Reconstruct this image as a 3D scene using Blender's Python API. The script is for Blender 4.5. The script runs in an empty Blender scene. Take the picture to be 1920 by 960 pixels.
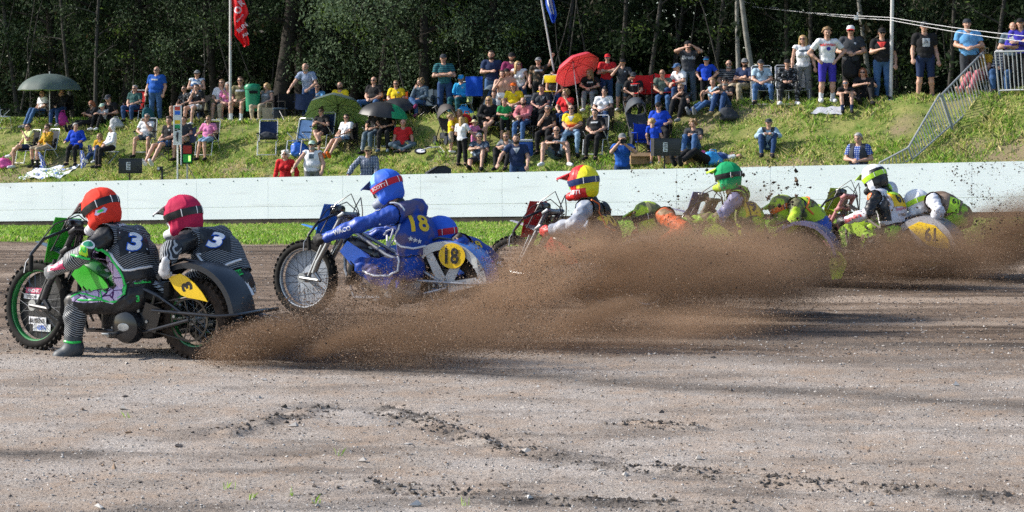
import bpy, bmesh, math, random
import numpy as np
import openvdb as vdb
from mathutils import Vector, Matrix
from mathutils.bvhtree import BVHTree
PI = math.pi
R = math.radians
random.seed(7)
rng = np.random.default_rng(11)
scn = bpy.context.scene
col = scn.collection

# ------------------------------------------------------------------ camera, world, sun, exposure
FPX, CX, HY, CAMZ = 4000.0, 960.0, 253.0, 1.72
cam_d = bpy.data.cameras.new('camera')
cam = bpy.data.objects.new('camera', cam_d); col.objects.link(cam)
cam.location = (0, 0, CAMZ); cam.rotation_euler = (R(90), 0, 0)
cam_d.sensor_width = 36; cam_d.lens = 36 * FPX / 1920
cam_d.shift_y = -(480 - HY) / 1920
cam_d.clip_start = 0.1; cam_d.clip_end = 3000
cam_d.dof.use_dof = True; cam_d.dof.focus_distance = 17.0; cam_d.dof.aperture_fstop = 14.0
scn.camera = cam

SUN_EL, SUN_AZ = 33.0, 171.0          # azimuth counted from +X towards +Y: the sun stands to the left, a little behind the riders
sd = Vector((math.cos(R(SUN_AZ)) * math.cos(R(SUN_EL)), math.sin(R(SUN_AZ)) * math.cos(R(SUN_EL)), math.sin(R(SUN_EL))))
world = bpy.data.worlds.new('World'); scn.world = world; world.use_nodes = True
wn = world.node_tree.nodes; bg = wn['Background']
sky = wn.new('ShaderNodeTexSky'); sky.sky_type = 'NISHITA'; sky.sun_disc = False
sky.sun_elevation = R(SUN_EL); sky.sun_rotation = math.atan2(sd.x, sd.y)
sky.altitude = 0; sky.air_density = 1.0; sky.dust_density = 1.0
world.node_tree.links.new(sky.outputs[0], bg.inputs[0]); bg.inputs[1].default_value = 0.15
sun_d = bpy.data.lights.new('sun', 'SUN'); sun_d.energy = 5.0; sun_d.angle = R(0.5); sun_d.color = (1.0, 0.94, 0.85)
sun = bpy.data.objects.new('sun', sun_d); col.objects.link(sun)
sun.rotation_euler = (-sd).to_track_quat('-Z', 'Y').to_euler()
scn.view_settings.view_transform = 'Standard'; scn.view_settings.look = 'None'
scn.view_settings.gamma = 1.0; scn.view_settings.exposure = 0.40
scn.render.engine = 'CYCLES'
cy = scn.cycles
cy.max_bounces = 6; cy.diffuse_bounces = 3; cy.glossy_bounces = 2; cy.transparent_max_bounces = 12; cy.volume_bounces = 1
cy.volume_step_rate = 1.6; cy.volume_max_steps = 128
cy.use_denoising = False
try: cy.denoiser = 'OPENIMAGEDENOISE'
except Exception: pass
cy.use_adaptive_sampling = True; cy.adaptive_threshold = 0.02

# ------------------------------------------------------------------ helpers
def tag(o, label=None, cat=None, group=None, kind=None):
    if label: o['label'] = label
    if cat: o['category'] = cat
    if group: o['group'] = group
    if kind: o['kind'] = kind
    return o

def empty(name, loc=(0, 0, 0), rz=0.0, label=None, cat=None, group=None):
    o = bpy.data.objects.new(name, None); col.objects.link(o)
    o.location = loc; o.rotation_euler = (0, 0, rz); o.empty_display_size = 0.2
    return tag(o, label, cat, group)

MATS = {}
def mat(name, c, rough=0.7, metal=0.0, var=0.12, scale=6.0, bump=0.0, bscale=60.0, coat=0.0, trans=0.0):
    """Plain surface with a little real colour unevenness and optional fine bump."""
    if name in MATS: return MATS[name]
    m = bpy.data.materials.new(name); m.use_nodes = True; MATS[name] = m
    nt = m.node_tree; n = nt.nodes; l = nt.links; p = n['Principled BSDF']
    p.inputs['Roughness'].default_value = rough; p.inputs['Metallic'].default_value = metal
    if rough >= .75: p.inputs['Specular IOR Level'].default_value = .18
    if coat: p.inputs['Coat Weight'].default_value = coat; p.inputs['Coat Roughness'].default_value = 0.08
    tc = n.new('ShaderNodeTexCoord')
    if var:
        nz = n.new('ShaderNodeTexNoise'); nz.inputs['Scale'].default_value = scale; nz.inputs['Detail'].default_value = 4
        mx = n.new('ShaderNodeMix'); mx.data_type = 'RGBA'
        mx.inputs[6].default_value = (*[x * (1 - var) for x in c], 1); mx.inputs[7].default_value = (*[min(1, x * (1 + var)) for x in c], 1)
        rp = n.new('ShaderNodeMapRange'); rp.inputs[1].default_value = 0.3; rp.inputs[2].default_value = 0.7
        l.new(tc.outputs['Object'], nz.inputs['Vector']); l.new(nz.outputs[0], rp.inputs[0]); l.new(rp.outputs[0], mx.inputs[0])
        l.new(mx.outputs[2], p.inputs['Base Color'])
    else:
        p.inputs['Base Color'].default_value = (*c, 1)
    if bump:
        b = n.new('ShaderNodeBump'); nb = n.new('ShaderNodeTexNoise'); nb.inputs['Scale'].default_value = bscale
        nb.inputs['Detail'].default_value = 3; b.inputs['Strength'].default_value = bump; b.inputs['Distance'].default_value = 0.02
        l.new(tc.outputs['Object'], nb.inputs['Vector']); l.new(nb.outputs[0], b.inputs['Height']); l.new(b.outputs[0], p.inputs['Normal'])
    if trans:
        out = n['Material Output']; tr = n.new('ShaderNodeBsdfTranslucent'); ms = n.new('ShaderNodeMixShader')
        tr.inputs[0].default_value = (*[min(1, x * 1.6) for x in c], 1); ms.inputs[0].default_value = trans
        l.new(p.outputs[0], ms.inputs[1]); l.new(tr.outputs[0], ms.inputs[2]); l.new(ms.outputs[0], out.inputs[0])
    return m

def two_tone(name, c1, c2, kind='stripe', scale=20.0, width=0.5, rough=0.7, rot=(0, 0, 0), bump=0.0):
    """Printed cloth: 'stripe' bands, 'check', 'web' (dark lines on c1), 'camo' blotches, 'grad' (c1 top to c2 bottom)."""
    if name in MATS: return MATS[name]
    m = bpy.data.materials.new(name); m.use_nodes = True; MATS[name] = m
    nt = m.node_tree; n = nt.nodes; l = nt.links; p = n['Principled BSDF']; p.inputs['Roughness'].default_value = rough; p.inputs['Specular IOR Level'].default_value = .2
    tc = n.new('ShaderNodeTexCoord'); mp = n.new('ShaderNodeMapping'); mp.inputs['Rotation'].default_value = rot
    l.new(tc.outputs['Object'], mp.inputs[0])
    mx = n.new('ShaderNodeMix'); mx.data_type = 'RGBA'; mx.inputs[6].default_value = (*c1, 1); mx.inputs[7].default_value = (*c2, 1)
    l.new(mx.outputs[2], p.inputs['Base Color'])
    if kind == 'stripe':
        w = n.new('ShaderNodeTexWave'); w.wave_type = 'BANDS'; w.bands_direction = 'Z'; w.inputs['Scale'].default_value = scale
        w.inputs['Distortion'].default_value = 0.0; w.inputs['Detail'].default_value = 0
        g = n.new('ShaderNodeMath'); g.operation = 'GREATER_THAN'; g.inputs[1].default_value = width
        l.new(mp.outputs[0], w.inputs['Vector']); l.new(w.outputs['Fac'], g.inputs[0]); l.new(g.outputs[0], mx.inputs[0])
    elif kind == 'check':
        fs = []
        for ax in 'XZ':
            w = n.new('ShaderNodeTexWave'); w.bands_direction = ax; w.inputs['Scale'].default_value = scale
            l.new(mp.outputs[0], w.inputs['Vector']); fs.append(w)
        a = n.new('ShaderNodeMath'); a.operation = 'MAXIMUM'; l.new(fs[0].outputs['Fac'], a.inputs[0]); l.new(fs[1].outputs['Fac'], a.inputs[1])
        g = n.new('ShaderNodeMath'); g.operation = 'GREATER_THAN'; g.inputs[1].default_value = width
        l.new(a.outputs[0], g.inputs[0]); l.new(g.outputs[0], mx.inputs[0])
    elif kind == 'web':
        v = n.new('ShaderNodeTexVoronoi'); v.feature = 'DISTANCE_TO_EDGE'; v.inputs['Scale'].default_value = scale
        g = n.new('ShaderNodeMath'); g.operation = 'LESS_THAN'; g.inputs[1].default_value = width
        l.new(mp.outputs[0], v.inputs['Vector']); l.new(v.outputs['Distance'], g.inputs[0]); l.new(g.outputs[0], mx.inputs[0])
    elif kind == 'camo':
        v = n.new('ShaderNodeTexNoise'); v.inputs['Scale'].default_value = scale; v.inputs['Detail'].default_value = 3
        g = n.new('ShaderNodeMapRange'); g.inputs[1].default_value = width - .04; g.inputs[2].default_value = width + .04
        l.new(mp.outputs[0], v.inputs['Vector']); l.new(v.outputs[0], g.inputs[0]); l.new(g.outputs[0], mx.inputs[0])
    elif kind == 'grad':
        s = n.new('ShaderNodeSeparateXYZ'); g = n.new('ShaderNodeMapRange'); g.inputs[1].default_value = width + .07; g.inputs[2].default_value = width - .07
        nz = n.new('ShaderNodeTexNoise'); nz.inputs['Scale'].default_value = 14; a = n.new('ShaderNodeMath'); a.operation = 'MULTIPLY_ADD'
        a.inputs[1].default_value = .15; l.new(mp.outputs[0], nz.inputs['Vector']); l.new(nz.outputs[0], a.inputs[0])
        l.new(mp.outputs[0], s.inputs[0]); l.new(s.outputs[2], a.inputs[2]); l.new(a.outputs[0], g.inputs[0]); l.new(g.outputs[0], mx.inputs[0])
    if bump:
        b = n.new('ShaderNodeBump'); nb = n.new('ShaderNodeTexNoise'); nb.inputs['Scale'].default_value = 18; b.inputs['Strength'].default_value = bump
        l.new(tc.outputs['Object'], nb.inputs['Vector']); l.new(nb.outputs[0], b.inputs['Height']); l.new(b.outputs[0], p.inputs['Normal'])
    return m

def np_mesh(name, V, F, mats=(), smooth=False, fm=None):
    """Mesh from numpy verts and a list of (or one) integer face arrays of shape (n,3)/(n,4)."""
    if not isinstance(F, (list, tuple)): F = [F]
    F = [np.asarray(f, dtype=np.int32) for f in F if len(f)]
    me = bpy.data.meshes.new(name)
    me.vertices.add(len(V)); me.vertices.foreach_set('co', np.asarray(V, dtype=np.float32).ravel())
    loops = np.concatenate([f.ravel() for f in F]); cnt = np.concatenate([np.full(len(f), f.shape[1], dtype=np.int32) for f in F])
    start = np.concatenate([[0], np.cumsum(cnt)[:-1]]).astype(np.int32)
    me.loops.add(len(loops)); me.loops.foreach_set('vertex_index', loops)
    me.polygons.add(len(cnt)); me.polygons.foreach_set('loop_start', start)
    try: me.polygons.foreach_set('loop_total', cnt)
    except Exception: pass
    for m in mats: me.materials.append(m)
    if fm is not None: me.polygons.foreach_set('material_index', np.asarray(fm, dtype=np.int32))
    me.polygons.foreach_set('use_smooth', np.full(len(cnt), smooth))
    me.update(calc_edges=True); me.validate()
    return me

def link(name, me, parent=None, loc=None):
    o = bpy.data.objects.new(name, me); col.objects.link(o)
    if parent is not None: o.parent = parent
    if loc is not None: o.location = loc
    return o

class MB:
    """Collects shapes into one mesh."""
    def __init__(s): s.v = []; s.f = []; s.m = []; s.T = Matrix.Identity(4)
    def add(s, vs, fs, mi=0, T=None):
        o = len(s.v); M = s.T if T is None else s.T @ T
        s.v += [M @ Vector(p) for p in vs]
        for f in fs: s.f.append([i + o for i in f]); s.m.append(mi)
        return s
    def box(s, c, size, rot=None, mi=0, b=0.0):
        x, y, z = [q / 2 for q in size]
        T = Matrix.Translation(c)
        if rot is not None: T = T @ (rot.to_4x4() if hasattr(rot, 'to_4x4') else Matrix.Rotation(rot, 4, 'Z'))
        b = min(b, .45 * min(size))
        if b <= 0:
            vs = [(sx * x, sy * y, sz * z) for sz in (-1, 1) for sy in (-1, 1) for sx in (-1, 1)]
            return s.add(vs, [(0, 2, 3, 1), (4, 5, 7, 6), (0, 1, 5, 4), (2, 6, 7, 3), (0, 4, 6, 2), (1, 3, 7, 5)], mi, T)
        bm = bmesh.new(); bmesh.ops.create_cube(bm, size=1)
        for v in bm.verts: v.co = (v.co.x * size[0], v.co.y * size[1], v.co.z * size[2])
        bmesh.ops.bevel(bm, geom=bm.edges[:], offset=b, segments=2, profile=.5, affect='EDGES')
        s.add([v.co.copy() for v in bm.verts], [[q.index for q in f.verts] for f in bm.faces], mi, T); bm.free(); return s
    def tube(s, pts, r, seg=8, mi=0, closed=False, flat=1.0):
        pts = [Vector(p) for p in pts]; n = len(pts); rs = r if isinstance(r, (list, tuple)) else [r] * n
        vs = []; fs = []; prev = None
        for i, p in enumerate(pts):
            a = pts[(i - 1) % n] if (closed or i > 0) else p; c = pts[(i + 1) % n] if (closed or i < n - 1) else p
            t = (c - a)
            if t.length < 1e-9: t = Vector((0, 0, 1))
            t.normalize()
            if prev is None:
                u = t.cross(Vector((0, 0, 1)))
                if u.length < .1: u = t.cross(Vector((0, 1, 0)))
            else: u = prev - t * prev.dot(t)
            u.normalize(); prev = u; w = t.cross(u)
            for k in range(seg):
                an = 2 * PI * k / seg
                vs.append(p + (u * math.cos(an) * flat + w * math.sin(an)) * rs[i])
        for i in range(n if closed else n - 1):
            j = (i + 1) % n
            for k in range(seg):
                k2 = (k + 1) % seg
                fs.append((i * seg + k, i * seg + k2, j * seg + k2, j * seg + k))
        if not closed:
            fs.append(list(range(seg))[::-1]); fs.append([(n - 1) * seg + k for k in range(seg)])
        return s.add(vs, fs, mi)
    def lathe(s, prof, seg=24, mi=0, T=None, a0=0.0, a1=2 * PI, caps=False):
        """Profile of (radius, axial) turned about local Z; open profile."""
        full = abs(a1 - a0 - 2 * PI) < 1e-6; ns = seg if full else seg + 1
        vs = [(rr * math.cos(a0 + (a1 - a0) * k / seg), rr * math.sin(a0 + (a1 - a0) * k / seg), z) for k in range(ns) for rr, z in prof]
        m = len(prof); fs = []
        for k in range(seg):
            k2 = (k + 1) % ns
            for i in range(m - 1): fs.append((k * m + i, k2 * m + i, k2 * m + i + 1, k * m + i + 1))
        if caps and not full:
            fs.append(list(range(m))); fs.append([(ns - 1) * m + i for i in range(m)][::-1])
        return s.add(vs, fs, mi, T)
    def ell(s, c, r, seg=12, rings=8, mi=0, T=None):
        prof = [(max(1e-4, math.sin(PI * i / rings)), -math.cos(PI * i / rings)) for i in range(rings + 1)]
        M = Matrix.Translation(c) @ (T if T is not None else Matrix.Identity(4)) @ Matrix.Diagonal((*r, 1))
        return s.lathe(prof, seg, mi, M)
    def prism(s, poly, t, T=None, mi=0):
        """Polygon in local XY, thickness t along Z, centred."""
        n = len(poly); vs = [(x, y, -t / 2) for x, y in poly] + [(x, y, t / 2) for x, y in poly]
        fs = [list(range(n))[::-1], list(range(n, 2 * n))] + [(i, (i + 1) % n, n + (i + 1) % n, n + i) for i in range(n)]
        return s.add(vs, fs, mi, T)
    def sheet(s, grid, mi=0, thick=0.0):
        """2-D list of points to a surface; thick > 0 gives it a back."""
        n, m = len(grid), len(grid[0]); vs = [Vector(p) for r_ in grid for p in r_]
        fs = [(i * m + j, i * m + j + 1, (i + 1) * m + j + 1, (i + 1) * m + j) for i in range(n - 1) for j in range(m - 1)]
        if thick:
            me = [Vector((0, 0, 0)) for _ in vs]
            for f in fs:
                nn = (vs[f[1]] - vs[f[0]]).cross(vs[f[3]] - vs[f[0]])
                for i in f: me[i] += nn
            k = len(vs); vs2 = [v - q.normalized() * thick for v, q in zip(vs, me)]
            fs2 = [tuple(i + k for i in f[::-1]) for f in fs]
            rim = [i for i in range(m)] + [i * m + m - 1 for i in range(1, n)] + [(n - 1) * m + j for j in range(m - 2, -1, -1)] + [i * m for i in range(n - 2, 0, -1)]
            fs3 = [(rim[(i + 1) % len(rim)], rim[i], rim[i] + k, rim[(i + 1) % len(rim)] + k) for i in range(len(rim))]
            vs += vs2; fs = fs + fs2 + fs3
        return s.add(vs, fs, mi)
    def mesh(s, name, mats, smooth=True, angle=40):
        me = bpy.data.meshes.new(name); me.from_pydata([tuple(v) for v in s.v], [], s.f)
        for m in (mats if isinstance(mats, (list, tuple)) else [mats]): me.materials.append(m)
        me.polygons.foreach_set('material_index', s.m)
        if smooth:
            me.polygons.foreach_set('use_smooth', [True] * len(me.polygons))
            me.set_sharp_from_angle(angle=R(angle))
        me.update(); return me
    def build(s, name, mats, parent=None, loc=None, smooth=True, angle=40):
        return link(name, s.mesh(name, mats, smooth, angle), parent, loc)

def vnoise(x, y, seed=0):
    """Value noise in [0,1] on numpy arrays."""
    xi = np.floor(x).astype(np.int64); yi = np.floor(y).astype(np.int64); fx = x - xi; fy = y - yi
    fx = fx * fx * (3 - 2 * fx); fy = fy * fy * (3 - 2 * fy)
    def h(a, b):
        n = (a * 374761393 + b * 668265263 + seed * 974634533) & 0xffffffff
        n = ((n ^ (n >> 13)) * 1274126177) & 0xffffffff
        return ((n ^ (n >> 16)) & 0xffff) / 65535.0
    return (h(xi, yi) * (1 - fx) + h(xi + 1, yi) * fx) * (1 - fy) + (h(xi, yi + 1) * (1 - fx) + h(xi + 1, yi + 1) * fx) * fy
def fbm(x, y, oct=4, seed=0):
    s = 0; a = .5; t = 0
    for o in range(oct):
        s = s + a * vnoise(x * 2 ** o, y * 2 ** o, seed + o); t += a; a *= .5
    return s / t
def sst(e0, e1, x):
    t = np.clip((x - e0) / (e1 - e0), 0, 1); return t * t * (3 - 2 * t)

# ------------------------------------------------------------------ terrain
AX, AY = -14.76, 61.5
TX, TY = 0.8655, -0.5009
NX, NY = 0.5009, 0.8655
def uv_of(x, y): return (x - AX) * TX + (y - AY) * TY, (x - AX) * NX + (y - AY) * NY
def xy_of(u, v): return AX + u * TX + v * NX, AY + u * TY + v * NY
RIDGE_V = 5.8
def base_z(u): return -0.95 + 0.82 * np.clip(u, -12, 44) / 29.95
_ru = np.array([-14., -1, 4, 8, 11, 14, 18, 21, 24, 27, 30, 40]); _rz = np.array([2.25, 2.1, 2.1, 2.13, 2.22, 2.33, 2.45, 2.52, 2.58, 2.68, 2.86, 3.1])
def ridge_z(u): return np.interp(u, _ru, _rz)
RUTS = [((430, 812), (600, 764)), ((725, 765), (830, 800)), ((830, 800), (960, 845)), ((930, 835), (1120, 858)), ((1080, 868), (1330, 885)),
        ((1300, 885), (1560, 905)), ((1500, 905), (1910, 930)), ((1000, 935), (1400, 952)), ((1180, 790), (1300, 800)), ((640, 905), (980, 925))]
def gpt(px, py):
    d = FPX * CAMZ / (py - HY); return ((px - CX) / FPX * d, d)
RUTS = [(gpt(*a), gpt(*b)) for a, b in RUTS]
BANDS = [(gpt(600, 690), gpt(1000, 705), .28, .8), (gpt(1000, 705), gpt(1980, 764), .30, .9), (gpt(1150, 634), gpt(1950, 652), .26, .75), (gpt(-60, 848), gpt(150, 850), .20, 1.0), (gpt(1500, 545), gpt(1950, 532), .35, .6)]     # cast shadows painted into the soil colour, with a line of turned earth
def rut_d(x, y):
    d = np.full(np.shape(x), 9.0)
    for k, ((x0, y0), (x1, y1)) in enumerate(RUTS):
        dx, dy = x1 - x0, y1 - y0; t = np.clip(((x - x0) * dx + (y - y0) * dy) / (dx * dx + dy * dy), 0, 1)
        q = np.hypot(x - x0 - t * dx, y - y0 - t * dy) + .10 * (vnoise(x * 6, y * 6, 40) - .5)
        d = np.minimum(d, q)
    return d
def terrain(x, y, fine=True):
    x = np.asarray(x, dtype=np.float64); y = np.asarray(y, dtype=np.float64)
    u, v = uv_of(x, y); bz = base_z(u); rz = ridge_z(u)
    z = bz * sst(-21, -1, v)
    bank = np.clip((v - .9) / (RIDGE_V - .9), 0, 1)
    prof = bank + .05 * np.sin(bank * PI * 2 + .6) * bank * (1 - bank) * 4
    prof = prof * (1 - .10 * sst(.85, 1, bank)) + .10 * sst(.85, 1, bank)
    z = np.where(v > .9, bz + (rz - bz) * prof, z)
    if fine:
        z = z + np.where(v > 1.0, .10 * (fbm(x * 1.1, y * 1.1, 3, 5) - .5) * sst(1.0, 2, v), 0)
        tr = sst(-14, -18, v)
        dd = rut_d(x, y) if np.ndim(x) and np.size(x) > 10 else np.full(np.shape(x), 9.0)
        z = z + tr * ((.030 * (fbm(x * 2.2, y * 4.5, 4, 1) - .5)) + .014 * (fbm(x * 24, y * 24, 3, 2) - .5)
                      + np.exp(-(dd / .055) ** 2) * .022 * vnoise(x * 14, y * 14, 9) - np.exp(-((dd - .13) / .06) ** 2) * .012
                      - .02 * np.exp(-((y - 23.0 + .23 * x + .3 * np.sin(x)) / .35) ** 2) + .02 * np.exp(-((y - 22.3 + .23 * x) / .25) ** 2))
    return z
def tz(x, y): return float(terrain(np.array([x]), np.array([y]))[0])
def ray_bank(px, py, vmin=0.95, vmax=20):
    """Point of the bank seen at a pixel of the photograph (behind the wall)."""
    Y = np.linspace(40, 95, 4000); X = (px - CX) / FPX * Y; Z = CAMZ - (py - HY) / FPX * Y
    u, v = uv_of(X, Y); ok = v > vmin
    t = terrain(X, Y)
    hit = np.where(ok & (Z <= t))[0]
    if len(hit) == 0 or uv_of(X[hit[0]], Y[hit[0]])[1] > vmax:     # above the ridge line: stand on the plateau just behind it
        i = np.argmin(abs(v - (RIDGE_V + .6)))
    else: i = hit[0]
    return X[i], Y[i], float(t[i])
def at(px, py, Y): return Vector(((px - CX) / FPX * Y, Y, CAMZ - (py - HY) / FPX * Y))

def ground_mesh():
    xs = np.concatenate([-np.geomspace(400, 9.2, 26), np.arange(-9, 12.01, .03), np.geomspace(12.3, 400, 26)])
    ys = [-60, -40, -25, -15, -8, -3, 1, 4, 6, 7, 7.6, 8, 8.3, 8.6]
    yy = 8.8
    while yy < 30: ys.append(yy); yy += max(.018, 1.9e-4 * yy * yy)
    while yy < 80: ys.append(yy); yy += .16
    while yy < 500: ys.append(yy); yy *= 1.06
    ys = np.array(ys)
    X, Y = np.meshgrid(xs, ys); Z = terrain(X.ravel(), Y.ravel()).reshape(X.shape)
    nx, ny = len(xs), len(ys)
    i = np.arange(nx * ny).reshape(ny, nx)
    F = np.stack([i[:-1, :-1], i[:-1, 1:], i[1:, 1:], i[1:, :-1]], -1).reshape(-1, 4)
    V = np.stack([X, Y, Z], -1).reshape(-1, 3)
    me = np_mesh('ground', V, F, smooth=True)
    u, v = uv_of(V[:, 0], V[:, 1])
    edge = 33.6 - .05 * V[:, 0] + 1.6 * (fbm(V[:, 0] * .5, V[:, 1] * .5, 4, 3) - .5)
    grass = sst(edge - .25, edge + .25, V[:, 1]) * np.where((v > -.8) & (v < .75), .35, 1)
    damp_shade = np.exp(-(rut_d(V[:, 0], V[:, 1]) / .16) ** 2) * sst(.40, .70, fbm(V[:, 0] * 4, V[:, 1] * 6, 4, 21)) * .85 + .5 * sst(.60, .74, fbm(V[:, 0] * .9, V[:, 1] * 3.2, 5, 61)) * sst(14.5, 11, V[:, 1])
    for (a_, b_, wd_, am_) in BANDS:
        dx_, dy_ = b_[0] - a_[0], b_[1] - a_[1]; t_ = np.clip(((V[:, 0] - a_[0]) * dx_ + (V[:, 1] - a_[1]) * dy_) / (dx_ * dx_ + dy_ * dy_), 0, 1); q_ = np.hypot(V[:, 0] - a_[0] - t_ * dx_, V[:, 1] - a_[1] - t_ * dy_); damp_shade = np.maximum(damp_shade, am_ * np.exp(-(q_ / (wd_ * (.5 + fbm(V[:, 0] * 1.5, V[:, 1] * 2.5, 3, 71)))) ** 2) * (.45 + .7 * fbm(V[:, 0] * 3, V[:, 1] * 7, 4, 72)))  # painted cast shadow joins the moist ruts in one mask
    bare = sst(.5, .68, fbm(u * .55, v * 1.1, 4, 31))
    brown = sst(15.3, 18.5, V[:, 1] + .22 * V[:, 0] + 1.6 * (fbm(V[:, 0] * .7, V[:, 1] * .7, 3, 8) - .5))
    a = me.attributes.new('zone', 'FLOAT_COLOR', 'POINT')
    a.data.foreach_set('color', np.stack([grass, damp_shade, brown, bare], -1).astype(np.float32).ravel())
    m = bpy.data.materials.new('ground_soil'); m.use_nodes = True; nt = m.node_tree; n = nt.nodes; l = nt.links; p = n['Principled BSDF']
    p.inputs['Roughness'].default_value = .95; p.inputs['Specular IOR Level'].default_value = .15
    at_ = n.new('ShaderNodeAttribute'); at_.attribute_name = 'zone'; sp = n.new('ShaderNodeSeparateColor'); l.new(at_.outputs['Color'], sp.inputs[0])
    tc = n.new('ShaderNodeTexCoord')
    def noise(sc, det=5):
        q = n.new('ShaderNodeTexNoise'); q.inputs['Scale'].default_value = sc; q.inputs['Detail'].default_value = det; q.inputs['Roughness'].default_value = .65
        l.new(tc.outputs['Object'], q.inputs['Vector']); return q
    def mix(f, a_, b_):
        q = n.new('ShaderNodeMix'); q.data_type = 'RGBA'
        for k, s_ in ((0, f), (6, a_), (7, b_)):
            if isinstance(s_, tuple): q.inputs[k].default_value = (*s_, 1)
            elif isinstance(s_, float): q.inputs[k].default_value = s_
            else: l.new(s_, q.inputs[k])
        return q.outputs[2]
    def rng_(s_, a_, b_):
        q = n.new('ShaderNodeMapRange'); q.inputs[1].default_value = a_; q.inputs[2].default_value = b_; l.new(s_, q.inputs[0]); return q.outputs[0]
    fine = noise(45, 6); mid = noise(3.0, 5); big = noise(.7, 4)
    dry = mix(rng_(fine.outputs[0], .3, .7), (.20, .165, .138), (.51, .45, .395))
    dry = mix(rng_(mid.outputs[0], .4, .68), dry, (.37, .275, .205))
    dry = mix(rng_(big.outputs[0], .45, .65), dry, mix(rng_(fine.outputs[0], .35, .65), (.27, .235, .205), (.56, .505, .46)))
    br = mix(rng_(fine.outputs[0], .3, .7), (.11, .078, .056), (.33, .25, .19))
    br = mix(rng_(mid.outputs[0], .42, .62), br, (.175, .125, .09))
    def streak(sx_, sy_, det=4):
        mp_ = n.new('ShaderNodeMapping'); mp_.inputs['Scale'].default_value = (sx_, sy_, 1); mp_.inputs['Rotation'].default_value = (0, 0, .12); l.new(tc.outputs['Object'], mp_.inputs[0])
        q = n.new('ShaderNodeTexNoise'); q.inputs['Scale'].default_value = 1; q.inputs['Detail'].default_value = det; l.new(mp_.outputs[0], q.inputs['Vector']); return q.outputs[0]
    br = mix(rng_(streak(.25, 2.6), .46, .60), br, (.085, .062, .046)); br = mix(rng_(streak(.18, 1.1), .52, .66), br, (.34, .265, .205))
    dry = mix(rng_(streak(.9, 2.0, 6), .52, .72), dry, mix(rng_(fine.outputs[0], .35, .65), (.15, .12, .098), (.32, .27, .23)))
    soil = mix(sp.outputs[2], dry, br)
    soil = mix(sp.outputs[1], soil, mix(rng_(fine.outputs[0], .35, .65), (.048, .042, .038), (.155, .135, .12)))  # moist soil colour, which also draws the painted shadow bands
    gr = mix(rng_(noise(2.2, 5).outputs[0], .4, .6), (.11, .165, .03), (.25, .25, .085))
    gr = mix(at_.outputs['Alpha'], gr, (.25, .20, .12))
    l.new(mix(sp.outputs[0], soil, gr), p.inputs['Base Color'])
    b = n.new('ShaderNodeBump'); b.inputs['Strength'].default_value = .75; b.inputs['Distance'].default_value = .02
    l.new(noise(70, 6).outputs[0], b.inputs['Height']); l.new(b.outputs[0], p.inputs['Normal'])
    me.materials.append(m)
    return tag(link('ground', me), 'dirt race track and grass bank', None, None, 'structure')
ground_mesh()

def blobs(V0, size, flat, mats, name, fm):
    """Small irregular eight-faced lumps at V0."""
    n = len(V0); base = np.array([(1, 0, 0), (-1, 0, 0), (0, 1, 0), (0, -1, 0), (0, 0, 1), (0, 0, -1)], dtype=np.float64)
    P = base[None] * (size[:, None, None] * (0.6 + .8 * rng.random((n, 6, 1)))); P += size[:, None, None] * .25 * rng.normal(size=(n, 6, 3)); P[:, :, 2] *= flat
    an = rng.random(n) * 2 * PI; c, s_ = np.cos(an)[:, None], np.sin(an)[:, None]
    Q = P.copy(); Q[:, :, 0] = P[:, :, 0] * c - P[:, :, 1] * s_; Q[:, :, 1] = P[:, :, 0] * s_ + P[:, :, 1] * c
    V = (Q + V0[:, None, :]).reshape(-1, 3)
    f = np.array([(0, 2, 4), (2, 1, 4), (1, 3, 4), (3, 0, 4), (2, 0, 5), (1, 2, 5), (3, 1, 5), (0, 3, 5)])
    F = (f[None] + (np.arange(n) * 6)[:, None, None]).reshape(-1, 3)
    return link(name, np_mesh(name, V, F, mats, False, np.repeat(fm, 8)))

def frustum_pts(n, y0, y1, pw=1.0):
    y = y0 + (y1 - y0) * rng.random(n) ** pw; x = (rng.random(n) * 2 - 1) * (y * .255 + .3); return x, y
st = [mat('stone_grey', (.42, .39, .36), .85), mat('stone_pale', (.56, .53, .50), .8), mat('stone_dark', (.13, .11, .10), .9), mat('stone_brown', (.25, .18, .13), .9)]
x, y = frustum_pts(26000, 9.2, 17.5, 1.2); s_ = .0028 + .0065 * rng.random(len(x)) ** 3.5
big = rng.random(len(x)) < .0035; s_[big] = .012 + .014 * rng.random(big.sum())
tag(blobs(np.stack([x, y, terrain(x, y) + s_ * .25], -1), s_, .7, st, 'gravel', rng.choice(4, len(x), p=[.4, .2, .25, .15])), 'loose gravel strewn over the dirt track', None, None, 'stuff')
x, y = frustum_pts(34000, 16.6, 35, 1.0); k_ = y < 33.2 - .05 * x; x, y = x[k_], y[k_]; s_ = .005 + .011 * rng.random(len(x)) ** 3.5
tag(blobs(np.stack([x, y, terrain(x, y) + s_ * .2], -1), s_, .6, st, 'gravel', rng.choice(4, len(x), p=[.12, .03, .40, .45])), 'brown crumbly dirt on the far racing line', None, None, 'stuff')
px_ = []
for (a, b) in RUTS:
    k = int(330 * math.hypot(b[0] - a[0], b[1] - a[1]) ** .7); t = rng.random(k)
    px_.append(np.stack([a[0] + (b[0] - a[0]) * t + rng.normal(size=k) * .11, a[1] + (b[1] - a[1]) * t + rng.normal(size=k) * .09], -1))
q = np.concatenate(px_); q = q[vnoise(q[:, 0] * 5, q[:, 1] * 5, 21) > .35]; s_ = .003 + .013 * rng.random(len(q)) ** 3.5
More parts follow.
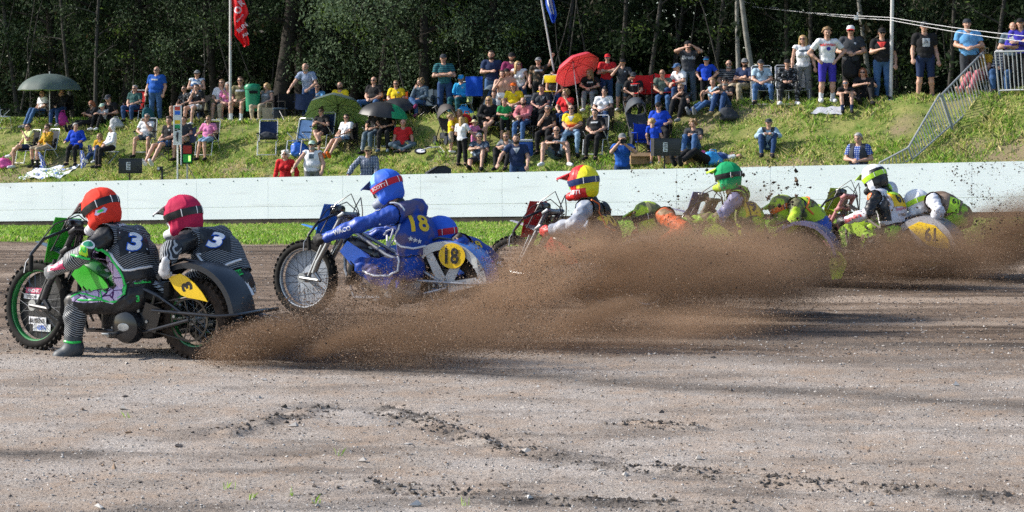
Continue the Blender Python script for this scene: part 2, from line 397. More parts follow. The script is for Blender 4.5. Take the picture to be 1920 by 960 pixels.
tag(blobs(np.stack([q[:, 0], q[:, 1], terrain(q[:, 0], q[:, 1]) + s_ * .3], -1), s_, .75, [mat('damp_clod', (.09, .078, .068), .95), mat('damp_clod_brown', (.16, .135, .115), .95)], 'dirt_clods', rng.integers(0, 2, len(q))),
    'dark moist clods along the ruts', None, None, 'stuff')

# ------------------------------------------------------------------ grass
def blades(x, y, h, w, lean, mats, fm, name, z=None):
    n = len(x); z = terrain(x, y) if z is None else z
    an = rng.random(n) * 2 * PI; dx, dy = np.cos(an) * w, np.sin(an) * w; lx, ly = rng.normal(size=n) * lean * h, rng.normal(size=n) * lean * h
    V = np.empty((n, 4, 3)); V[:, 0] = np.stack([x - dx, y - dy, z - .01], -1); V[:, 1] = np.stack([x + dx, y + dy, z - .01], -1)
    V[:, 2] = np.stack([x + dx * .7 + lx * .4, y + dy * .7 + ly * .4, z + h * .6], -1); V[:, 3] = np.stack([x + lx, y + ly, z + h], -1)
    i = np.arange(n)[:, None] * 4; F = np.concatenate([i + [[0, 1, 2]], i + [[0, 2, 3]]], 1).reshape(-1, 3)
    return link(name, np_mesh(name, V.reshape(-1, 3), F, mats, False, np.repeat(fm, 2)))
GM = [mat('grass_green', (.165, .31, .03), .6, trans=.3), mat('grass_fresh', (.27, .45, .045), .6, trans=.3), mat('grass_straw', (.58, .50, .22), .7, trans=.2), mat('grass_dark', (.045, .075, .016), .7, trans=.2), mat('grass_olive', (.36, .40, .09), .7, trans=.2)]
n = 230000
u = rng.uniform(-8, 36, n); v = rng.uniform(.75, 8.2, n); f1 = fbm(u * .7, v * 1.5, 4, 31); f2 = fbm(u * 1.3 + 9, v * 1.8, 3, 77)
keep = rng.random(n) < np.clip(1.25 - 1.5 * sst(.50, .66, f1), .12, 1); u, v, f1, f2 = u[keep], v[keep], f1[keep], f2[keep]
x, y = xy_of(u, v); yel = np.clip(sst(.36, .62, f2) + .25 * sst(2, 4, v) + .2 * sst(18, 26, u), 0, 1); r_ = rng.random(len(u))
fm = np.where(r_ < yel * .62, np.where(rng.random(len(u)) < .5, 2, 4), rng.choice([0, 1, 3], len(u), p=[.5, .25, .25]))
tag(blades(x, y, .03 + .07 * rng.random(len(u)) * (.6 + 1.6 * sst(.42, .62, fbm(u * 2.2, v * 2.6, 3, 91))), .009 + .006 * rng.random(len(u)), .55, GM, fm, 'grass'), 'rough patchy grass growing on the bank', None, None, 'stuff')
n = 330000
u = rng.uniform(-4, 38, n); v = rng.uniform(-23, -.30, n); x, y = xy_of(u, v); edge = 33.6 - .05 * x + 1.6 * (fbm(x * .5, y * .5, 4, 3) - .5)
f2 = fbm(u * .6, v * .6, 4, 55); tall = sst(-1.6, -.6, v); keep = (y > edge + .5 * (rng.random(n) - .3)) & (abs(x) < .26 * y + 1); u, v, x, y, f2, tall = u[keep], v[keep], x[keep], y[keep], f2[keep], tall[keep]
fm = np.where(rng.random(len(u)) < .08 + .3 * sst(.5, .65, f2), rng.choice([2, 4], len(u)), rng.choice([0, 1, 3], len(u), p=[.52, .33, .15]))
tag(blades(x, y, .035 + .05 * rng.random(len(u)) + .05 * tall * rng.random(len(u)) ** 2, .010 + .006 * rng.random(len(u)), .5, GM, fm, 'grass'), 'bright green grass strip before the white wall', None, None, 'stuff')
sp_ = [gpt(a, b) for a, b in ((595, 945), (470, 935), (430, 915), (548, 930), (873, 948), (634, 855), (240, 785))]
xs = np.concatenate([np.full(5, a) + rng.normal(size=5) * .012 for a, b in sp_]); ys = np.concatenate([np.full(5, b) + rng.normal(size=5) * .012 for a, b in sp_])
tag(blades(xs, ys, .015 + .035 * rng.random(len(xs)), np.full(len(xs), .0025), .45, GM, np.full(len(xs), 1), 'grass'), 'tiny grass sprouts in the bare dirt', None, None, 'stuff')

# ------------------------------------------------------------------ wall
def uv_px(px, v):
    k = (px - CX) / FPX
    u = (k * (AY + v * NY) - AX - v * NX) / (TX - k * TY)
    return u
WALL_H = 1.28
def wall():
    root = empty('barrier_wall', (*xy_of(8, 0), float(base_z(8))), 0, 'long low white board wall with a dark foot running behind the track', 'wall')
    inv = Matrix.Translation(root.location).inverted()
    mw = bpy.data.materials.new('white_board'); mw.use_nodes = True; nt = mw.node_tree; n = nt.nodes; l = nt.links; p = n['Principled BSDF']
    p.inputs['Roughness'].default_value = .45
    tc = n.new('ShaderNodeTexCoord'); sx = n.new('ShaderNodeSeparateXYZ'); l.new(tc.outputs['Object'], sx.inputs[0])
    v = n.new('ShaderNodeTexVoronoi'); v.inputs['Scale'].default_value = 7.5; v.inputs['Randomness'].default_value = 1; l.new(tc.outputs['Object'], v.inputs['Vector'])
    rr = n.new('ShaderNodeMapRange'); rr.inputs[1].default_value = -14; rr.inputs[2].default_value = 14; rr.inputs[3].default_value = .02; rr.inputs[4].default_value = .19; l.new(sx.outputs[0], rr.inputs[0])
    nz = n.new('ShaderNodeTexNoise'); nz.inputs['Scale'].default_value = 2.2; l.new(tc.outputs['Object'], nz.inputs['Vector'])
    k = n.new('ShaderNodeMath'); k.operation = 'MULTIPLY'; l.new(rr.outputs[0], k.inputs[0]); l.new(nz.outputs[0], k.inputs[1])
    lt = n.new('ShaderNodeMath'); lt.operation = 'LESS_THAN'; l.new(v.outputs['Distance'], lt.inputs[0]); l.new(k.outputs[0], lt.inputs[1])
    n2 = n.new('ShaderNodeTexNoise'); n2.inputs['Scale'].default_value = 1.2; n2.inputs['Detail'].default_value = 6; l.new(tc.outputs['Object'], n2.inputs['Vector'])
    m1 = n.new('ShaderNodeMix'); m1.data_type = 'RGBA'; m1.inputs[6].default_value = (.63, .71, .77, 1); m1.inputs[7].default_value = (.77, .84, .89, 1); l.new(n2.outputs[0], m1.inputs[0])
    mp2 = n.new('ShaderNodeMapping'); mp2.inputs['Scale'].default_value = (.5, .5, 7); l.new(tc.outputs['Object'], mp2.inputs[0]); n3 = n.new('ShaderNodeTexNoise'); n3.inputs['Scale'].default_value = 1.4; n3.inputs['Detail'].default_value = 7; l.new(mp2.outputs[0], n3.inputs['Vector'])
    r3 = n.new('ShaderNodeMapRange'); r3.inputs[1].default_value = .56; r3.inputs[2].default_value = .74; r3.inputs[4].default_value = .28; l.new(n3.outputs[0], r3.inputs[0]); m3 = n.new('ShaderNodeMix'); m3.data_type = 'RGBA'; l.new(r3.outputs[0], m3.inputs[0]); l.new(m1.outputs[2], m3.inputs[6]); m3.inputs[7].default_value = (.40, .41, .41, 1); m1 = m3
    m2 = n.new('ShaderNodeMix'); m2.data_type = 'RGBA'; l.new(lt.outputs[0], m2.inputs[0]); l.new(m1.outputs[2], m2.inputs[6]); m2.inputs[7].default_value = (.11, .085, .07, 1); l.new(m2.outputs[2], p.inputs['Base Color'])
    mk = mat('kick_board_rubber', (.05, .043, .037), .9, var=.5, scale=3); mb = mat('bolt_steel', (.35, .36, .37), .4, .8)
    step = 2.4; k0, k1 = -10, 20
    for i in range(k0, k1):
        u0, u1 = i * step, (i + 1) * step
        def pt(u, v, h): 
            x, y = xy_of(u, v); return inv @ Vector((x, y, float(base_z(u)) + h))
        def slab(mbd, ua, ub, v0, v1, h0, h1, mi=0):
            q = [pt(u, v, h) for h in (h0, h1) for v in (v0, v1) for u in (ua, ub)]
            mbd.add(q, [(0, 2, 3, 1), (4, 5, 7, 6), (0, 1, 5, 4), (2, 6, 7, 3), (0, 4, 6, 2), (1, 3, 7, 5)], mi)
        m = MB(); g = .0035
        slab(m, u0 + g, u1 - g, -.05, .05, .18, .50); slab(m, u0 + g, u1 - g, -.053, .05, .506, WALL_H)
        for h in (WALL_H - .1,):
            for ub in (u0 + .45, u0 + 1.25, u0 + 2.05):
                c = pt(ub, -.056, h + .03 * math.sin(ub * 9)); m.ell(c, (.018, .012, .018), 8, 5, 1)
        m.build('board_panel', [mw, mb], root, smooth=False)
        m = MB(); slab(m, u0, u1, -.03, .06, -.25, .177); m.build('kick_board', mk, root, smooth=False)
wall()

# ------------------------------------------------------------------ wood behind the bank
BARK = [mat('bark_dark', (.032, .028, .024), .9, var=.4, scale=9, bump=.6, bscale=25), mat('bark_grey', (.055, .052, .047), .9, var=.4, scale=8, bump=.5, bscale=25), mat('bark_pale', (.21, .205, .185), .85, var=.35, scale=7, bump=.3)]
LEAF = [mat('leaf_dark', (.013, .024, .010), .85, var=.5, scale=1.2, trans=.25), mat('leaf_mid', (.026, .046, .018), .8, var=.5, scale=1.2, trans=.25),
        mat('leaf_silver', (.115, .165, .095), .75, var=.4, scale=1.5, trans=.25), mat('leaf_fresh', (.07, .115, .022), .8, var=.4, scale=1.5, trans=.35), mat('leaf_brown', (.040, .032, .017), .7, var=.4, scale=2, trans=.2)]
def leaf_cloud(cs, rad, per, size, probs, seed, droop=.3, flat=.7):
    g = np.random.default_rng(seed); C, S = [], []
    for c, r_ in zip(cs, rad):
        k = max(4, int(per * r_ ** 2)); d = g.normal(size=(k, 3)); d /= np.linalg.norm(d, axis=1)[:, None]
        d *= (r_ * g.random(k) ** .55)[:, None]; d[:, 2] *= flat; d[:, 2] -= droop * (d[:, 0] ** 2 + d[:, 1] ** 2) / r_
        C.append(np.asarray(c)[None] + d)
    C = np.concatenate(C); n = len(C)
    a = g.normal(size=(n, 3)); a[:, 2] -= .5; a /= np.linalg.norm(a, axis=1)[:, None]
    b = np.cross(a, g.normal(size=(n, 3))); b /= np.linalg.norm(b, axis=1)[:, None]
    s = (size * (.6 + .8 * g.random(n)))[:, None]; w = s * .42
    V = np.stack([C - a * s * .5, C + b * w * .5, C + a * s * .5, C - b * w * .5], 1).reshape(-1, 3)
    F = np.arange(n * 4).reshape(-1, 4)
    clump = np.repeat(np.arange(len(cs)), [max(4, int(per * r_ ** 2)) for r_ in rad])
    base = g.choice(5, len(cs), p=probs)[clump]; fm = np.where(g.random(n) < .65, base, g.choice(5, n, p=probs))
    return V, F, fm
def tree_mesh(kind, seed):
    g = random.Random(seed); m = MB(); cs, rad = [], []
    if kind in ('leafy', 'silver'): H, r0, nl, low, spread, bark = 12, .17, 15, 2.0, 3.0, 0
    elif kind == 'stout': H, r0, nl, low, spread, bark = 13, .30, 12, 4.2, 3.6, 0
    elif kind == 'slim': H, r0, nl, low, spread, bark = 12, .075, 11, 3.0, 1.7, 1
    else: H, r0, nl, low, spread, bark = 11, .085, 9, 4.6, 1.9, 2
    lean = (g.uniform(-.09, .09), g.uniform(-.05, .05)); pts, rs = [], []
    for i in range(11):
        t = i / 10; pts.append((lean[0] * H * t + .18 * math.sin(t * 5 + seed), lean[1] * H * t + .12 * math.cos(t * 4 + seed), H * .92 * t)); rs.append(r0 * (1 - .85 * t) * (1.35 if i == 0 else 1))
    m.tube(pts, rs, 10)
    def along(z):
        t = max(0, min(.999, z / (H * .92))) * 10; i = int(t); f = t - i; return Vector(pts[i]).lerp(Vector(pts[i + 1]), f), rs[i] * (1 - f) + rs[i + 1] * f
    for k in range(nl):
        z = low * .75 + (H * .9 - low * .75) * k / nl; c, rr = along(z); a = k * 2.4 + g.uniform(-.5, .5); ln = spread * g.uniform(.6, 1.1) * (1 - .5 * z / H)
        up = g.uniform(.15, .8); e = [c]; q = c.copy()
        for j in range(4):
            q = q + Vector((math.cos(a + g.uniform(-.3, .3)), math.sin(a + g.uniform(-.3, .3)), up - j * .12)) * ln / 4; e.append(q.copy())
        m.tube(e, [rr * .5, rr * .4, rr * .28, rr * .18, .012], 6)
        for j in (1, 2, 3):
            d = Vector((g.uniform(-1, 1), g.uniform(-1, 1), g.uniform(.1, .9))) * ln * .28; m.tube([e[j], e[j] + d * .6, e[j] + d], [rr * .16, rr * .1, .007], 5)
        if z > low * .7 or kind in ('leafy', 'silver'):
            for j in (2, 3, 4):
                cs.append(tuple(e[j] + Vector((g.uniform(-.5, .5), g.uniform(-.5, .5), g.uniform(-.5, .2))))); rad.append(g.uniform(.5, 1.05) * (1.1 if kind in ('leafy', 'stout', 'silver') else .62))
    top = along(H * .9)[0]
    for _ in range(6): cs.append(tuple(top + Vector((g.uniform(-1.3, 1.3), g.uniform(-1.3, 1.3), g.uniform(-1.5, .7))))); rad.append(g.uniform(.7, 1.1))
    if kind in ('leafy', 'silver'):
        for _ in range(12): cs.append((g.uniform(-2.2, 2.2), g.uniform(-2.2, 1.6), g.uniform(1.4, 5.0))); rad.append(g.uniform(.45, .9))
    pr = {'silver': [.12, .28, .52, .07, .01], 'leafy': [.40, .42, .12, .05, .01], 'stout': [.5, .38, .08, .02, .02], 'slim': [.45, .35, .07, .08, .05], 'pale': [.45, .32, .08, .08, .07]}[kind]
    V, F, fm = leaf_cloud(cs, rad, 300, .115, pr, seed)
    return m.mesh('trunk', BARK[bark]), np_mesh('crown', V, F, LEAF, False, fm)
TREES = {(k, i): tree_mesh(k, 31 * i + len(k) * 7) for k in ('leafy', 'silver', 'stout', 'slim', 'pale') for i in range(3)}
def tree(px, v, kind, var, s, rz, label):
    u = uv_px(px, v); x, y = xy_of(u, v); t = empty('tree', (x, y, tz(x, y) - .05), rz, label, 'tree', 'trees of the wood behind the bank')
    t.scale = (s, s, s); a, b = TREES[(kind, var % 3)]
    link('trunk', a, t); link('crown', b, t)
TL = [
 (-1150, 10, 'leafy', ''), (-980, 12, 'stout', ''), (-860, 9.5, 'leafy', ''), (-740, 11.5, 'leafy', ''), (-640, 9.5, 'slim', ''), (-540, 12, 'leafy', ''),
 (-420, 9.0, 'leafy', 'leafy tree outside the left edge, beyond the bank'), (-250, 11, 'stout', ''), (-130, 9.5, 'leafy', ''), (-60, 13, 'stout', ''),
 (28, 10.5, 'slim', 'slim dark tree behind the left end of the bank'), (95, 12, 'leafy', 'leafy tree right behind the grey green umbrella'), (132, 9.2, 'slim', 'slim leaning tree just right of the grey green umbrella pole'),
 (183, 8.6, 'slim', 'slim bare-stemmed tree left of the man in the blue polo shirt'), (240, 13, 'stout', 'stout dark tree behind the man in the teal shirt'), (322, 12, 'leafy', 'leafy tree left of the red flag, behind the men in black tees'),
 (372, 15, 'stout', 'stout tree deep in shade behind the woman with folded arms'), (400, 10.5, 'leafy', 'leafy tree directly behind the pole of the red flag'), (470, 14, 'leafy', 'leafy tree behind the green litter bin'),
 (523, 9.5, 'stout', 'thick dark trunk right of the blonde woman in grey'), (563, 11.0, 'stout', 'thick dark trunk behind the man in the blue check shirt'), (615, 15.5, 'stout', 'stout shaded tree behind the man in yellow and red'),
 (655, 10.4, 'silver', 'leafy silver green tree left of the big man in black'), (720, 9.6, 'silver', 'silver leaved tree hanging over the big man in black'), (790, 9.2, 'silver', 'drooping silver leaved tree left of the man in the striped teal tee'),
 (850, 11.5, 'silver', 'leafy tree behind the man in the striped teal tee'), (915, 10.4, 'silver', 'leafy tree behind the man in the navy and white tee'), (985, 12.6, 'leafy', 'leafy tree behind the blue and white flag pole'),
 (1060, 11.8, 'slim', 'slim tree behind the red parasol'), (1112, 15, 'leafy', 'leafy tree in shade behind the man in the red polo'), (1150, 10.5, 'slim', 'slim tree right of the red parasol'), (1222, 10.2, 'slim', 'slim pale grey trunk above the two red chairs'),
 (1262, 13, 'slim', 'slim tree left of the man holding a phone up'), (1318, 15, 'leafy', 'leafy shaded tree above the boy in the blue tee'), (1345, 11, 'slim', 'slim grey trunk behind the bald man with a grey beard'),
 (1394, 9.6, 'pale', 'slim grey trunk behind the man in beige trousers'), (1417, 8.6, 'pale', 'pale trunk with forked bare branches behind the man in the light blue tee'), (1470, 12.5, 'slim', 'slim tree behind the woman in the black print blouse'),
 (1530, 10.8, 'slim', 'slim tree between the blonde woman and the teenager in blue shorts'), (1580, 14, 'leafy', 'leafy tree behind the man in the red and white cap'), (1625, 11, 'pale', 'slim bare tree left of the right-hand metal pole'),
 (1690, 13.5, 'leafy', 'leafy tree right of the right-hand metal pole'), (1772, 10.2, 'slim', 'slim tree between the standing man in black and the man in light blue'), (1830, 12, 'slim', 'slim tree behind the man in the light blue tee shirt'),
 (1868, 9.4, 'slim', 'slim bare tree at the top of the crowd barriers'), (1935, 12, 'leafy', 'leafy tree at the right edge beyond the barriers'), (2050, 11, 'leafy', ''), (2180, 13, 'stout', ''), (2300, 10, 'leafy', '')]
for i, (px, v, k, lab) in enumerate(TL):
    tree(px, v, k, i, {'leafy': .95, 'silver': .95, 'stout': 1.05, 'slim': 1.0, 'pale': 1.0}[k] * random.uniform(.9, 1.12), random.uniform(0, 6.28), lab or f'{k} tree of the wood beyond the edge of the view')
# rest of the wood, which reads as one dark mass: undergrowth and the crowns behind
g = np.random.default_rng(5); cs, rad = [], []
for _ in range(640):
    u = g.uniform(-24, 48); v = g.uniform(13, 24); x, y = xy_of(u, v); cs.append((x, y, float(ridge_z(u)) + g.uniform(0, 1) ** 1.3 * (13 if v > 15 else 3))); rad.append(g.uniform(.8, 1.6))
for _ in range(1000):
    u = g.uniform(-17, 42); v = g.uniform(9.2, 13.5); x, y = xy_of(u, v); cs.append((x, y, float(ridge_z(u)) + g.uniform(0, 1) ** 1.4 * 6.0)); rad.append(g.uniform(.3, .75))
for _ in range(420):
    u = g.uniform(-16, 46); v = g.uniform(14, 23); x, y = xy_of(u, v); cs.append((x, y, float(ridge_z(u)) + g.uniform(0, 4.5))); rad.append(g.uniform(.9, 1.7))
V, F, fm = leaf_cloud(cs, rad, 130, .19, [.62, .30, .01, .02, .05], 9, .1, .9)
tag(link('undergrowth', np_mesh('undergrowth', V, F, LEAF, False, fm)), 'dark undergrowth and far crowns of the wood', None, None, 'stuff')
m = MB()
for _ in range(150):
    u = g.uniform(-10, 40); v = g.uniform(9, 19); x, y = xy_of(u, v); z = float(ridge_z(u)); a = g.uniform(-.35, .35); h = g.uniform(2, 8); b = g.uniform(-.3, .3)
    m.tube([(x, y, z), (x + a * h * .5 + b, y, z + h * .5), (x + a * h, y, z + h)], [g.uniform(.015, .05), .02, .006], 5)
tag(m.build('undergrowth_stems', [BARK[1]]), 'thin bare stems and saplings tangled under the trees', None, None, 'stuff')
cs, rad = [], []
for _ in range(1750):
    u = g.uniform(-60, 74); v = g.uniform(24, 36); x, y = xy_of(u, v); cs.append((x, y, float(ridge_z(u)) + g.uniform(0, 17))); rad.append(g.uniform(1.3, 2.6))
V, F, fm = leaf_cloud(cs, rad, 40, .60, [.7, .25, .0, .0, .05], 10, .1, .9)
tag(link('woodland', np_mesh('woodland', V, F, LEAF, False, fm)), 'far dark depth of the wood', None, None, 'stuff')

# ------------------------------------------------------------------ bodies: one continuous surface grown round a posed skeleton
def V3(*a): return np.array(a, dtype=np.float64)
def frame_of(up, lat):
    up = up / np.linalg.norm(up); lat = lat - up * lat.dot(up); lat /= np.linalg.norm(lat); return np.stack([lat, np.cross(lat, up), up])   # rows: lateral, depth, up
def cap(a, b, r0, r1, g): return ('c', V3(*a), V3(*b), r0, r1, g)
def elp(c, r, M, g): return ('e', V3(*c), V3(*r), np.asarray(M), g)
def sd_prim(p, P):
    if p[0] == 'c':
        _, a, b, r0, r1, _g = p; ab = b - a; t = np.clip(((P - a) @ ab) / (ab @ ab + 1e-12), 0, 1)
        return np.linalg.norm(P - a - t[..., None] * ab, axis=-1) - (r0 + (r1 - r0) * t), t
    _, c, r, M, _g = p; q = (P - c) @ M.T; k0 = np.linalg.norm(q / r, axis=-1); k1 = np.linalg.norm(q / (r * r), axis=-1)
    return k0 * (k0 - 1) / np.maximum(k1, 1e-6), q[..., 2] / r[2]
def prim_box(p):
    if p[0] == 'c': m = max(p[3], p[4]); return np.minimum(p[1], p[2]) - m, np.maximum(p[1], p[2]) + m
    m = max(p[2]); return p[1] - m, p[1] + m
def sdf_mesh(prims, vox, k=.03, cut=None):
    """Smooth union of the shapes -> (verts, faces list)."""
    B = [prim_box(p) for p in prims]; pad = max(3 * vox, k)
    lo = np.min([b[0] for b in B], 0) - pad - 2 * vox; hi = np.max([b[1] for b in B], 0) + pad + 2 * vox
    n = np.ceil((hi - lo) / vox).astype(int) + 1; D = np.full(n, 4 * vox + k, dtype=np.float32)
    for p, b in zip(prims, B):
        i0 = np.maximum(0, np.floor((b[0] - pad - lo) / vox).astype(int)); i1 = np.minimum(n, np.ceil((b[1] + pad - lo) / vox).astype(int) + 1)
        g = np.stack(np.meshgrid(*[lo[a] + vox * np.arange(i0[a], i1[a]) for a in range(3)], indexing='ij'), -1)
        d = sd_prim(p, g)[0].astype(np.float32); s = D[i0[0]:i1[0], i0[1]:i1[1], i0[2]:i1[2]]
        if p[-1] == 'minus': D[i0[0]:i1[0], i0[1]:i1[1], i0[2]:i1[2]] = np.maximum(s, -d); continue
        h = np.clip(.5 + .5 * (s - d) / k, 0, 1); D[i0[0]:i1[0], i0[1]:i1[1], i0[2]:i1[2]] = s * (1 - h) + d * h - k * h * (1 - h)
    if cut is not None:
        g = np.stack(np.meshgrid(*[lo[a] + vox * np.arange(n[a]) for a in range(3)], indexing='ij'), -1); D = np.maximum(D, cut(g).astype(np.float32))
    G = vdb.FloatGrid(4 * vox); G.copyFromArray(D); P, T, Q = G.convertToPolygons(0.0, 0.0)
    P = np.asarray(P, dtype=np.float64) * vox + lo; F = []
    if len(T): F.append(np.asarray(T, dtype=np.int64)[:, ::-1])
    if len(Q): F.append(np.asarray(Q, dtype=np.int64)[:, ::-1])
    return P, F
def vnormals(V, F):
    N = np.zeros_like(V)
    for f in F:
        n = np.cross(V[f[:, 2]] - V[f[:, 0]], V[f[:, -1]] - V[f[:, 1]] if f.shape[1] == 4 else V[f[:, 2]] - V[f[:, 1]])
        if f.shape[1] == 3: n = np.cross(V[f[:, 1]] - V[f[:, 0]], V[f[:, 2]] - V[f[:, 0]])
        for j in range(f.shape[1]): np.add.at(N, f[:, j], n)
    return N / np.maximum(np.linalg.norm(N, axis=1), 1e-9)[:, None]
def classify(prims, V):
    D = np.stack([sd_prim(p, V)[0] for p in prims]); i = D.argmin(0)
    T = np.stack([sd_prim(p, V)[1] for p in prims])[i, np.arange(len(V))]
    return np.array([p[-1] for p in prims], dtype=object)[i], T
def extract(V, F, keep, off, N):
    """Shell of the faces whose verts are all kept, pushed out by off (scalar or per vertex), with the rim turned in."""
    used = np.zeros(len(V), bool); FF = []
    for f in F:
        k = keep[f].all(1); FF.append(f[k]); used[f[k].ravel()] = True
    if not used.any(): return None
    idx = np.cumsum(used) - 1; Vs = (V + N * (off if np.isscalar(off) else off[:, None]))[used]
    return Vs, [idx[f] for f in FF if len(f)], used

def flip_if_needed(V, F):
    vol = sum(np.einsum('ij,ij->i', V[f[:, 0]], np.cross(V[f[:, 1]], V[f[:, 2]])).sum() for f in F)
    return F if vol > 0 else [f[:, ::-1] for f in F]
I3 = np.eye(3)
def head_template(vox):
    pr = [elp((0, .012, .035), (.076, .095, .088), I3, 'h'), elp((0, -.028, -.035), (.058, .062, .075), I3, 'h'), elp((0, -.055, -.088), (.028, .028, .022), I3, 'h'),
          cap((0, -.088, .012), (0, -.112, -.022), .008, .014, 'nose'), cap((-.035, -.083, .022), (.035, -.083, .022), .012, .012, 'h'),
          elp((-.036, -.075, -.022), (.022, .02, .02), I3, 'h'), elp((.036, -.075, -.022), (.022, .02, .02), I3, 'h'),
          cap((-.018, -.092, -.055), (.018, -.092, -.055), .008, .008, 'lip'),
          elp((.078, .012, 0), (.010, .022, .033), I3, 'ear'), elp((-.078, .012, 0), (.010, .022, .033), I3, 'ear'),
          cap((0, .02, -.04), (0, .03, -.16), .055, .058, 'h')]
    V, F = sdf_mesh(pr, vox, .018); F = flip_if_needed(V, F); fm = []
    for f in F:
        c = V[f].mean(1); e = np.zeros(len(f), int)
        e[(abs(abs(c[:, 0]) - .032) < .014) & (abs(c[:, 2] - .002) < .008) & (c[:, 1] < -.06)] = 1
        e[(abs(abs(c[:, 0]) - .032) < .018) & (abs(c[:, 2] - .027) < .006) & (c[:, 1] < -.06)] = 1
        e[(abs(c[:, 0]) < .024) & (abs(c[:, 2] + .056) < .007) & (c[:, 1] < -.07)] = 2
        fm.append(e)
    return V, F, np.concatenate(fm)
HEAD = head_template(.0105)
def hand_template(curl, vox=.0055, s=1.0):
    """Right-hand side free: fingers along +X, palm facing -Z, thumb towards +Y. curl in radians per joint."""
    pr = [elp((.045, 0, 0), (.05, .04, .015), I3, 'p'), cap((-.02, 0, 0), (.03, 0, 0), .024, .024, 'p')]
    for y, ln, x0 in ((.030, .072, .082), (.010, .080, .088), (-.011, .074, .085), (-.031, .058, .077)):
        p = V3(x0 - .012, y, 0); a = curl * .6
        for q, fr in enumerate((.45, .32, .23)):
            e = p + ln * fr * V3(math.cos(a), y * .12, -math.sin(a)); pr.append(cap(p, e, .0095 - .001 * q, .0088 - .001 * q, 'f')); p = e; a += curl
    p = V3(.015, .03, -.004); a = .7
    for ln in (.035, .032, .026):
        e = p + ln * V3(math.cos(a), math.sin(a) * (1 - .4 * curl), -.35 * curl); pr.append(cap(p, e, .0115, .0098, 't')); p = e; a -= .35 * (1 + curl)
    V, F = sdf_mesh([(p[0],) + tuple(np.array(q) * s if i < 2 else q * s for i, q in enumerate(p[1:-1])) + (p[-1],) if p[0] == 'c' else ('e', p[1] * s, p[2] * s, p[3], p[4]) for p in pr], vox * s, .008)
    return V, flip_if_needed(V, F)
HAND_RELAX = hand_template(.42, .0078); HAND_FIST = hand_template(1.15, .0078); HAND_GRIP = hand_template(1.25, .0048, 1.14)

def rot_to(x, y):
    """Rows of world axes for a frame whose local X is x and whose local Y leans to y."""
    x = x / np.linalg.norm(x); y = y - x * y.dot(x); y /= max(np.linalg.norm(y), 1e-6); return np.stack([x, y, np.cross(x, y)], 1)
def merge(parts):
    Vs, T, Q, mt, mq, o = [], [], [], [], [], 0
    for V, F, fm in parts:
        i = 0
        for f in F:
            k = fm[i:i + len(f)] if fm is not None else np.zeros(len(f), int); i += len(f)
            (T if f.shape[1] == 3 else Q).append(f + o); (mt if f.shape[1] == 3 else mq).append(k)
        Vs.append(V); o += len(V)
    F = []; m = []
    if T: F.append(np.concatenate(T)); m += mt
    if Q: F.append(np.concatenate(Q)); m += mq
    return np.concatenate(Vs), F, np.concatenate(m)

# ---- poses, facing -Y, the person's left hand on +X
def stand(arms='down', lean=0.0):
    J = dict(pelvis=(0, 0, .95), chest=(0, .0, 1.27), neck=(0, .012, 1.47), head=(0, -.015, 1.625))
    for s, L in ((1, 'L'), (-1, 'R')):
        J['sh' + L] = (s * .185, .01, 1.41); J['hip' + L] = (s * .095, 0, .91); J['kn' + L] = (s * .115, -.02, .50); J['an' + L] = (s * .13, .02, .085); J['toe' + L] = (s * .155, -.15, .035)
        J['el' + L] = (s * .255, .03, 1.13); J['wr' + L] = (s * .27, -.06, .89)
    def arm(L, el, wr):
        s = 1 if L == 'L' else -1; J['el' + L] = (s * el[0], el[1], el[2]); J['wr' + L] = (s * wr[0], wr[1], wr[2])
    if arms == 'crossed': arm('L', (.26, -.07, 1.15), (-.07, -.235, 1.17)); arm('R', (.26, -.06, 1.13), (-.09, -.19, 1.21))
    elif arms == 'hips': arm('L', (.38, .07, 1.17), (.19, -.08, 1.0)); arm('R', (.38, .07, 1.17), (.19, -.08, 1.0))
    elif arms == 'phone': arm('L', (.34, -.17, 1.47), (.10, -.30, 1.58)); arm('R', (.34, -.17, 1.47), (.10, -.30, 1.58))
    elif arms == 'camera': arm('L', (.30, -.17, 1.28), (.05, -.30, 1.50)); arm('R', (.27, -.15, 1.25), (.08, -.24, 1.53))
    elif arms == 'chin': arm('R', (.24, -.12, 1.14), (.03, -.19, 1.42))
    elif arms == 'eye': arm('R', (.29, -.14, 1.22), (.06, -.2, 1.52)); arm('L', (.28, -.05, 1.15), (.30, -.25, 1.12))
    elif arms == 'pole': arm('L', (.36, -.02, 1.52), (.40, -.05, 1.80)); arm('R', (.27, .06, 1.12), (.26, -.03, .90))
    elif arms == 'front': arm('L', (.27, -.03, 1.15), (.07, -.24, 1.08)); arm('R', (.27, -.03, 1.15), (.07, -.25, 1.12))
    elif arms == 'drink': arm('R', (.26, -.04, 1.14), (.07, -.23, 1.20))
    elif arms == 'pocket': arm('L', (.28, .06, 1.16), (.20, -.04, .93)); arm('R', (.27, .02, 1.13), (.26, -.08, .9))
    elif arms == 'chairback': arm('L', (.30, -.10, 1.18), (.16, -.40, 1.02)); arm('R', (.34, -.12, 1.2), (.42, -.40, 1.0))
    elif arms == 'reach': arm('R', (.30, -.08, 1.2), (.40, -.25, .95)); arm('L', (.27, -.05, 1.13), (.22, -.22, .98))
    elif arms == 'wall': arm('R', (.36, -.10, 1.2), (.42, -.30, .98)); arm('L', (.27, -.08, 1.14), (.27, -.28, .93))
    if lean:
        for k in ('chest', 'neck', 'head', 'shL', 'shR', 'elL', 'elR', 'wrL', 'wrR'):
            x, y, z = J[k]; d = z - .95; J[k] = (x, y * math.cos(lean) - d * math.sin(lean), .95 + d * math.cos(lean) + y * math.sin(lean))
    return J
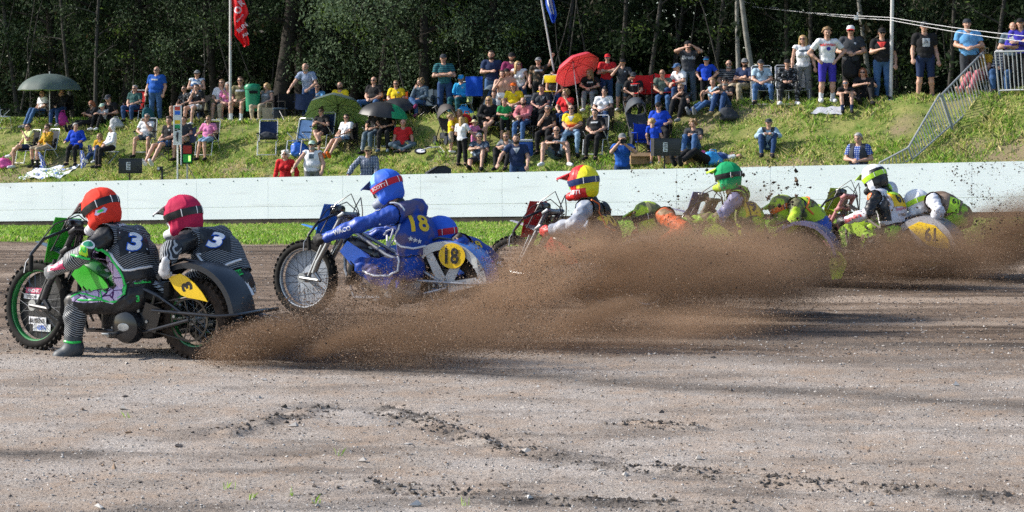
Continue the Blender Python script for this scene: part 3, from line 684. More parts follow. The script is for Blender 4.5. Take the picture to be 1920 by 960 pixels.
def sit(arms='lap', legs='bent', seat=.42, back=.0):
    s0 = seat; J = dict(pelvis=(0, 0, s0 + .1), chest=(0, .05 + back, s0 + .41), neck=(0, .05 + back, s0 + .61), head=(0, .01 + back, s0 + .765))
    for s, L in ((1, 'L'), (-1, 'R')):
        J['sh' + L] = (s * .185, .045 + back, s0 + .55); J['hip' + L] = (s * .095, -.02, s0 + .08); J['kn' + L] = (s * .14, -.43, s0 + .085); J['an' + L] = (s * .14, -.45, .085); J['toe' + L] = (s * .17, -.62, .035)
        J['el' + L] = (s * .25, -.02, s0 + .29); J['wr' + L] = (s * .10, -.25, s0 + .2)
        if legs == 'out': J['kn' + L] = (s * .13, -.42, s0 + .10); J['an' + L] = (s * .13, -.74, .10); J['toe' + L] = (s * .15, -.84, .20)
        if legs == 'high': J['kn' + L] = (s * .12, -.36, s0 + .22); J['an' + L] = (s * .12, -.62, .085); J['toe' + L] = (s * .14, -.79, .035)
        if legs == 'wide': J['kn' + L] = (s * .22, -.40, s0 + .085); J['an' + L] = (s * .23, -.43, .085); J['toe' + L] = (s * .28, -.59, .035)
    if legs == 'cross': J['knL'] = (.06, -.42, s0 + .17); J['anL'] = (-.24, -.50, s0 + .02); J['toeL'] = (-.34, -.60, s0 - .04)
    if legs == 'cross2': J['knR'] = (-.06, -.42, s0 + .17); J['anR'] = (.20, -.56, s0 - .02); J['toeR'] = (.24, -.70, s0 - .1)
    def arm(L, el, wr):
        s = 1 if L == 'L' else -1; J['el' + L] = (s * el[0], el[1], s0 + el[2]); J['wr' + L] = (s * wr[0], wr[1], s0 + wr[2])
    if arms == 'rest': arm('L', (.29, .0, .30), (.27, -.24, .24)); arm('R', (.29, .0, .30), (.27, -.24, .24))
    elif arms == 'chin': arm('L', (.22, -.14, .30), (.04, -.13, .58)); arm('R', (.26, -.03, .28), (.10, -.27, .2))
    elif arms == 'chin2': arm('R', (.22, -.14, .30), (.04, -.13, .58)); arm('L', (.26, -.03, .28), (.10, -.27, .2))
    elif arms == 'phone': arm('L', (.24, -.12, .30), (.05, -.30, .40)); arm('R', (.24, -.12, .30), (.05, -.30, .40))
    elif arms == 'crossed': arm('L', (.25, -.05, .29), (-.07, -.2, .31)); arm('R', (.25, -.05, .28), (-.09, -.16, .34))
    elif arms == 'reach': arm('R', (.34, -.1, .36), (.50, -.30, .30))
    elif arms == 'knees': arm('L', (.26, -.20, .30), (.05, -.42, .22)); arm('R', (.26, -.20, .30), (.05, -.42, .2))
    if arms == 'knees':
        for k in ('chest', 'neck', 'head', 'shL', 'shR'):
            x, y, z = J[k]; d = z - s0 - .1; J[k] = (x, y - d * .36, z - d * .07)
    return J
def ground(legs='up', arms='knees', fwd=0.0):
    J = dict(pelvis=(0, 0, .11), chest=(0, .05 - fwd * .3, .42), neck=(0, .02 - fwd * .5, .62), head=(0, -.03 - fwd * .65, .77))
    for s, L in ((1, 'L'), (-1, 'R')):
        J['sh' + L] = (s * .185, .02 - fwd * .45, .56); J['hip' + L] = (s * .095, -.02, .10); J['kn' + L] = (s * .15, -.34, .47); J['an' + L] = (s * .14, -.56, .085); J['toe' + L] = (s * .16, -.74, .035)
        if legs == 'out': J['kn' + L] = (s * .12, -.44, .20); J['an' + L] = (s * .12, -.86, .09); J['toe' + L] = (s * .14, -.92, .22)
        if legs == 'indian': J['kn' + L] = (s * .36, -.26, .16); J['an' + L] = (-s * .10, -.40, .09); J['toe' + L] = (-s * .24, -.42, .06)
        if legs == 'wide': J['kn' + L] = (s * .30, -.32, .45); J['an' + L] = (s * .34, -.52, .085); J['toe' + L] = (s * .42, -.67, .035)
        J['el' + L] = (s * .27, -.17 - fwd * .3, .40); J['wr' + L] = (s * .05, -.39, .46)
        if arms == 'lap': J['el' + L] = (s * .26, -.06, .30); J['wr' + L] = (s * .09, -.25, .28)
        if arms == 'phone': J['el' + L] = (s * .24, -.15, .36); J['wr' + L] = (s * .05, -.30, .44)
        if arms == 'back': J['el' + L] = (s * .28, .18, .32); J['wr' + L] = (s * .30, .28, .10)
        if arms == 'side': J['el' + L] = (s * .27, .02, .30); J['wr' + L] = (s * .30, -.06, .06)
    if arms == 'chin': J['elR'] = (-.22, -.2, .42); J['wrR'] = (-.03, -.17, .62)
    if legs == 'onedown': J['knR'] = (-.22, -.36, .16); J['anR'] = (-.16, -.62, .09); J['toeR'] = (-.2, -.72, .14)
    return J
def lie():
    J = dict(pelvis=(0, 0, .12), chest=(0, .30, .16), neck=(0, .50, .16), head=(0, .66, .19))
    for s, L in ((1, 'L'), (-1, 'R')):
        J['sh' + L] = (s * .18, .45, .14); J['hip' + L] = (s * .09, -.03, .11); J['kn' + L] = (s * .12, -.40, .30); J['an' + L] = (s * .12, -.72, .08); J['toe' + L] = (s * .14, -.78, .2)
        J['el' + L] = (s * .30, .30, .12); J['wr' + L] = (s * .08, .16, .27)
    J['elL'] = (.33, .58, .2); J['wrL'] = (.12, .70, .16)
    return J

def body_prims(J, fat=0.0, fem=False, thick=1.0):
    P = {k: V3(*v) for k, v in J.items()}; k = thick
    up = P['neck'] - P['pelvis']; M = frame_of(up, P['shL'] - P['shR']); up = up / np.linalg.norm(up); bel = P['pelvis'] * .52 + P['chest'] * .48
    cw = (.150 if fem else .168) * k; f = M[1]
    hl = P['hipL'] - P['hipR']; Mp = frame_of(P['chest'] - P['pelvis'], hl)
    pr = [elp(P['pelvis'], ((.158 if not fem else .165) * k + fat * .5, .115 * k + fat * .6, .125), Mp, 'pelvis'),
          elp(bel - f * 0 , ((.135 if fem else .15) * k + fat, .10 * k + fat * 1.15, .15), M, 'belly'),
          elp(P['chest'], (cw + fat * .5, .112 * k + fat * .5, .17), M, 'chest'),
          cap(P['shL'] - M[0] * .03, P['shR'] + M[0] * .03, .062 * k, .062 * k, 'chest'),
          cap(P['neck'] - up * .07, P['neck'] * .45 + P['head'] * .55, .060 * k, .050, 'neck')]
    if fem: pr += [elp(P['chest'] + sgn * M[0] * .075 + _fwd(M, J) * .095 - up * .03, (.06, .055, .06), M, 'chest') for sgn in (1, -1)]
    a = (.9 if fem else 1.0) * k + fat * 1.2
    for L in 'LR':
        sh, el, wr = P['sh' + L], P['el' + L], P['wr' + L]; hp, kn, an, to = P['hip' + L], P['kn' + L], P['an' + L], P['toe' + L]
        pr += [cap(sh, el, .056 * a, .042 * a, 'uarm' + L), cap(el, el * .6 + wr * .4, .042 * a, .042 * a, 'farm' + L), cap(el * .6 + wr * .4, wr, .042 * a, .028 * a, 'farn' + L)]
        c = kn * .68 + an * .32; back = V3(0, 0, 0)
        pr += [cap(hp, kn, (.088 + fat * .35) * k, .058 * k, 'thigh' + L), cap(kn, c, .056 * k, .060 * k, 'calf' + L), cap(c, an, .060 * k, .040 * k, 'shin' + L)]
        d = to - an; d /= np.linalg.norm(d); pr += [cap(an - d * .03 - V3(0, 0, .03), to * .9 + an * .1, .045, .040, 'foot' + L)]
    return pr
def _fwd(M, J):
    f = M[1]; kn = (V3(*J['toeL']) + V3(*J['toeR'])) / 2 - V3(*J['pelvis']); return f if f.dot(kn) > 0 else -f
def head_frame(yaw, pitch, roll=0.0):
    cy_, sy_, cp, sp_ = math.cos(yaw), math.sin(yaw), math.cos(pitch), math.sin(pitch)
    Rz = np.array([[cy_, -sy_, 0], [sy_, cy_, 0], [0, 0, 1]]); Rx = np.array([[1, 0, 0], [0, cp, -sp_], [0, sp_, cp]])
    return Rz @ Rx

# ------------------------------------------------------------------ head wear shared by everybody
def hair_mesh(kind):
    V, F, fm = HEAD; N = vnormals(V, F); x, y, z = V[:, 0], V[:, 1], V[:, 2]
    line = np.interp(y, [-.09, -.055, -.02, .02, .06, .12], [.088, .078, .045, -.03, -.075, -.09])
    if kind in ('short', 'ring'):
        keep = (z > line) & (z > -.10)
        if kind == 'ring': keep &= z < .055
        off = .011 + .007 * vnoise(x * 60 + 9, y * 60 + z * 60, 3)
        e = extract(V, F, keep, off, N); return np_mesh('hair', e[0], e[1], (), True)
    if kind == 'tuft':
        keep = (z > line - .0) & (z > .0); e = extract(V, F, keep, .018 + .022 * vnoise(x * 45 + 9, y * 45 + z * 45, 5), N); return np_mesh('hair', e[0], e[1], (), True)
    pr = [elp((0, .022, .04), (.088, .103, .096), I3, 'h')]
    if kind in ('bob', 'long'):
        d = -.10 if kind == 'bob' else -.27
        for s in (1, -1): pr += [cap((s * .07, .02, .03), (s * .082, .035, d), .034, .030, 'h'), cap((s * .055, -.03, .07), (s * .085, -.01, d * .6), .022, .022, 'h')]
        pr += [cap((0, .08, .03), (0, .075, d), .06, .05, 'h'), cap((.045, .06, .03), (.06, .06, d), .045, .04, 'h'), cap((-.045, .06, .03), (-.06, .06, d), .045, .04, 'h')]
    if kind == 'curly':
        for i in range(26):
            a = i * 2.4; h = .10 - .2 * i / 26; r_ = math.sqrt(max(.02, 1 - (h / .13) ** 2)) * .1
            if not (math.sin(a) < -.35 and h < .05): pr.append(elp((math.cos(a) * r_, math.sin(a) * r_ + .025, h + .02), (.036, .036, .036), I3, 'h'))
    if kind == 'bun': pr.append(elp((0, .06, .15), (.045, .045, .04), I3, 'h'))
    if kind == 'pony': pr += [cap((0, .11, .06), (.05, .14, -.12), .035, .045, 'h'), cap((.05, .14, -.12), (.05, .13, -.34), .045, .02, 'h')]
    pr.append(elp((0, -.095, -.02), (.062, .075, .098), I3, 'minus')); pr.append(elp((0, -.05, -.14), (.06, .075, .1), I3, 'minus'))
    P, F2 = sdf_mesh(pr, .012, .02); F2 = flip_if_needed(P, F2); N2 = vnormals(P, F2)
    P = P + N2 * (.010 * (vnoise(P[:, 0] * 70 + 5, P[:, 2] * 22 + P[:, 1] * 50, 8) - .5))[:, None]
    return np_mesh('hair', P, F2, (), True)
def cap_mesh(kind):
    m = MB(); prof = [(.001, .135), (.05, .128), (.085, .10), (.099, .06), (.101, .035), (.095, .033)]
    m.lathe(prof[::-1], 20, 0, Matrix.Translation((0, .014, 0)) @ Matrix.Diagonal((.9, 1.08, 1, 1)))
    if kind == 'cap':
        m.sheet([[(t * .075 * (1 - .18 * q * q), -.085 - .085 * q * (1 - .25 * t * t), .05 - .022 * q - .018 * t * t) for t in (-1, -.6, -.2, .2, .6, 1)] for q in (0, .5, 1)], 1, .004)
    if kind == 'hat':
        m.lathe([(.09, .04), (.13, .035), (.165, .025), (.165, .02), (.09, .033)], 22, 1, Matrix.Translation((0, .014, 0)))
    if kind == 'flat':
        m.sheet([[(t * .08, -.075 - .05 * q * (1 - .25 * t * t), .06 - .02 * q - .012 * t * t) for t in (-1, -.5, 0, .5, 1)] for q in (0, 1)], 1, .006)
    me = m.mesh('cap', [mat('cap_black', (.02, .02, .022)), mat('cap_black', (.02, .02, .022))]); return me
def glasses_mesh():
    m = MB()
    for s in (1, -1): m.ell((s * .034, -.093, .004), (.03, .012, .019), 10, 6, 0, Matrix.Rotation(s * .25, 4, 'Z'))
    m.tube([(-.03, -.1, .012), (0, -.106, .014), (.03, -.1, .012)], .005, 5); 
    for s in (1, -1): m.tube([(s * .06, -.085, .01), (s * .082, -.04, .012), (s * .085, .02, .01)], .005, 5)
    return m.mesh('sunglasses', mat('lens_black', (.008, .008, .01), .12, var=0))
HAIRM = {k: hair_mesh(k) for k in ('short', 'ring', 'tuft', 'bob', 'long', 'curly', 'bun', 'pony')}
CAPM = {k: cap_mesh(k) for k in ('cap', 'hat', 'beanie', 'flat')}
GLASSM = glasses_mesh()
def beard_mesh():
    V, F, fm = HEAD; N = vnormals(V, F); x, y, z = V[:, 0], V[:, 1], V[:, 2]
    keep = (y < .01) & (z < -.045) & (z > -.125) & ~((abs(x) < .02) & (z > -.066) & (z < -.048)); e = extract(V, F, keep, .010 + .01 * vnoise(x * 50 + 9, z * 50 + 3, 3), N); return np_mesh('beard', e[0], e[1], (), True)
BEARDM = beard_mesh()
def with_mats(o, *ms):
    while len(o.data.materials) < len(ms): o.data.materials.append(ms[len(o.data.materials)])
    for s, m in zip(o.material_slots, ms): s.link = 'OBJECT'; s.material = m
    return o
SKIN = [mat('skin_fair', (.52, .30, .215), .55, var=.08), mat('skin_tan', (.40, .215, .14), .55, var=.08), mat('skin_pink', (.56, .29, .22), .55, var=.08)]
EYE = mat('eye_dark', (.05, .035, .03), .4, var=0); LIP = mat('lip', (.36, .13, .11), .5, var=0)
HAIRC = dict(black=(.012, .010, .009), brown=(.05, .028, .015), dark=(.028, .018, .012), blond=(.42, .27, .11), grey=(.33, .32, .31), white=(.62, .60, .57), red=(.22, .07, .025), fair=(.24, .15, .07))
def hairmat(c): return mat('hair_' + c, HAIRC[c], .5, var=.3, scale=40)

def grow(J, name, fat=0, fem=False, thick=1.0, vox=.021, skin=0, hyaw=0.0, hpitch=0.0, kid=1.0, hand=('relax', 'relax'), k=.035, roll=0.0):
    """The bare body as one mesh object; returns (object, data for the clothes)."""
    pr = body_prims(J, fat, fem, thick); V, F = sdf_mesh(pr, vox, k); F = flip_if_needed(V, F)
    HV, HF, Hm = HEAD; RM = head_frame(hyaw, hpitch); Hp = V3(*J['head']); hs = kid
    if roll: RM = RM @ np.array([[math.cos(roll), 0, math.sin(roll)], [0, 1, 0], [-math.sin(roll), 0, math.cos(roll)]])
    parts = [(V, F, None), ((HV * hs) @ RM.T + Hp, HF, Hm)]
    hd = {}
    for i, L in enumerate('LR'):
        wr, el = V3(*J['wr' + L]), V3(*J['el' + L]); d = wr - el
        tv, tf = {'relax': HAND_RELAX, 'fist': HAND_FIST, 'grip': HAND_GRIP}[hand[i]]
        side = J.get('thumb' + L, (V3(*J['shR']) - V3(*J['shL'])) * (1 if L == 'L' else -1) + V3(0, 0, .25)); Rm = rot_to(J.get('fing' + L, d), V3(*side))
        hv = tv * V3(1, 1, 1 if (L == 'R') else -1); hf = tf if L == 'R' else [f[:, ::-1] for f in tf]
        if J.get('palm' + L) is not None and (Rm[:, 2] * (-1 if L == 'R' else 1)).dot(V3(*J['palm' + L])) < 0: hv = hv * V3(1, 1, -1); hf = [f[:, ::-1] for f in hf]
        P = hv @ Rm.T * (.95 if fem else 1.0) + wr; parts.append((P, hf, None)); hd[L] = (P, hf)
    AV, AF, AM = merge(parts)
    me = np_mesh(name, AV, AF, [SKIN[skin], EYE, LIP], True, AM)
    o = link(name, me)
    return o, dict(V=V, F=F, N=vnormals(V, F), prims=pr, R=RM, head=Hp, hs=hs, hands=hd, J=J)
def cloth(o, B, name, test, off, m, wr=.006, seed=0, thickrim=True):
    g, t = classify(B['prims'], B['V']) if 'cls' not in B else B['cls']; B['cls'] = (g, t)
    V = B['V']; keep = test(g, t, V); of = off + wr * (vnoise(V[:, 0] * 22 + seed, V[:, 2] * 14 + V[:, 1] * 9, 6) - .4)
    e = extract(V, B['F'], keep, of, B['N'])
    if e is None: return None
    return link(name, np_mesh(name, e[0], e[1], m if isinstance(m, (list, tuple)) else [m], True), o)
def headwear(o, B, name, me, ms, s=1.0):
    c = link(name, me, o); M = Matrix(B['R'].tolist()).to_4x4(); M.translation = Vector(B['head']); c.matrix_local = M @ Matrix.Scale(B['hs'] * s, 4)
    return with_mats(c, *ms)
isin = lambda g, *n: np.isin(g, [q + L for q in n for L in 'LR'] + list(n))
def dress(o, B, shirt=None, sleeve='short', bottom=None, leg='long', shoe=None, sock=None, hair='short', hairc='brown', hat=None, hatc=None, brim=None, glasses=False, beard=None, vest=None, skirt=None, shirt_name='shirt'):
    pz = B['J']['pelvis'][2]
    up = V3(*B['J']['neck']) - V3(*B['J']['pelvis']); up /= np.linalg.norm(up); pv = V3(*B['J']['pelvis'])
    hgt = lambda V: (V - pv) @ up
    if bottom is not None:
        lim = {'long': 9, 'knee': 1.5, 'shorts': .72, 'brief': .45}[leg]
        def tb(g, t, V):
            k = isin(g, 'pelvis') | (isin(g, 'thigh') & (t < lim)) | (isin(g, 'belly') & (hgt(V) < .10))
            if leg == 'long': k |= isin(g, 'calf') | (isin(g, 'shin') & (t < .92))
            return k
        cloth(o, B, {'long': 'trousers'}.get(leg, 'shorts'), tb, .014 if leg != 'long' else .012, bottom, .010, 3)
    if shirt is not None:
        def ts(g, t, V):
            k = isin(g, 'chest', 'belly') | (isin(g, 'pelvis') & (hgt(V) > (-.04 if skirt is None else -.3)))
            if skirt: k |= isin(g, 'thigh') & (t < skirt)
            lim = {'none': .06, 'short': .68, 'elbow': 1.0, 'long': 1.0}[sleeve]
            k |= isin(g, 'uarm') & (t < lim if sleeve != 'long' else t < 9)
            if sleeve == 'long': k |= isin(g, 'farm') | (isin(g, 'farn') & (t < .9))
            k |= isin(g, 'neck') & (t < .12)
            return k
        cloth(o, B, shirt_name, ts, .022, shirt, .016, 8)
    if vest is not None: cloth(o, B, 'waistcoat', lambda g, t, V: isin(g, 'chest', 'belly') & ~((np.abs(V[:, 0] - B['J']['neck'][0]) < .05) & (V[:, 1] < B['J']['chest'][1])), .036, vest, .01, 4)
    for L in 'LR':
        if sock is not None: cloth(o, B, 'sock', lambda g, t, V: (g == 'shin' + L) & (t > .45), .006, sock, .002)
        if shoe is not None: cloth(o, B, 'shoe', lambda g, t, V: (g == 'foot' + L) | ((g == 'shin' + L) & (t > .93)), .010, shoe, .003)
    if hair: headwear(o, B, 'hair', HAIRM[hair], [hairmat(hairc)])
    if hat: headwear(o, B, 'hat' if hat == 'hat' else 'cap', CAPM[hat], [hatc, brim or hatc])
    if glasses: headwear(o, B, 'sunglasses', GLASSM, [glasses if not isinstance(glasses, bool) else mat('lens_black', (.008, .008, .01), .12, var=0)])
    if beard: headwear(o, B, 'beard', BEARDM, [hairmat(beard)])

# ------------------------------------------------------------------ folding chairs
TUBE = mat('tube_white', (.72, .73, .74), .3, .3, var=.05); TUBED = mat('tube_dark', (.03, .03, .033), .4, .5, var=.05); TUBEG = mat('tube_grey', (.42, .43, .44), .3, .8, var=.05)
CLOTH = dict(black=(.018, .018, .02), navy=(.02, .035, .09), blue=(.02, .10, .42), royal=(.012, .06, .50), red=(.55, .025, .03), white=(.74, .75, .78), pink=(.68, .22, .42), mustard=(.55, .32, .03), khaki=(.19, .17, .09), teal=(.03, .14, .15),
             grey=(.20, .21, .22), lgrey=(.42, .43, .44), beige=(.42, .35, .25), denim=(.055, .12, .26), jean=(.03, .065, .16), ljean=(.22, .34, .48), green=(.02, .28, .08), yellow=(.75, .58, .02), purple=(.16, .02, .09), sky=(.12, .32, .60), charcoal=(.045, .05, .06),
             lime=(.62, .70, .30), cyan=(.03, .36, .72), plum=(.22, .03, .10), rose=(.50, .17, .20), dteal=(.02, .09, .11), orange=(.70, .14, .02), slate=(.09, .13, .17), ice=(.36, .50, .62), violet=(.05, .04, .36), silver=(.5, .52, .55))
def C(n): return mat('cloth_' + n, CLOTH[n], .85, var=.15, scale=9, bump=.25, bscale=16)
CHM = {}
def chair_mesh(kind, c):
    if (kind, c) in CHM: return CHM[kind, c]
    fab = C(c); parts = []
    if kind == 'deck':
        f = MB(); t = .013
        for s in (1, -1):
            x = s * .27
            f.tube([(x, -.30, 0), (x, -.22, .40), (x * .98, .16, .42), (x * .96, .30, 1.02)], t, 7); f.tube([(x * 1.06, .34, 0), (x * 1.06, .05, .44), (x * 1.06, -.20, .62)], t, 7)
            f.tube([(x * .99, .20, .60), (x * 1.06, .1, .64)], t * .8, 6)
        f.tube([(-.26, .30, 1.0), (-.22, .31, 1.05), (.22, .31, 1.05), (.26, .30, 1.0)], t, 7); f.tube([(-.27, -.31, .02), (.27, -.31, .02)], t, 7); f.tube([(-.286, .34, .02), (.286, .34, .02)], t, 7)
        parts.append(('frame', f.mesh('frame', TUBE)))
        a = MB(); a.sheet([[(x, y, .415 - .03 * math.cos(x * 5)) for x in np.linspace(-.255, .255, 6)] for y in (-.21, -.1, .05, .17)], 0, .012); parts.append(('seat', a.mesh('seat', fab)))
        a = MB(); a.sheet([[(x, .175 + .135 * (z - .45) / .55 + .02 * math.cos(x * 5), z) for x in np.linspace(-.25, .25, 6)] for z in (.46, .6, .8, 1.0)], 0, .012); parts.append(('backrest', a.mesh('backrest', fab)))
        for s in (1, -1):
            a = MB(); a.box((s * .286, -.03, .645), (.05, .40, .03), b=.01); parts.append(('armrest', a.mesh('armrest', C('black'))))
    elif kind == 'camp':
        f = MB(); t = .011
        for s in (1, -1):
            x = s * .30
            f.tube([(x, -.27, .62), (x, -.25, 0)], t, 6); f.tube([(x * .95, .25, .02), (x * .93, .27, .86)], t, 6)
            f.tube([(x, -.25, .02), (x * .95, .25, .40)], t, 6); f.tube([(x, -.25, .38), (x * .95, .25, .03)], t, 6)
        f.tube([(-.30, -.25, .02), (.30, -.25, .40)], t, 6); f.tube([(.30, -.26, .02), (-.30, -.26, .40)], t, 6); f.tube([(-.28, .25, .02), (.28, .25, .40)], t, 6); f.tube([(.28, .26, .02), (-.28, .26, .40)], t, 6)
        parts.append(('frame', f.mesh('frame', TUBED)))
        a = MB(); a.sheet([[(x, y, .40 - .05 * math.cos(x * 5) * math.cos(y * 5)) for x in np.linspace(-.285, .285, 7)] for y in (-.25, -.1, .05, .24)], 0, .012); parts.append(('seat', a.mesh('seat', fab)))
        a = MB(); a.sheet([[(x, .255 + .03 * math.cos(x * 5), z - .03 * (abs(x) < .2)) for x in np.linspace(-.28, .28, 7)] for z in (.42, .6, .75, .88)], 0, .012); parts.append(('backrest', a.mesh('backrest', fab)))
        for s in (1, -1):
            a = MB(); a.box((s * .30, -.01, .625), (.075, .54, .018), b=.006); parts.append(('armrest', a.mesh('armrest', fab)))
    elif kind == 'metal':
        f = MB(); t = .012
        for s in (1, -1):
            x = s * .22; f.tube([(x, -.24, 0), (x, .13, .50), (x * .9, .24, .86)], t, 7); f.tube([(x * .92, .28, 0), (x * .92, -.16, .43)], t, 7)
        f.tube([(-.2, .24, .86), (-.17, .25, .89), (.17, .25, .89), (.2, .24, .86)], t, 7); parts.append(('frame', f.mesh('frame', TUBE)))
        a = MB(); a.box((0, -.02, .445), (.40, .38, .035), b=.012); parts.append(('seat', a.mesh('seat', fab))); a = MB(); a.box((0, .225, .78), (.38, .03, .19), b=.012); parts.append(('backrest', a.mesh('backrest', fab)))
    else:
        f = MB(); t = .011
        for s in (1, -1): f.tube([(s * .2, -.17, 0), (s * .2, .17, .38)], t, 6); f.tube([(s * .2, .17, 0), (s * .2, -.17, .38)], t, 6)
        parts.append(('frame', f.mesh('frame', TUBEG))); a = MB(); a.sheet([[(x, y, .385 - .025 * math.cos(y * 8)) for x in (-.22, 0, .22)] for y in (-.17, 0, .17)], 0, .012); parts.append(('seat', a.mesh('seat', fab)))
    CHM[kind, c] = parts; return parts
def chair(kind, c, loc, yaw, label, s=1.0):
    r = empty('folding_chair' if kind != 'stool' else 'folding_stool', loc, R(yaw), label, 'chair' if kind != 'stool' else 'stool', 'folding seats on the bank'); r.scale = (s, s, s)
    for n, me in chair_mesh(kind, c): link(n, me, r)
    return r

# ------------------------------------------------------------------ spectators
PGROUP = 'spectators on the grass bank'
PEOPLE = {}
def put(key, label, px, hy, by, J, mode='stand', yaw=0, hyaw=0, hpitch=0, kid=None, chair_=None, fat=0, fem=False, skin=0, lift=0, hand=('relax', 'relax'), smax=1.12, smin=.86, thick=1.0, decal=None, wd=1.09, **dr):
    a = R(yaw); fx, fy = math.sin(a), -math.cos(a); top = max(v[2] for v in J.values()) + .125
    if mode == 'lie': top = .3
    if mode == 'wall':                                       # stands low behind the board wall
        best = None
        for v in np.arange(.5, 3.4, .05):
            u = uv_px(px, v); X, Y = xy_of(u, v); z = tz(X, Y); zh = CAMZ - (hy - HY) / FPX * Y; e = abs(z + 1.75 * (kid or 1) - zh)
            if best is None or e < best[0]: best = (e, X, Y, z)
        _, X, Y, z = best; s = kid or 1.0; drop = 0
    else:
        d = {'stand': 0.0, 'sit': .45, 'ground': .62, 'lie': .0}[mode]
        X0, Y0, z0 = ray_bank(px, by); s = kid or 1.0
        for _ in range(4):
            Y = Y0 - d * s * fy; X = (px - CX) / FPX * Y + 0
            hx = J['head'][0] * math.cos(a) - J['head'][1] * math.sin(a); X -= hx * s
            z = tz(X, Y); zf = tz(X + d * s * fx, Y + d * s * fy); drop = max(-.12, min(.22, z - zf)) if d else 0
            zh = CAMZ - (hy - HY) / FPX * Y
            if kid is None: s = max(smin, min(smax, (zh - z - lift) / top))
            else: s = kid * max(.9, min(1.12, (zh - z - lift) / (top * kid)))
    if drop:
        J = dict(J)
        for k in list(J):
            q = J[k]
            if k[:2] in ('an', 'to'): J[k] = (q[0], q[1], q[2] - drop / s * .9)
            elif k[:2] == 'kn': J[k] = (q[0], q[1], q[2] - drop / s * .35)
    J = dict(J); jr = np.random.default_rng(int(px * 7 + hy)); ll = jr.normal() * .035
    for k in J:
        q = J[k]; b0 = J['pelvis'][2]; dz = max(0, q[2] - b0)
        if k[:2] in ('ch', 'ne', 'he', 'sh'): J[k] = (q[0] + ll * dz * 1.5, q[1] + jr.normal() * .006, q[2])
        elif k[:2] in ('el', 'wr'): J[k] = (q[0] + ll * dz + jr.normal() * .018, q[1] + jr.normal() * .018, q[2] + jr.normal() * .015)
        elif k[:2] == 'kn' and mode != 'stand': J[k] = (q[0] + jr.normal() * .03, q[1] + jr.normal() * .02, q[2] + abs(jr.normal()) * .015)
        elif k[:2] in ('an', 'to') and mode == 'stand': J[k] = (q[0] + (.03 if k[-1] == 'L' else -.03) * jr.random(), q[1] + (jr.random() - .5) * .05, q[2])
    hyaw += jr.normal() * 5; hpitch += jr.normal() * 4
    o, B = grow(J, 'person', fat, fem, (.93 if kid and kid < .8 else 1.0) * thick, .021 if (kid or 1) > .8 else .018, skin, R(hyaw), R(hpitch), 1.0 if not kid or kid > .85 else 1.0 / max(kid, .6) ** .55, hand)
    dress(o, B, **dr)
    if decal: decal(o)
    o.location = (X, Y, z + lift + .02); o.rotation_euler = (0, 0, a); o.scale = (s * wd, s * wd, s)
    tag(o, label, 'person', PGROUP); PEOPLE[key] = (o, J, s, Vector((X, Y, z)), yaw)
    if chair_:
        kind, c, desc = chair_; chair(kind, c, (X, Y, z + lift - .03), yaw, f'{desc} under {key}', 1.0 if s > .85 else s)
    return o
b_, w_ = C('black'), C('white')
CHK = two_tone('check_blue', (.55, .62, .72), (.08, .13, .28), 'check', 9, .62, .8); CHK2 = two_tone('check_blue_white', (.62, .66, .74), (.03, .05, .12), 'check', 8, .55, .8); CHK3 = two_tone('check_royal', (.45, .52, .7), (.02, .06, .3), 'check', 7, .5, .8); CHKT = two_tone('check_teal', (.06, .17, .16), (.015, .05, .05), 'check', 8, .6, .8)
STRT = two_tone('stripe_teal', (.03, .15, .17), (.008, .03, .05), 'stripe', 5.5, .7, .8); STRW = two_tone('stripe_sweater', (.6, .6, .62), (.06, .07, .12), 'stripe', 5, .55, .8); STRG = two_tone('stripe_dark', (.03, .035, .04), (.16, .17, .19), 'stripe', 5, .8, .8)
PRN = two_tone('print_dark', (.015, .017, .02), (.22, .24, .27), 'camo', 16, .6, .8); PRB = two_tone('print_blue', (.035, .06, .10), (.25, .33, .42), 'camo', 14, .58, .8); PRS = two_tone('print_summer', (.55, .6, .65), (.04, .12, .28), 'camo', 11, .5, .8); CAMO = two_tone('print_camo', (.03, .03, .025), (.30, .20, .12), 'camo', 9, .56, .8)
YR = two_tone('yellow_red_shirt', (.78, .58, .02), (.62, .05, .02), 'grad', width=.87, rough=.8); YRS = two_tone('yellow_red_shirt_seated', (.78, .58, .02), (.62, .05, .02), 'grad', width=.79, rough=.8)
MIR = mat('lens_mirror_blue', (.05, .35, .6), .08, .9, var=0); MIRO = mat('lens_mirror_orange', (.9, .35, .03), .08, .9, var=0)
DK = ('camp', 'black', 'black camp chair'); DN = ('camp', 'navy', 'navy camp chair')
jn, dn = C('jean'), C('denim')
# --- top of the bank, left part
put('the man in a white tee below the umbrella', 'man in white tee and jeans sitting left under the grey green umbrella', 79, 176, 236, sit('lap', 'high', .30), 'sit', -48, 5, chair_=DK, shirt=w_, bottom=dn, shoe=C('grey'), hair='short', hairc='dark', glasses=True)
put('the dark haired woman below the umbrella', 'dark haired woman in black jacket and jeans under the grey green umbrella, hand at mouth', 115, 176, 237, sit('chin', 'bent', .34), 'sit', -20, 0, chair_=DK, fem=True, shirt=b_, sleeve='long', bottom=jn, shoe=C('lgrey'), hair='long', hairc='dark')
put('auburn reader', 'auburn haired woman all in black lying back on the slope reading', 171, 194, 247, ground('out', 'phone'), 'ground', -52, 20, 25, fem=True, shirt=b_, sleeve='elbow', bottom=b_, shoe=b_, hair='bob', hairc='red', glasses=True)
put('green cap child', 'child in pale green cap and grey tee sitting beside the reading woman', 191, 200, 244, ground('up', 'knees'), 'ground', -25, 0, 10, kid=.78, shirt=C('lgrey'), bottom=b_, shoe=w_, hair='short', hairc='brown', hat='cap', hatc=mat('cap_mint', (.40, .55, .45)))
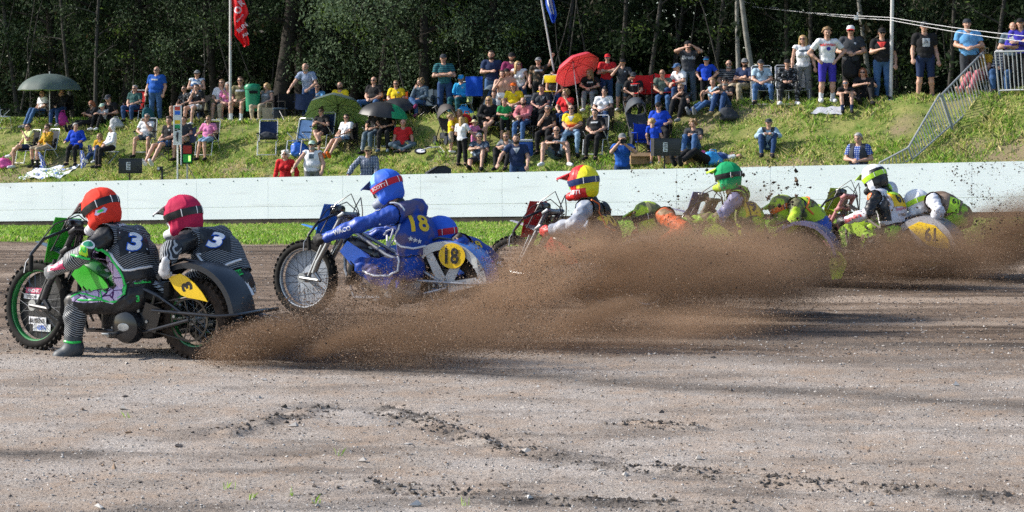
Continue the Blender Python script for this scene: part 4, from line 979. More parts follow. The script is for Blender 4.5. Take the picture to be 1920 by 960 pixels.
put('black tee dark cap', 'man in dark cap, blue mirrored glasses and black tee sitting behind the child', 204, 179, 233, ground('indian', 'lap', .2), 'ground', -25, 0, 12, shirt=b_, bottom=b_, shoe=b_, hair='short', hairc='dark', hat='cap', hatc=C('charcoal'), glasses=MIR)
put('the man in a teal check shirt', 'man in teal check shirt and jeans seated left of the man in blue polo', 252, 161, 231, sit('lap', 'bent', .42), 'sit', -18, 0, chair_=('deck', 'red', 'white framed chair with red back'), shirt=CHKT, bottom=jn, shoe=b_, hair='short', hairc='grey', glasses=True, fat=.03)
put('blue polo', 'big man standing in bright blue polo shirt and jeans', 292, 126, 227, stand('down'), 'stand', -12, -10, shirt=C('blue'), bottom=dn, shoe=b_, hair='ring', hairc='grey', glasses=True, fat=.055)
put('the bare legged man in a black print tee', 'bare legged man in black print tee behind the flag colour board', 346, 163, 226, sit('lap', 'bent', .44), 'sit', -38, 0, chair_=DK, shirt=PRN, bottom=b_, leg='shorts', shoe=w_, hair='short', hairc='brown', glasses=True)
put('folded arms woman', 'woman in summer print top and grey cap standing with folded arms', 368, 133, 226, stand('crossed'), 'stand', -8, -5, fem=True, fat=.02, shirt=PRS, sleeve='none', bottom=C('navy'), shoe=b_, hair='short', hairc='grey', hat='cap', hatc=C('grey'), glasses=True)
put('the man in white shorts', 'man in black tee and white shorts with hand on chin', 370, 163, 233, sit('chin2', 'bent', .44), 'sit', -32, 15, chair_=DK, shirt=b_, bottom=w_, leg='shorts', shoe=w_, hair='short', hairc='dark')
put('the man in a white tee by the pole', 'man in white tee and sunglasses, hand at chin, left of the red flag pole', 416, 150, 224, sit('chin', 'bent', .44), 'sit', -10, 0, chair_=DK, shirt=w_, bottom=C('lgrey'), leg='shorts', shoe=C('lgrey'), hair='short', hairc='fair', glasses=True)
put('the woman in pink', 'grey haired woman in pink top mostly hidden behind the man in khaki', 427, 155, 219, sit('lap', 'bent', .42), 'sit', -5, 0, chair_=DK, fem=True, shirt=C('pink'), bottom=C('beige'), shoe=w_, hair='bob', hairc='grey')
put('the man in a khaki polo', 'man in khaki polo and shorts sitting upright in front of the green bin', 451, 145, 227, sit('lap', 'bent', .45), 'sit', -8, 0, chair_=DK, shirt=C('khaki'), bottom=C('beige'), leg='shorts', shoe=w_, sock=w_, hair='short', hairc='brown', glasses=True)
put('the blonde woman in grey', 'blonde woman in grey sleeveless top and beige trousers reaching to her left', 498, 157, 227, sit('reach', 'bent', .42), 'sit', -35, -15, 12, chair_=DK, fem=True, fat=.03, shirt=C('grey'), sleeve='none', bottom=C('beige'), shoe=C('lgrey'), hair='bob', hairc='blond')
put('blue check', 'grey bearded man in blue check shirt leaning on a chair back', 577, 120, 218, stand('chairback', .18), 'stand', -15, 0, 8, shirt=CHK, bottom=jn, shoe=b_, hair='ring', hairc='grey', beard='grey')
put('the man in a light blue tee at the chairs', 'bald man in blue tee with sunglasses seated behind the green umbrella', 593, 158, 220, sit('phone', 'bent', .42), 'sit', -10, 0, chair_=DN, shirt=C('sky'), bottom=dn, shoe=b_, hair='ring', hairc='grey', glasses=True, fat=.03)
put('the bald man in yellow and red', 'bald man in yellow and red shirt sitting behind the green umbrella', 637, 155, 214, sit('lap', 'bent', .40), 'sit', -15, 0, chair_=DK, shirt=YRS, bottom=b_, leg='shorts', shoe=b_, hair=None, beard='dark')
put('the big man in black', 'big bald man in black tee, sunglasses and jeans', 702, 145, 216, sit('lap', 'wide', .46), 'sit', -22, 0, chair_=DK, shirt=b_, bottom=dn, shoe=b_, hair='ring', hairc='dark', glasses=True, fat=.06)
put('the fair man in yellow and red', 'fair haired man in yellow and red shirt in an orange camp chair', 744, 152, 219, sit('lap', 'bent', .42), 'sit', -10, 0, chair_=('camp', 'orange', 'orange and yellow camp chair'), shirt=YRS, bottom=b_, shoe=b_, hair='short', hairc='fair', glasses=True, fat=.03)
put('the woman in a grey cardigan', 'blonde woman in grey cardigan and jeans smoking', 788, 151, 221, sit('chin2', 'cross2', .42), 'sit', -30, -12, chair_=('camp', 'slate', 'grey blue camp chair'), fem=True, fat=.02, shirt=C('slate'), sleeve='long', bottom=dn, shoe=C('plum'), hair='curly', hairc='fair')
put('teal stripes', 'tall man in teal striped tee and dark cap, arms folded', 834, 103, 203, stand('crossed'), 'stand', 0, -8, shirt=STRT, bottom=jn, shoe=b_, hair='short', hairc='dark', hat='cap', hatc=C('charcoal'))
put('the man in a bright blue long sleeved top', 'man in bright blue cap and long sleeved blue top sitting', 865, 142, 205, sit('lap', 'bent', .44), 'sit', -28, 5, chair_=('deck', 'lime', 'pale green folding chair'), shirt=C('cyan'), sleeve='long', bottom=C('dteal'), shoe=b_, hair='short', hairc='grey', hat='cap', hatc=C('cyan'))
put('navy white shoulders', 'young man standing in navy tee with white shoulders, eating', 923, 96, 203, stand('drink'), 'stand', -5, -5, shirt=C('navy'), bottom=dn, shoe=b_, hair='short', hairc='dark', beard='dark')
put('plum tee', 'man in plum tee and dark cap standing with folded arms', 959, 100, 203, stand('crossed'), 'stand', 0, 0, shirt=C('plum'), bottom=C('charcoal'), shoe=b_, hair='short', hairc='dark', hat='cap', hatc=b_, beard='dark')
put('bare chest', 'bare chested young man in white shorts with a black waist bag', 941, 140, 236, stand('chin'), 'stand', -12, 10, shirt=None, bottom=w_, leg='shorts', shoe=w_, hair='short', hairc='dark')
put('bare chest cap', 'bare chested man in black cap half hidden behind the other one', 953, 144, 232, stand('down'), 'stand', 0, 5, shirt=None, bottom=b_, leg='shorts', shoe=w_, hair='short', hairc='dark', hat='cap', hatc=b_)
put('leaning blonde', 'blonde woman in sunglasses and white top leaning to the side', 973, 141, 212, stand('reach', .25), 'stand', -20, 45, 0, fem=True, shirt=w_, sleeve='none', bottom=jn, shoe=w_, hair='long', hairc='blond', glasses=True)
put('pole holder', 'man in flat cap and dark printed tee holding the blue flag pole', 1010, 99, 200, stand('pole'), 'stand', 0, -5, shirt=CAMO, bottom=b_, shoe=b_, hair='short', hairc='grey', hat='flat', hatc=C('grey'), hand=('fist', 'relax'))
put('the woman in a dark vest', 'woman in dark sleeveless top and sunglasses sitting below the red parasol', 1041, 165, 213, sit('lap', 'bent', .38), 'sit', -12, -10, chair_=DK, fem=True, shirt=C('charcoal'), sleeve='none', bottom=jn, shoe=b_, hair='long', hairc='brown', glasses=True)
put('the long haired girl in black', 'girl with long dark blond hair in black tee and grey jeans', 1106, 142, 211, sit('knees', 'bent', .44), 'sit', -15, -10, 15, chair_=DK, fem=True, shirt=b_, bottom=C('grey'), shoe=w_, hair='long', hairc='fair')
put('red polo', 'man in red polo, red cap and mirrored glasses, arms folded', 1137, 103, 200, stand('crossed'), 'stand', 5, -15, shirt=C('red'), bottom=jn, shoe=b_, hair='short', hairc='dark', hat='cap', hatc=C('red'), glasses=MIR)
put('orange lens teen', 'teenager in black tee, cap and orange mirrored glasses, hand raised', 1166, 124, 210, stand('eye'), 'stand', -10, 0, shirt=C('charcoal'), bottom=C('slate'), leg='knee', shoe=w_, hair='short', hairc='dark', hat='cap', hatc=b_, glasses=MIRO, smin=.8)
put('the man in a black cap', 'man in black cap and tee sitting low in front of the red chairs', 1190, 175, 226, sit('lap', 'bent', .34), 'sit', -5, 0, chair_=DK, shirt=b_, bottom=b_, shoe=b_, hair='short', hairc='dark', hat='cap', hatc=C('charcoal'), glasses=True)
put('the man in a grey green tee', 'crop haired man in grey green tee sitting right of the red chairs', 1244, 167, 225, sit('chin', 'bent', .40), 'sit', -5, 0, chair_=DK, shirt=mat('cloth_graygreen', (.09, .13, .11), .85), bottom=dn, shoe=b_, hair='ring', hairc='dark', glasses=True, skin=1)
put('the man in white with a blue cap', 'man in white tee and faded blue cap bending forward', 1267, 146, 210, sit('knees', 'bent', .44), 'sit', -50, -5, 15, chair_=('stool', 'navy', 'navy stool'), shirt=w_, bottom=jn, shoe=b_, hair='short', hairc='grey', hat='cap', hatc=C('denim'))
put('cyan shoulder', 'man in black and cyan top resting his face on his hand', 1279, 159, 238, ground('up', 'chin', .15), 'ground', -35, 5, 5, shirt=two_tone('black_cyan', (.015, .015, .018), (.1, .42, .6), 'camo', 4, .66, .8), bottom=b_, shoe=C('grey'), hair='short', hairc='fair', glasses=True)
put('phone up', 'man in black print tee holding a phone up before his face', 1291, 78, 191, stand('phone'), 'stand', 0, 0, shirt=C('charcoal'), bottom=C('slate'), shoe=b_, hair='short', hairc='dark', hat='cap', hatc=b_)
put('blue tee boy', 'boy in blue tee and blue black cap perched on the bank top', 1324, 120, 197, stand('hips'), 'stand', -20, 10, kid=.84, shirt=C('royal'), bottom=b_, leg='knee', shoe=b_, hair='short', hairc='brown', hat='cap', hatc=C('navy'), brim=C('cyan'), glasses=True)
put('the bald man with a grey beard', 'bald man with grey beard in dark striped shirt', 1364, 114, 196, sit('lap', 'bent', .44), 'sit', -10, 0, chair_=('stool', 'black', 'black stool'), shirt=STRG, bottom=C('beige'), shoe=b_, hair=None, beard='grey', glasses=True, fat=.04)
put('the man in beige trousers', 'bearded man in navy tee, grey cap and beige trousers', 1394, 111, 192, sit('crossed', 'bent', .44), 'sit', -38, 25, chair_=('stool', 'grey', 'grey stool'), shirt=C('navy'), bottom=C('beige'), shoe=b_, hair='short', hairc='brown', hat='cap', hatc=C('grey'), beard='dark', glasses=True)
put('the man in a pale blue tee', 'man in pale blue tee, jeans and cap on a low seat', 1429, 116, 198, sit('lap', 'wide', .44), 'sit', -3, 0, chair_=('deck', 'silver', 'pale grey deck chair'), shirt=C('ice'), bottom=dn, shoe=b_, hair='short', hairc='grey', hat='cap', hatc=C('charcoal'))
put('the woman in a black print blouse', 'woman in black print blouse and trousers with dark cap', 1475, 119, 200, sit('lap', 'wide', .44), 'sit', 0, 0, chair_=('deck', 'silver', 'pale lilac deck chair'), fem=True, fat=.03, shirt=PRN, sleeve='long', bottom=PRN, shoe=w_, hair='short', hairc='brown', hat='cap', hatc=b_)
put('denim vest', 'fair woman in pale blue vest and jeans stretched along the slope', 1334, 150, 216, ground('out', 'knees', .1), 'ground', -52, 30, 5, fem=True, shirt=C('ice'), sleeve='none', bottom=dn, shoe=C('grey'), hair='short', hairc='fair')
put('beanie man', 'man in dark beanie, black shirt and jeans sitting knees up with bag', 1358, 146, 226, ground('up', 'knees'), 'ground', -30, 20, shirt=b_, sleeve='elbow', bottom=jn, shoe=C('khaki'), hair='short', hairc='dark', hat='beanie', hatc=b_, beard='grey', glasses=True)
put('standing blonde', 'blonde woman in white top with crossbody strap and grey jeans', 1506, 67, 190, stand('down'), 'stand', -5, -5, fem=True, shirt=w_, sleeve='none', bottom=C('grey'), shoe=w_, hair='long', hairc='blond', glasses=True)
put('blue shorts teen', 'teenager in white print tee and blue basketball shorts, hand on hip', 1551, 53, 194, stand('hips'), 'stand', 5, -10, 8, shirt=w_, bottom=C('violet'), leg='knee', shoe=w_, sock=w_, hair='tuft', hairc='fair')
put('red white cap', 'big man in dark tee and red white cap holding a black bag', 1596, 48, 187, stand('front'), 'stand', -10, -5, shirt=C('charcoal'), bottom=b_, shoe=b_, hair='short', hairc='dark', hat='cap', hatc=w_, brim=C('red'), glasses=True, fat=.03)
put('red triangle', 'man in black tee with red triangle and jeans by the metal pole', 1654, 54, 182, stand('drink'), 'stand', -5, -5, shirt=b_, bottom=dn, shoe=b_, hair='short', hairc='dark', hat='cap', hatc=b_, glasses=True, fat=.03)
put('red haired croucher', 'red haired woman in black sitting on the grass edge', 1621, 129, 200, ground('onedown', 'knees'), 'ground', -5, -10, fem=True, shirt=b_, bottom=b_, shoe=b_, hair='bob', hairc='red', glasses=True)
put('mirror boy', 'boy with blue mirrored glasses sitting knees up on a grey blanket', 1586, 161, 221, ground('up', 'knees'), 'ground', -5, -10, kid=.82, shirt=b_, bottom=b_, leg='shorts', shoe=b_, sock=C('navy'), hair='short', hairc='dark', glasses=MIR)
put('black white print', 'man in black tee with white print and navy shorts standing alone', 1735, 42, 176, stand('down'), 'stand', -3, -5, shirt=b_, bottom=C('navy'), leg='knee', shoe=b_, hair='short', hairc='dark', hat='cap', hatc=C('charcoal'), glasses=True, fat=.02)
put('light blue tee', 'man in light blue tee and dark shorts standing behind the barriers', 1818, 37, 168, stand('front'), 'stand', -10, -5, shirt=C('sky'), bottom=C('charcoal'), leg='knee', shoe=b_, hair='short', hairc='dark', hat='beanie', hatc=C('charcoal'), fat=.04)
put('the sunhat woman', 'person in straw hat and yellow tee sitting with bare feet up', 1842, 84, 166, sit('lap', 'out', .42), 'sit', -45, 20, chair_=('deck', 'beige', 'beige deck chair'), fem=True, shirt=C('mustard'), bottom=C('rose'), hair='bob', hairc='grey', hat='hat', hatc=mat('straw', (.5, .4, .24)))
put('the man in a striped sweater', 'man in blue grey cap, striped sweater and jeans behind the barrier', 1884, 74, 166, sit('lap', 'bent', .44), 'sit', -25, 10, chair_=DK, shirt=STRW, sleeve='long', bottom=dn, shoe=C('charcoal'), hair='short', hairc='grey', hat='cap', hatc=C('ice'))
put('bald grey tee', 'bald man in grey tee at the right end of the bank', 1897, 43, 164, stand('crossed'), 'stand', -15, 0, shirt=C('slate'), bottom=b_, shoe=b_, hair='ring', hairc='dark', fat=.03)
put('violet jacket', 'man in violet jacket and dark cap at the right edge', 1914, 36, 163, stand('crossed'), 'stand', -20, 5, shirt=C('violet'), sleeve='long', bottom=b_, shoe=b_, hair='short', hairc='dark', hat='cap', hatc=b_)
# --- lower rows, left part
put('the man in a pale yellow polo', 'man in pale yellow polo with crossed bare legs and sunglasses', 53, 233, 313, sit('chin', 'cross', .44), 'sit', -48, 10, chair_=('deck', 'black', 'white framed deck chair'), shirt=C('lime'), bottom=C('navy'), leg='shorts', shoe=w_, hair='short', hairc='brown', glasses=True)
put('the woman in a mustard top', 'short haired woman in mustard top and beige shorts', 88, 235, 312, sit('chin', 'bent', .44), 'sit', -45, 10, chair_=('deck', 'charcoal', 'white framed black chair'), fem=True, fat=.02, shirt=C('mustard'), sleeve='long', bottom=C('beige'), leg='knee', shoe=b_, sock=b_, hair='short', hairc='brown', glasses=True)
put('the woman in a blue tunic', 'grey haired woman in royal blue tunic and black leggings', 143, 239, 312, sit('rest', 'bent', .40), 'sit', -10, 40, chair_=('stool', 'black', 'small black stool'), fem=True, fat=.06, shirt=C('royal'), sleeve='long', skirt=.55, bottom=b_, shoe=b_, hair='short', hairc='grey')
put('yellow girl', 'girl in yellow tee and jeans sitting on the grass beside the old woman in white', 188, 251, 309, ground('onedown', 'lap'), 'ground', -25, -5, kid=.86, fem=True, shirt=C('mustard'), bottom=jn, shoe=w_, hair='bob', hairc='fair')
put('the white haired woman', 'white haired woman in white blouse and black trousers turned left', 209, 236, 311, sit('lap', 'bent', .42), 'sit', -58, 0, chair_=('stool', 'white', 'white stool'), fem=True, fat=.02, shirt=w_, sleeve='long', bottom=b_, shoe=b_, hair='bob', hairc='white')
put('the man in a white polo', 'grey haired man in white polo and grey shorts, hand at mouth', 273, 224, 298, sit('chin', 'wide', .42), 'sit', -12, 0, chair_=('deck', 'charcoal', 'high backed charcoal deck chair'), shirt=w_, bottom=C('slate'), leg='shorts', shoe=b_, hair='short', hairc='grey', glasses=True, fat=.04)
put('the young man in blue shorts', 'young man in black tee and blue shorts with legs stretched out', 316, 220, 311, sit('lap', 'out', .40), 'sit', -38, 20, 5, chair_=DK, shirt=b_, bottom=C('denim'), leg='shorts', shoe=w_, hair='tuft', hairc='brown')
put('the man behind the colour board', 'man in navy tee hidden behind the flag colour board', 345, 229, 304, sit('lap', 'bent', .42), 'sit', -15, -10, chair_=DN, shirt=C('charcoal'), bottom=C('beige'), leg='shorts', shoe=b_, hair='short', hairc='brown')
put('the woman in a pink tee', 'short haired woman in pink tee and pale blue knee shorts', 390, 220, 303, sit('rest', 'bent', .42), 'sit', -20, 0, chair_=('deck', 'black', 'black deck chair with cream headrest'), fem=True, fat=.03, shirt=C('pink'), bottom=C('ljean'), leg='knee', shoe=b_, hair='short', hairc='fair', glasses=True)
put('red top wall', 'white haired woman in red top standing behind the white wall', 535, 284, 330, stand('down'), 'wall', -5, 0, kid=.94, fem=True, shirt=C('red'), sleeve='long', bottom=b_, shoe=b_, hair='curly', hairc='white', glasses=True)
put('vest wall', 'bearded man in white vest and pale cap standing behind the wall', 586, 266, 330, stand('wall'), 'wall', -5, 0, shirt=w_, sleeve='none', bottom=C('grey'), shoe=b_, hair='short', hairc='grey', hat='cap', hatc=mat('cap_mint', (.40, .55, .45)), beard='grey', glasses=True, fat=.06)
put('check wall', 'man in blue and white check shirt and camouflage cap behind the wall', 688, 276, 330, stand('wall'), 'wall', 0, -5, shirt=CHK2, sleeve='long', bottom=jn, shoe=b_, hair='short', hairc='grey', hat='cap', hatc=C('khaki'), glasses=True)
put('the woman with a hair bun', 'woman with hair bun in black tee looking at her phone', 605, 214, 290, sit('phone', 'cross2', .42), 'sit', -25, 0, chair_=('deck', 'navy', 'navy deck chair'), fem=True, fat=.03, shirt=b_, bottom=b_, leg='shorts', shoe=b_, hair='bun', hairc='brown', glasses=True)
put('the woman in a white tee', 'woman in white tee and sunglasses reclining with bare legs', 648, 222, 294, sit('lap', 'out', .34, .06), 'sit', -42, 20, chair_=DK, fem=True, shirt=w_, bottom=C('ljean'), leg='shorts', shoe=C('orange'), hair='short', hairc='dark', glasses=True)
put('the woman in green trimmed black', 'long haired woman in black tee with green sleeve edges under the black umbrella', 723, 214, 288, sit('lap', 'bent', .42), 'sit', -6, 0, chair_=('deck', 'navy', 'blue deck chair'), fem=True, shirt=b_, bottom=b_, shoe=C('slate'), hair='long', hairc='brown', glasses=True)
put('the person in grey jeans', 'person in grey jeans and black jacket hidden by the black umbrella', 703, 222, 290, sit('lap', 'bent', .42), 'sit', -30, 0, chair_=('deck', 'charcoal', 'white framed chair'), shirt=b_, sleeve='elbow', bottom=C('slate'), shoe=b_, hair='short', hairc='dark')
put('red polo ground', 'bald man in red polo sitting on the grass', 755, 236, 294, ground('indian', 'side'), 'ground', 0, -5, shirt=C('red'), bottom=C('slate'), shoe=b_, hair='ring', hairc='grey', skin=2, fat=.03)
# --- lower rows, middle part
put('black trousers girl', 'girl with long blond hair in white tee and black trousers, seen from behind', 867, 222, 313, stand('reach'), 'stand', 140, 20, kid=.86, fem=True, shirt=w_, bottom=b_, shoe=b_, hair='long', hairc='blond', hat='cap', hatc=b_)
put('yellow toddler', 'small fair child in yellow shirt facing the long haired girl', 846, 224, 288, stand('front'), 'stand', 100, 0, kid=.66, shirt=YR, bottom=C('beige'), leg='knee', shoe=w_, hair='tuft', hairc='fair')
put('yellow mother', 'fair haired woman in yellow top bending over the children', 861, 208, 280, ground('onedown', 'lap', .1), 'ground', -10, -5, 20, fem=True, shirt=C('mustard'), bottom=jn, shoe=w_, hair='bob', hairc='fair')
put('the blonde in a black top', 'blonde woman in black top and sunglasses with crossed bare legs', 916, 202, 275, sit('lap', 'cross', .42), 'sit', 5, -15, chair_=('camp', 'charcoal', 'dark camp chair'), fem=True, fat=.02, shirt=b_, sleeve='long', bottom=b_, leg='shorts', shoe=b_, hair='long', hairc='blond', glasses=True)
put('small face', 'little boy peering out between the blonde and the bare chested man', 927, 190, 240, stand('down'), 'stand', 0, 0, kid=.62, shirt=C('slate'), bottom=b_, leg='knee', shoe=w_, hair='short', hairc='dark')
put('green shirt boy', 'boy in bright green football shirt', 947, 210, 268, stand('front'), 'stand', 10, -5, kid=.74, shirt=C('green'), bottom=b_, leg='knee', shoe=w_, hair='tuft', hairc='fair')
put('the man in a yellow polo', 'man in yellow polo and orange red cap', 963, 188, 250, sit('lap', 'bent', .42), 'sit', -5, 0, chair_=DK, shirt=C('yellow'), bottom=C('lgrey'), leg='shorts', shoe=w_, hair='short', hairc='grey', hat='cap', hatc=C('orange'), fat=.02)
put('the man in a rose shirt', 'balding man in rose checked shirt and jeans', 979, 205, 276, sit('knees', 'bent', .42), 'sit', -30, 20, chair_=DK, shirt=C('rose'), sleeve='long', bottom=dn, shoe=b_, hair='ring', hairc='dark', beard='dark')
put('pink toddler', 'toddler in pink top and pale sun hat', 890, 242, 290, stand('front'), 'stand', 30, 0, kid=.58, shirt=C('pink'), bottom=C('pink'), leg='knee', shoe=w_, hair='short', hairc='blond', hat='hat', hatc=mat('straw_pale', (.6, .5, .3)))
put('grey haired dress', 'grey haired woman in blue print dress sitting low by the wall', 900, 250, 323, ground('onedown', 'phone'), 'ground', -10, 30, fem=True, fat=.06, shirt=PRB, bottom=C('charcoal'), leg='knee', shoe=b_, hair='pony', hairc='grey', glasses=True)
put('grey polo shades', 'man in grey polo and sunglasses with dark trousers sitting knees up', 951, 250, 322, ground('up', 'knees'), 'ground', -20, 15, shirt=C('grey'), bottom=b_, shoe=b_, hair='short', hairc='fair', glasses=True, beard='fair')
put('navy polo wall', 'dark haired man in navy polo behind the wall', 971, 252, 330, stand('wall'), 'wall', -5, 5, shirt=C('navy'), bottom=jn, shoe=b_, hair='short', hairc='black', beard='dark', fat=.02)
put('the man in green trimmed black', 'grey haired man in black tee with green sleeve edges, hand at mouth', 1025, 210, 293, sit('chin2', 'bent', .42), 'sit', -18, 5, chair_=DK, shirt=b_, bottom=b_, shoe=b_, hair='short', hairc='grey', glasses=True)
put('white trainers', 'bald man in green trimmed black tee and grey shorts with white trainers', 1043, 238, 317, ground('wide', 'knees'), 'ground', -3, 0, shirt=b_, bottom=C('slate'), leg='shorts', shoe=w_, hair='ring', hairc='dark', glasses=True)
put('red top blond', 'fair haired girl in red top drinking', 1061, 186, 258, sit('chin', 'bent', .42), 'sit', -30, -10, chair_=DK, fem=True, kid=.92, shirt=C('red'), bottom=jn, shoe=w_, hair='curly', hairc='fair')
put('the big man in yellow and red', 'big man in yellow and red shirt, grey jeans and visor', 1074, 198, 296, sit('lap', 'wide', .45), 'sit', -15, 5, chair_=DK, shirt=YR, bottom=C('ljean'), shoe=b_, hair='ring', hairc='dark', glasses=True, fat=.075)
put('the moustached man', 'moustached man in open black shirt with green print', 1118, 206, 300, sit('lap', 'bent', .45), 'sit', -22, 5, chair_=('deck', 'charcoal', 'pale framed charcoal deck chair'), shirt=two_tone('black_green', (.014, .014, .016), (.05, .42, .12), 'camo', 5, .7, .8), bottom=b_, shoe=b_, hair='short', hairc='dark', fat=.06)
put('the woman in white with dark hair', 'dark haired woman in white tee behind the moustached man', 1129, 187, 262, sit('lap', 'bent', .42), 'sit', -12, -5, chair_=DK, fem=True, shirt=w_, bottom=jn, shoe=b_, hair='bun', hairc='black')
put('photographer', 'photographer in blue tee and grey cap aiming a long lens over the wall', 1167, 252, 330, stand('camera'), 'wall', -5, 0, shirt=C('blue'), bottom=jn, shoe=b_, hair='short', hairc='grey', hat='cap', hatc=C('grey'))
put('the person with glasses up', 'person with sunglasses pushed up behind a dark camp chair', 1013, 196, 250, sit('lap', 'bent', .36), 'sit', -10, -20, 10, chair_=DN, fem=True, shirt=C('charcoal'), bottom=b_, shoe=b_, hair='short', hairc='dark', skin=2)
put('the big man in a blue polo', 'big man in royal blue polo, glasses and dark cap', 1237, 202, 292, sit('rest', 'wide', .46), 'sit', -12, 0, chair_=DK, shirt=C('royal'), bottom=b_, shoe=b_, hair='short', hairc='dark', hat='cap', hatc=b_, glasses=True, fat=.075)
put('blue toddler', 'blond toddler in blue shirt and shorts, back to the track', 1229, 225, 310, stand('down'), 'stand', 165, 0, kid=.72, shirt=C('royal'), bottom=C('royal'), leg='knee', shoe=C('slate'), hair='tuft', hairc='blond')
put('phone reader', 'fair haired woman in dark tee and jeans bent over a phone', 1301, 225, 302, ground('up', 'phone'), 'ground', -22, 0, 22, fem=True, shirt=C('charcoal'), bottom=dn, shoe=b_, hair='curly', hairc='fair')
put('lying man', 'man in blue shirt asleep on his back on the grass', 1374, 262, 300, lie(), 'lie', -62, 0, -70, shirt=two_tone('lying_shirt', (.45, .5, .56), (.03, .07, .22), 'camo', 5, .5, .8), bottom=b_, shoe=b_, hair='short', hairc='brown')
put('scarf croucher', 'man with dark waistcoat, red scarf and cap crouching alone on the slope', 1438, 224, 302, ground('up', 'knees', .12), 'ground', -8, -10, shirt=C('ice'), sleeve='long', bottom=jn, shoe=b_, hair='short', hairc='grey', hat='cap', hatc=C('charcoal'), vest=C('charcoal'))
put('gilet man', 'grey haired man with dark gilet, check shirt and red scarf behind the wall', 1610, 251, 330, stand('front'), 'wall', -25, -10, 10, shirt=CHK3, bottom=jn, shoe=b_, hair='short', hairc='grey', vest=C('charcoal'), fat=.03)

# ------------------------------------------------------------------ lettering and badges laid on a surface
_TX = {}
def text_shape(t, bold=.0):
    if (t, bold) in _TX: return _TX[t, bold]
    c = bpy.data.curves.new('lettering', 'FONT'); c.body = t; c.size = 1; c.offset = bold; c.resolution_u = 3; c.align_x = 'CENTER'; c.align_y = 'CENTER'
    o = bpy.data.objects.new('lettering', c); col.objects.link(o); dg = bpy.context.evaluated_depsgraph_get(); dg.update()
    me = bpy.data.meshes.new_from_object(o.evaluated_get(dg)); bpy.data.objects.remove(o)
    bm = bmesh.new(); bm.from_mesh(me); bmesh.ops.triangulate(bm, faces=bm.faces[:])
    for _ in range(2):
        es = [e for e in bm.edges if e.calc_length() > .22]
        if es: bmesh.ops.subdivide_edges(bm, edges=es, cuts=1)
        bmesh.ops.triangulate(bm, faces=[f for f in bm.faces if len(f.verts) > 3])
    v = np.array([q.co[:2] for q in bm.verts]); f = [[q.index for q in p.verts] for p in bm.faces]; bm.free(); bpy.data.meshes.remove(me)
    v -= (v.max(0) + v.min(0)) / 2; h = v[:, 1].max() - v[:, 1].min(); v /= h
    _TX[t, bold] = (v, f); return v, f
def poly_shape(pts, n=6):
    """Closed outline (list of 2-D points) filled with a grid fine enough to bend."""
    bm = bmesh.new(); f = bm.faces.new([bm.verts.new((x, y, 0)) for x, y in pts]); bmesh.ops.triangulate(bm, faces=[f])
    span = max(max(p[0] for p in pts) - min(p[0] for p in pts), max(p[1] for p in pts) - min(p[1] for p in pts)) / n
    for _ in range(4):
        es = [e for e in bm.edges if e.calc_length() > span]
        if not es: break
        bmesh.ops.subdivide_edges(bm, edges=es, cuts=1); bmesh.ops.triangulate(bm, faces=[f for f in bm.faces if len(f.verts) > 3])
    bm.verts.index_update(); v = np.array([q.co[:2] for q in bm.verts]); fs = [[q.index for q in p.verts] for p in bm.faces]; bm.free(); return v, fs
def bvh_of(*obs):
    vs, fs = [], []
    for o in obs:
        k = len(vs); vs += [v.co.copy() for v in o.data.vertices]; fs += [[i + k for i in p.vertices] for p in o.data.polygons]
    return BVHTree.FromPolygons(vs, fs)
def lay(parent, tree_, shape, org, nrm, up, size, m, name, off=.004, rot=0.0, sx=1.0, shear=0.0):
    v, f = shape; nrm = Vector(nrm).normalized(); up = Vector(up); up = (up - nrm * up.dot(nrm)).normalized(); rt = up.cross(nrm); org = Vector(org)
    c, s = math.cos(rot), math.sin(rot); P = []; last = None; miss = []
    for i, (a, b) in enumerate(v):
        a = (a + shear * b) * sx * size; b = b * size; x, y = a * c - b * s, a * s + b * c
        p = org + rt * x + up * y; h = tree_.ray_cast(p + nrm * .35, -nrm, .8) if tree_ else (None, None)
        if h[0] is None: P.append(None); miss.append((i, p))
        else: P.append(h[0] + (h[1] if h[1].dot(nrm) > 0 else nrm) * off * .5 + nrm * off * .5)
    got = [q for q in P if q is not None]; dm = sum((q - org).dot(nrm) for q in got) / len(got) if got else off
    for i, p in miss: P[i] = p + nrm * dm
    me = bpy.data.meshes.new(name); me.from_pydata([tuple(q) for q in P], [], f); me.materials.append(m); me.update()
    return link(name, me, parent)
def piping(parent, tree_, pts, r, m, name='piping', off=.004, n=8, closed=False):
    P = []; pts = [Vector(p) for p in pts]
    for i in range(len(pts) if closed else len(pts) - 1):
        for k in range(n): P.append(pts[i].lerp(pts[(i + 1) % len(pts)], k / n))
    if not closed: P.append(pts[-1])
    Q = []
    for p in P:
        h = tree_.find_nearest(p); Q.append(h[0] + h[1] * off)
    b = MB(); b.tube(Q, r, 6, closed=closed); return b.build(name, m, parent)

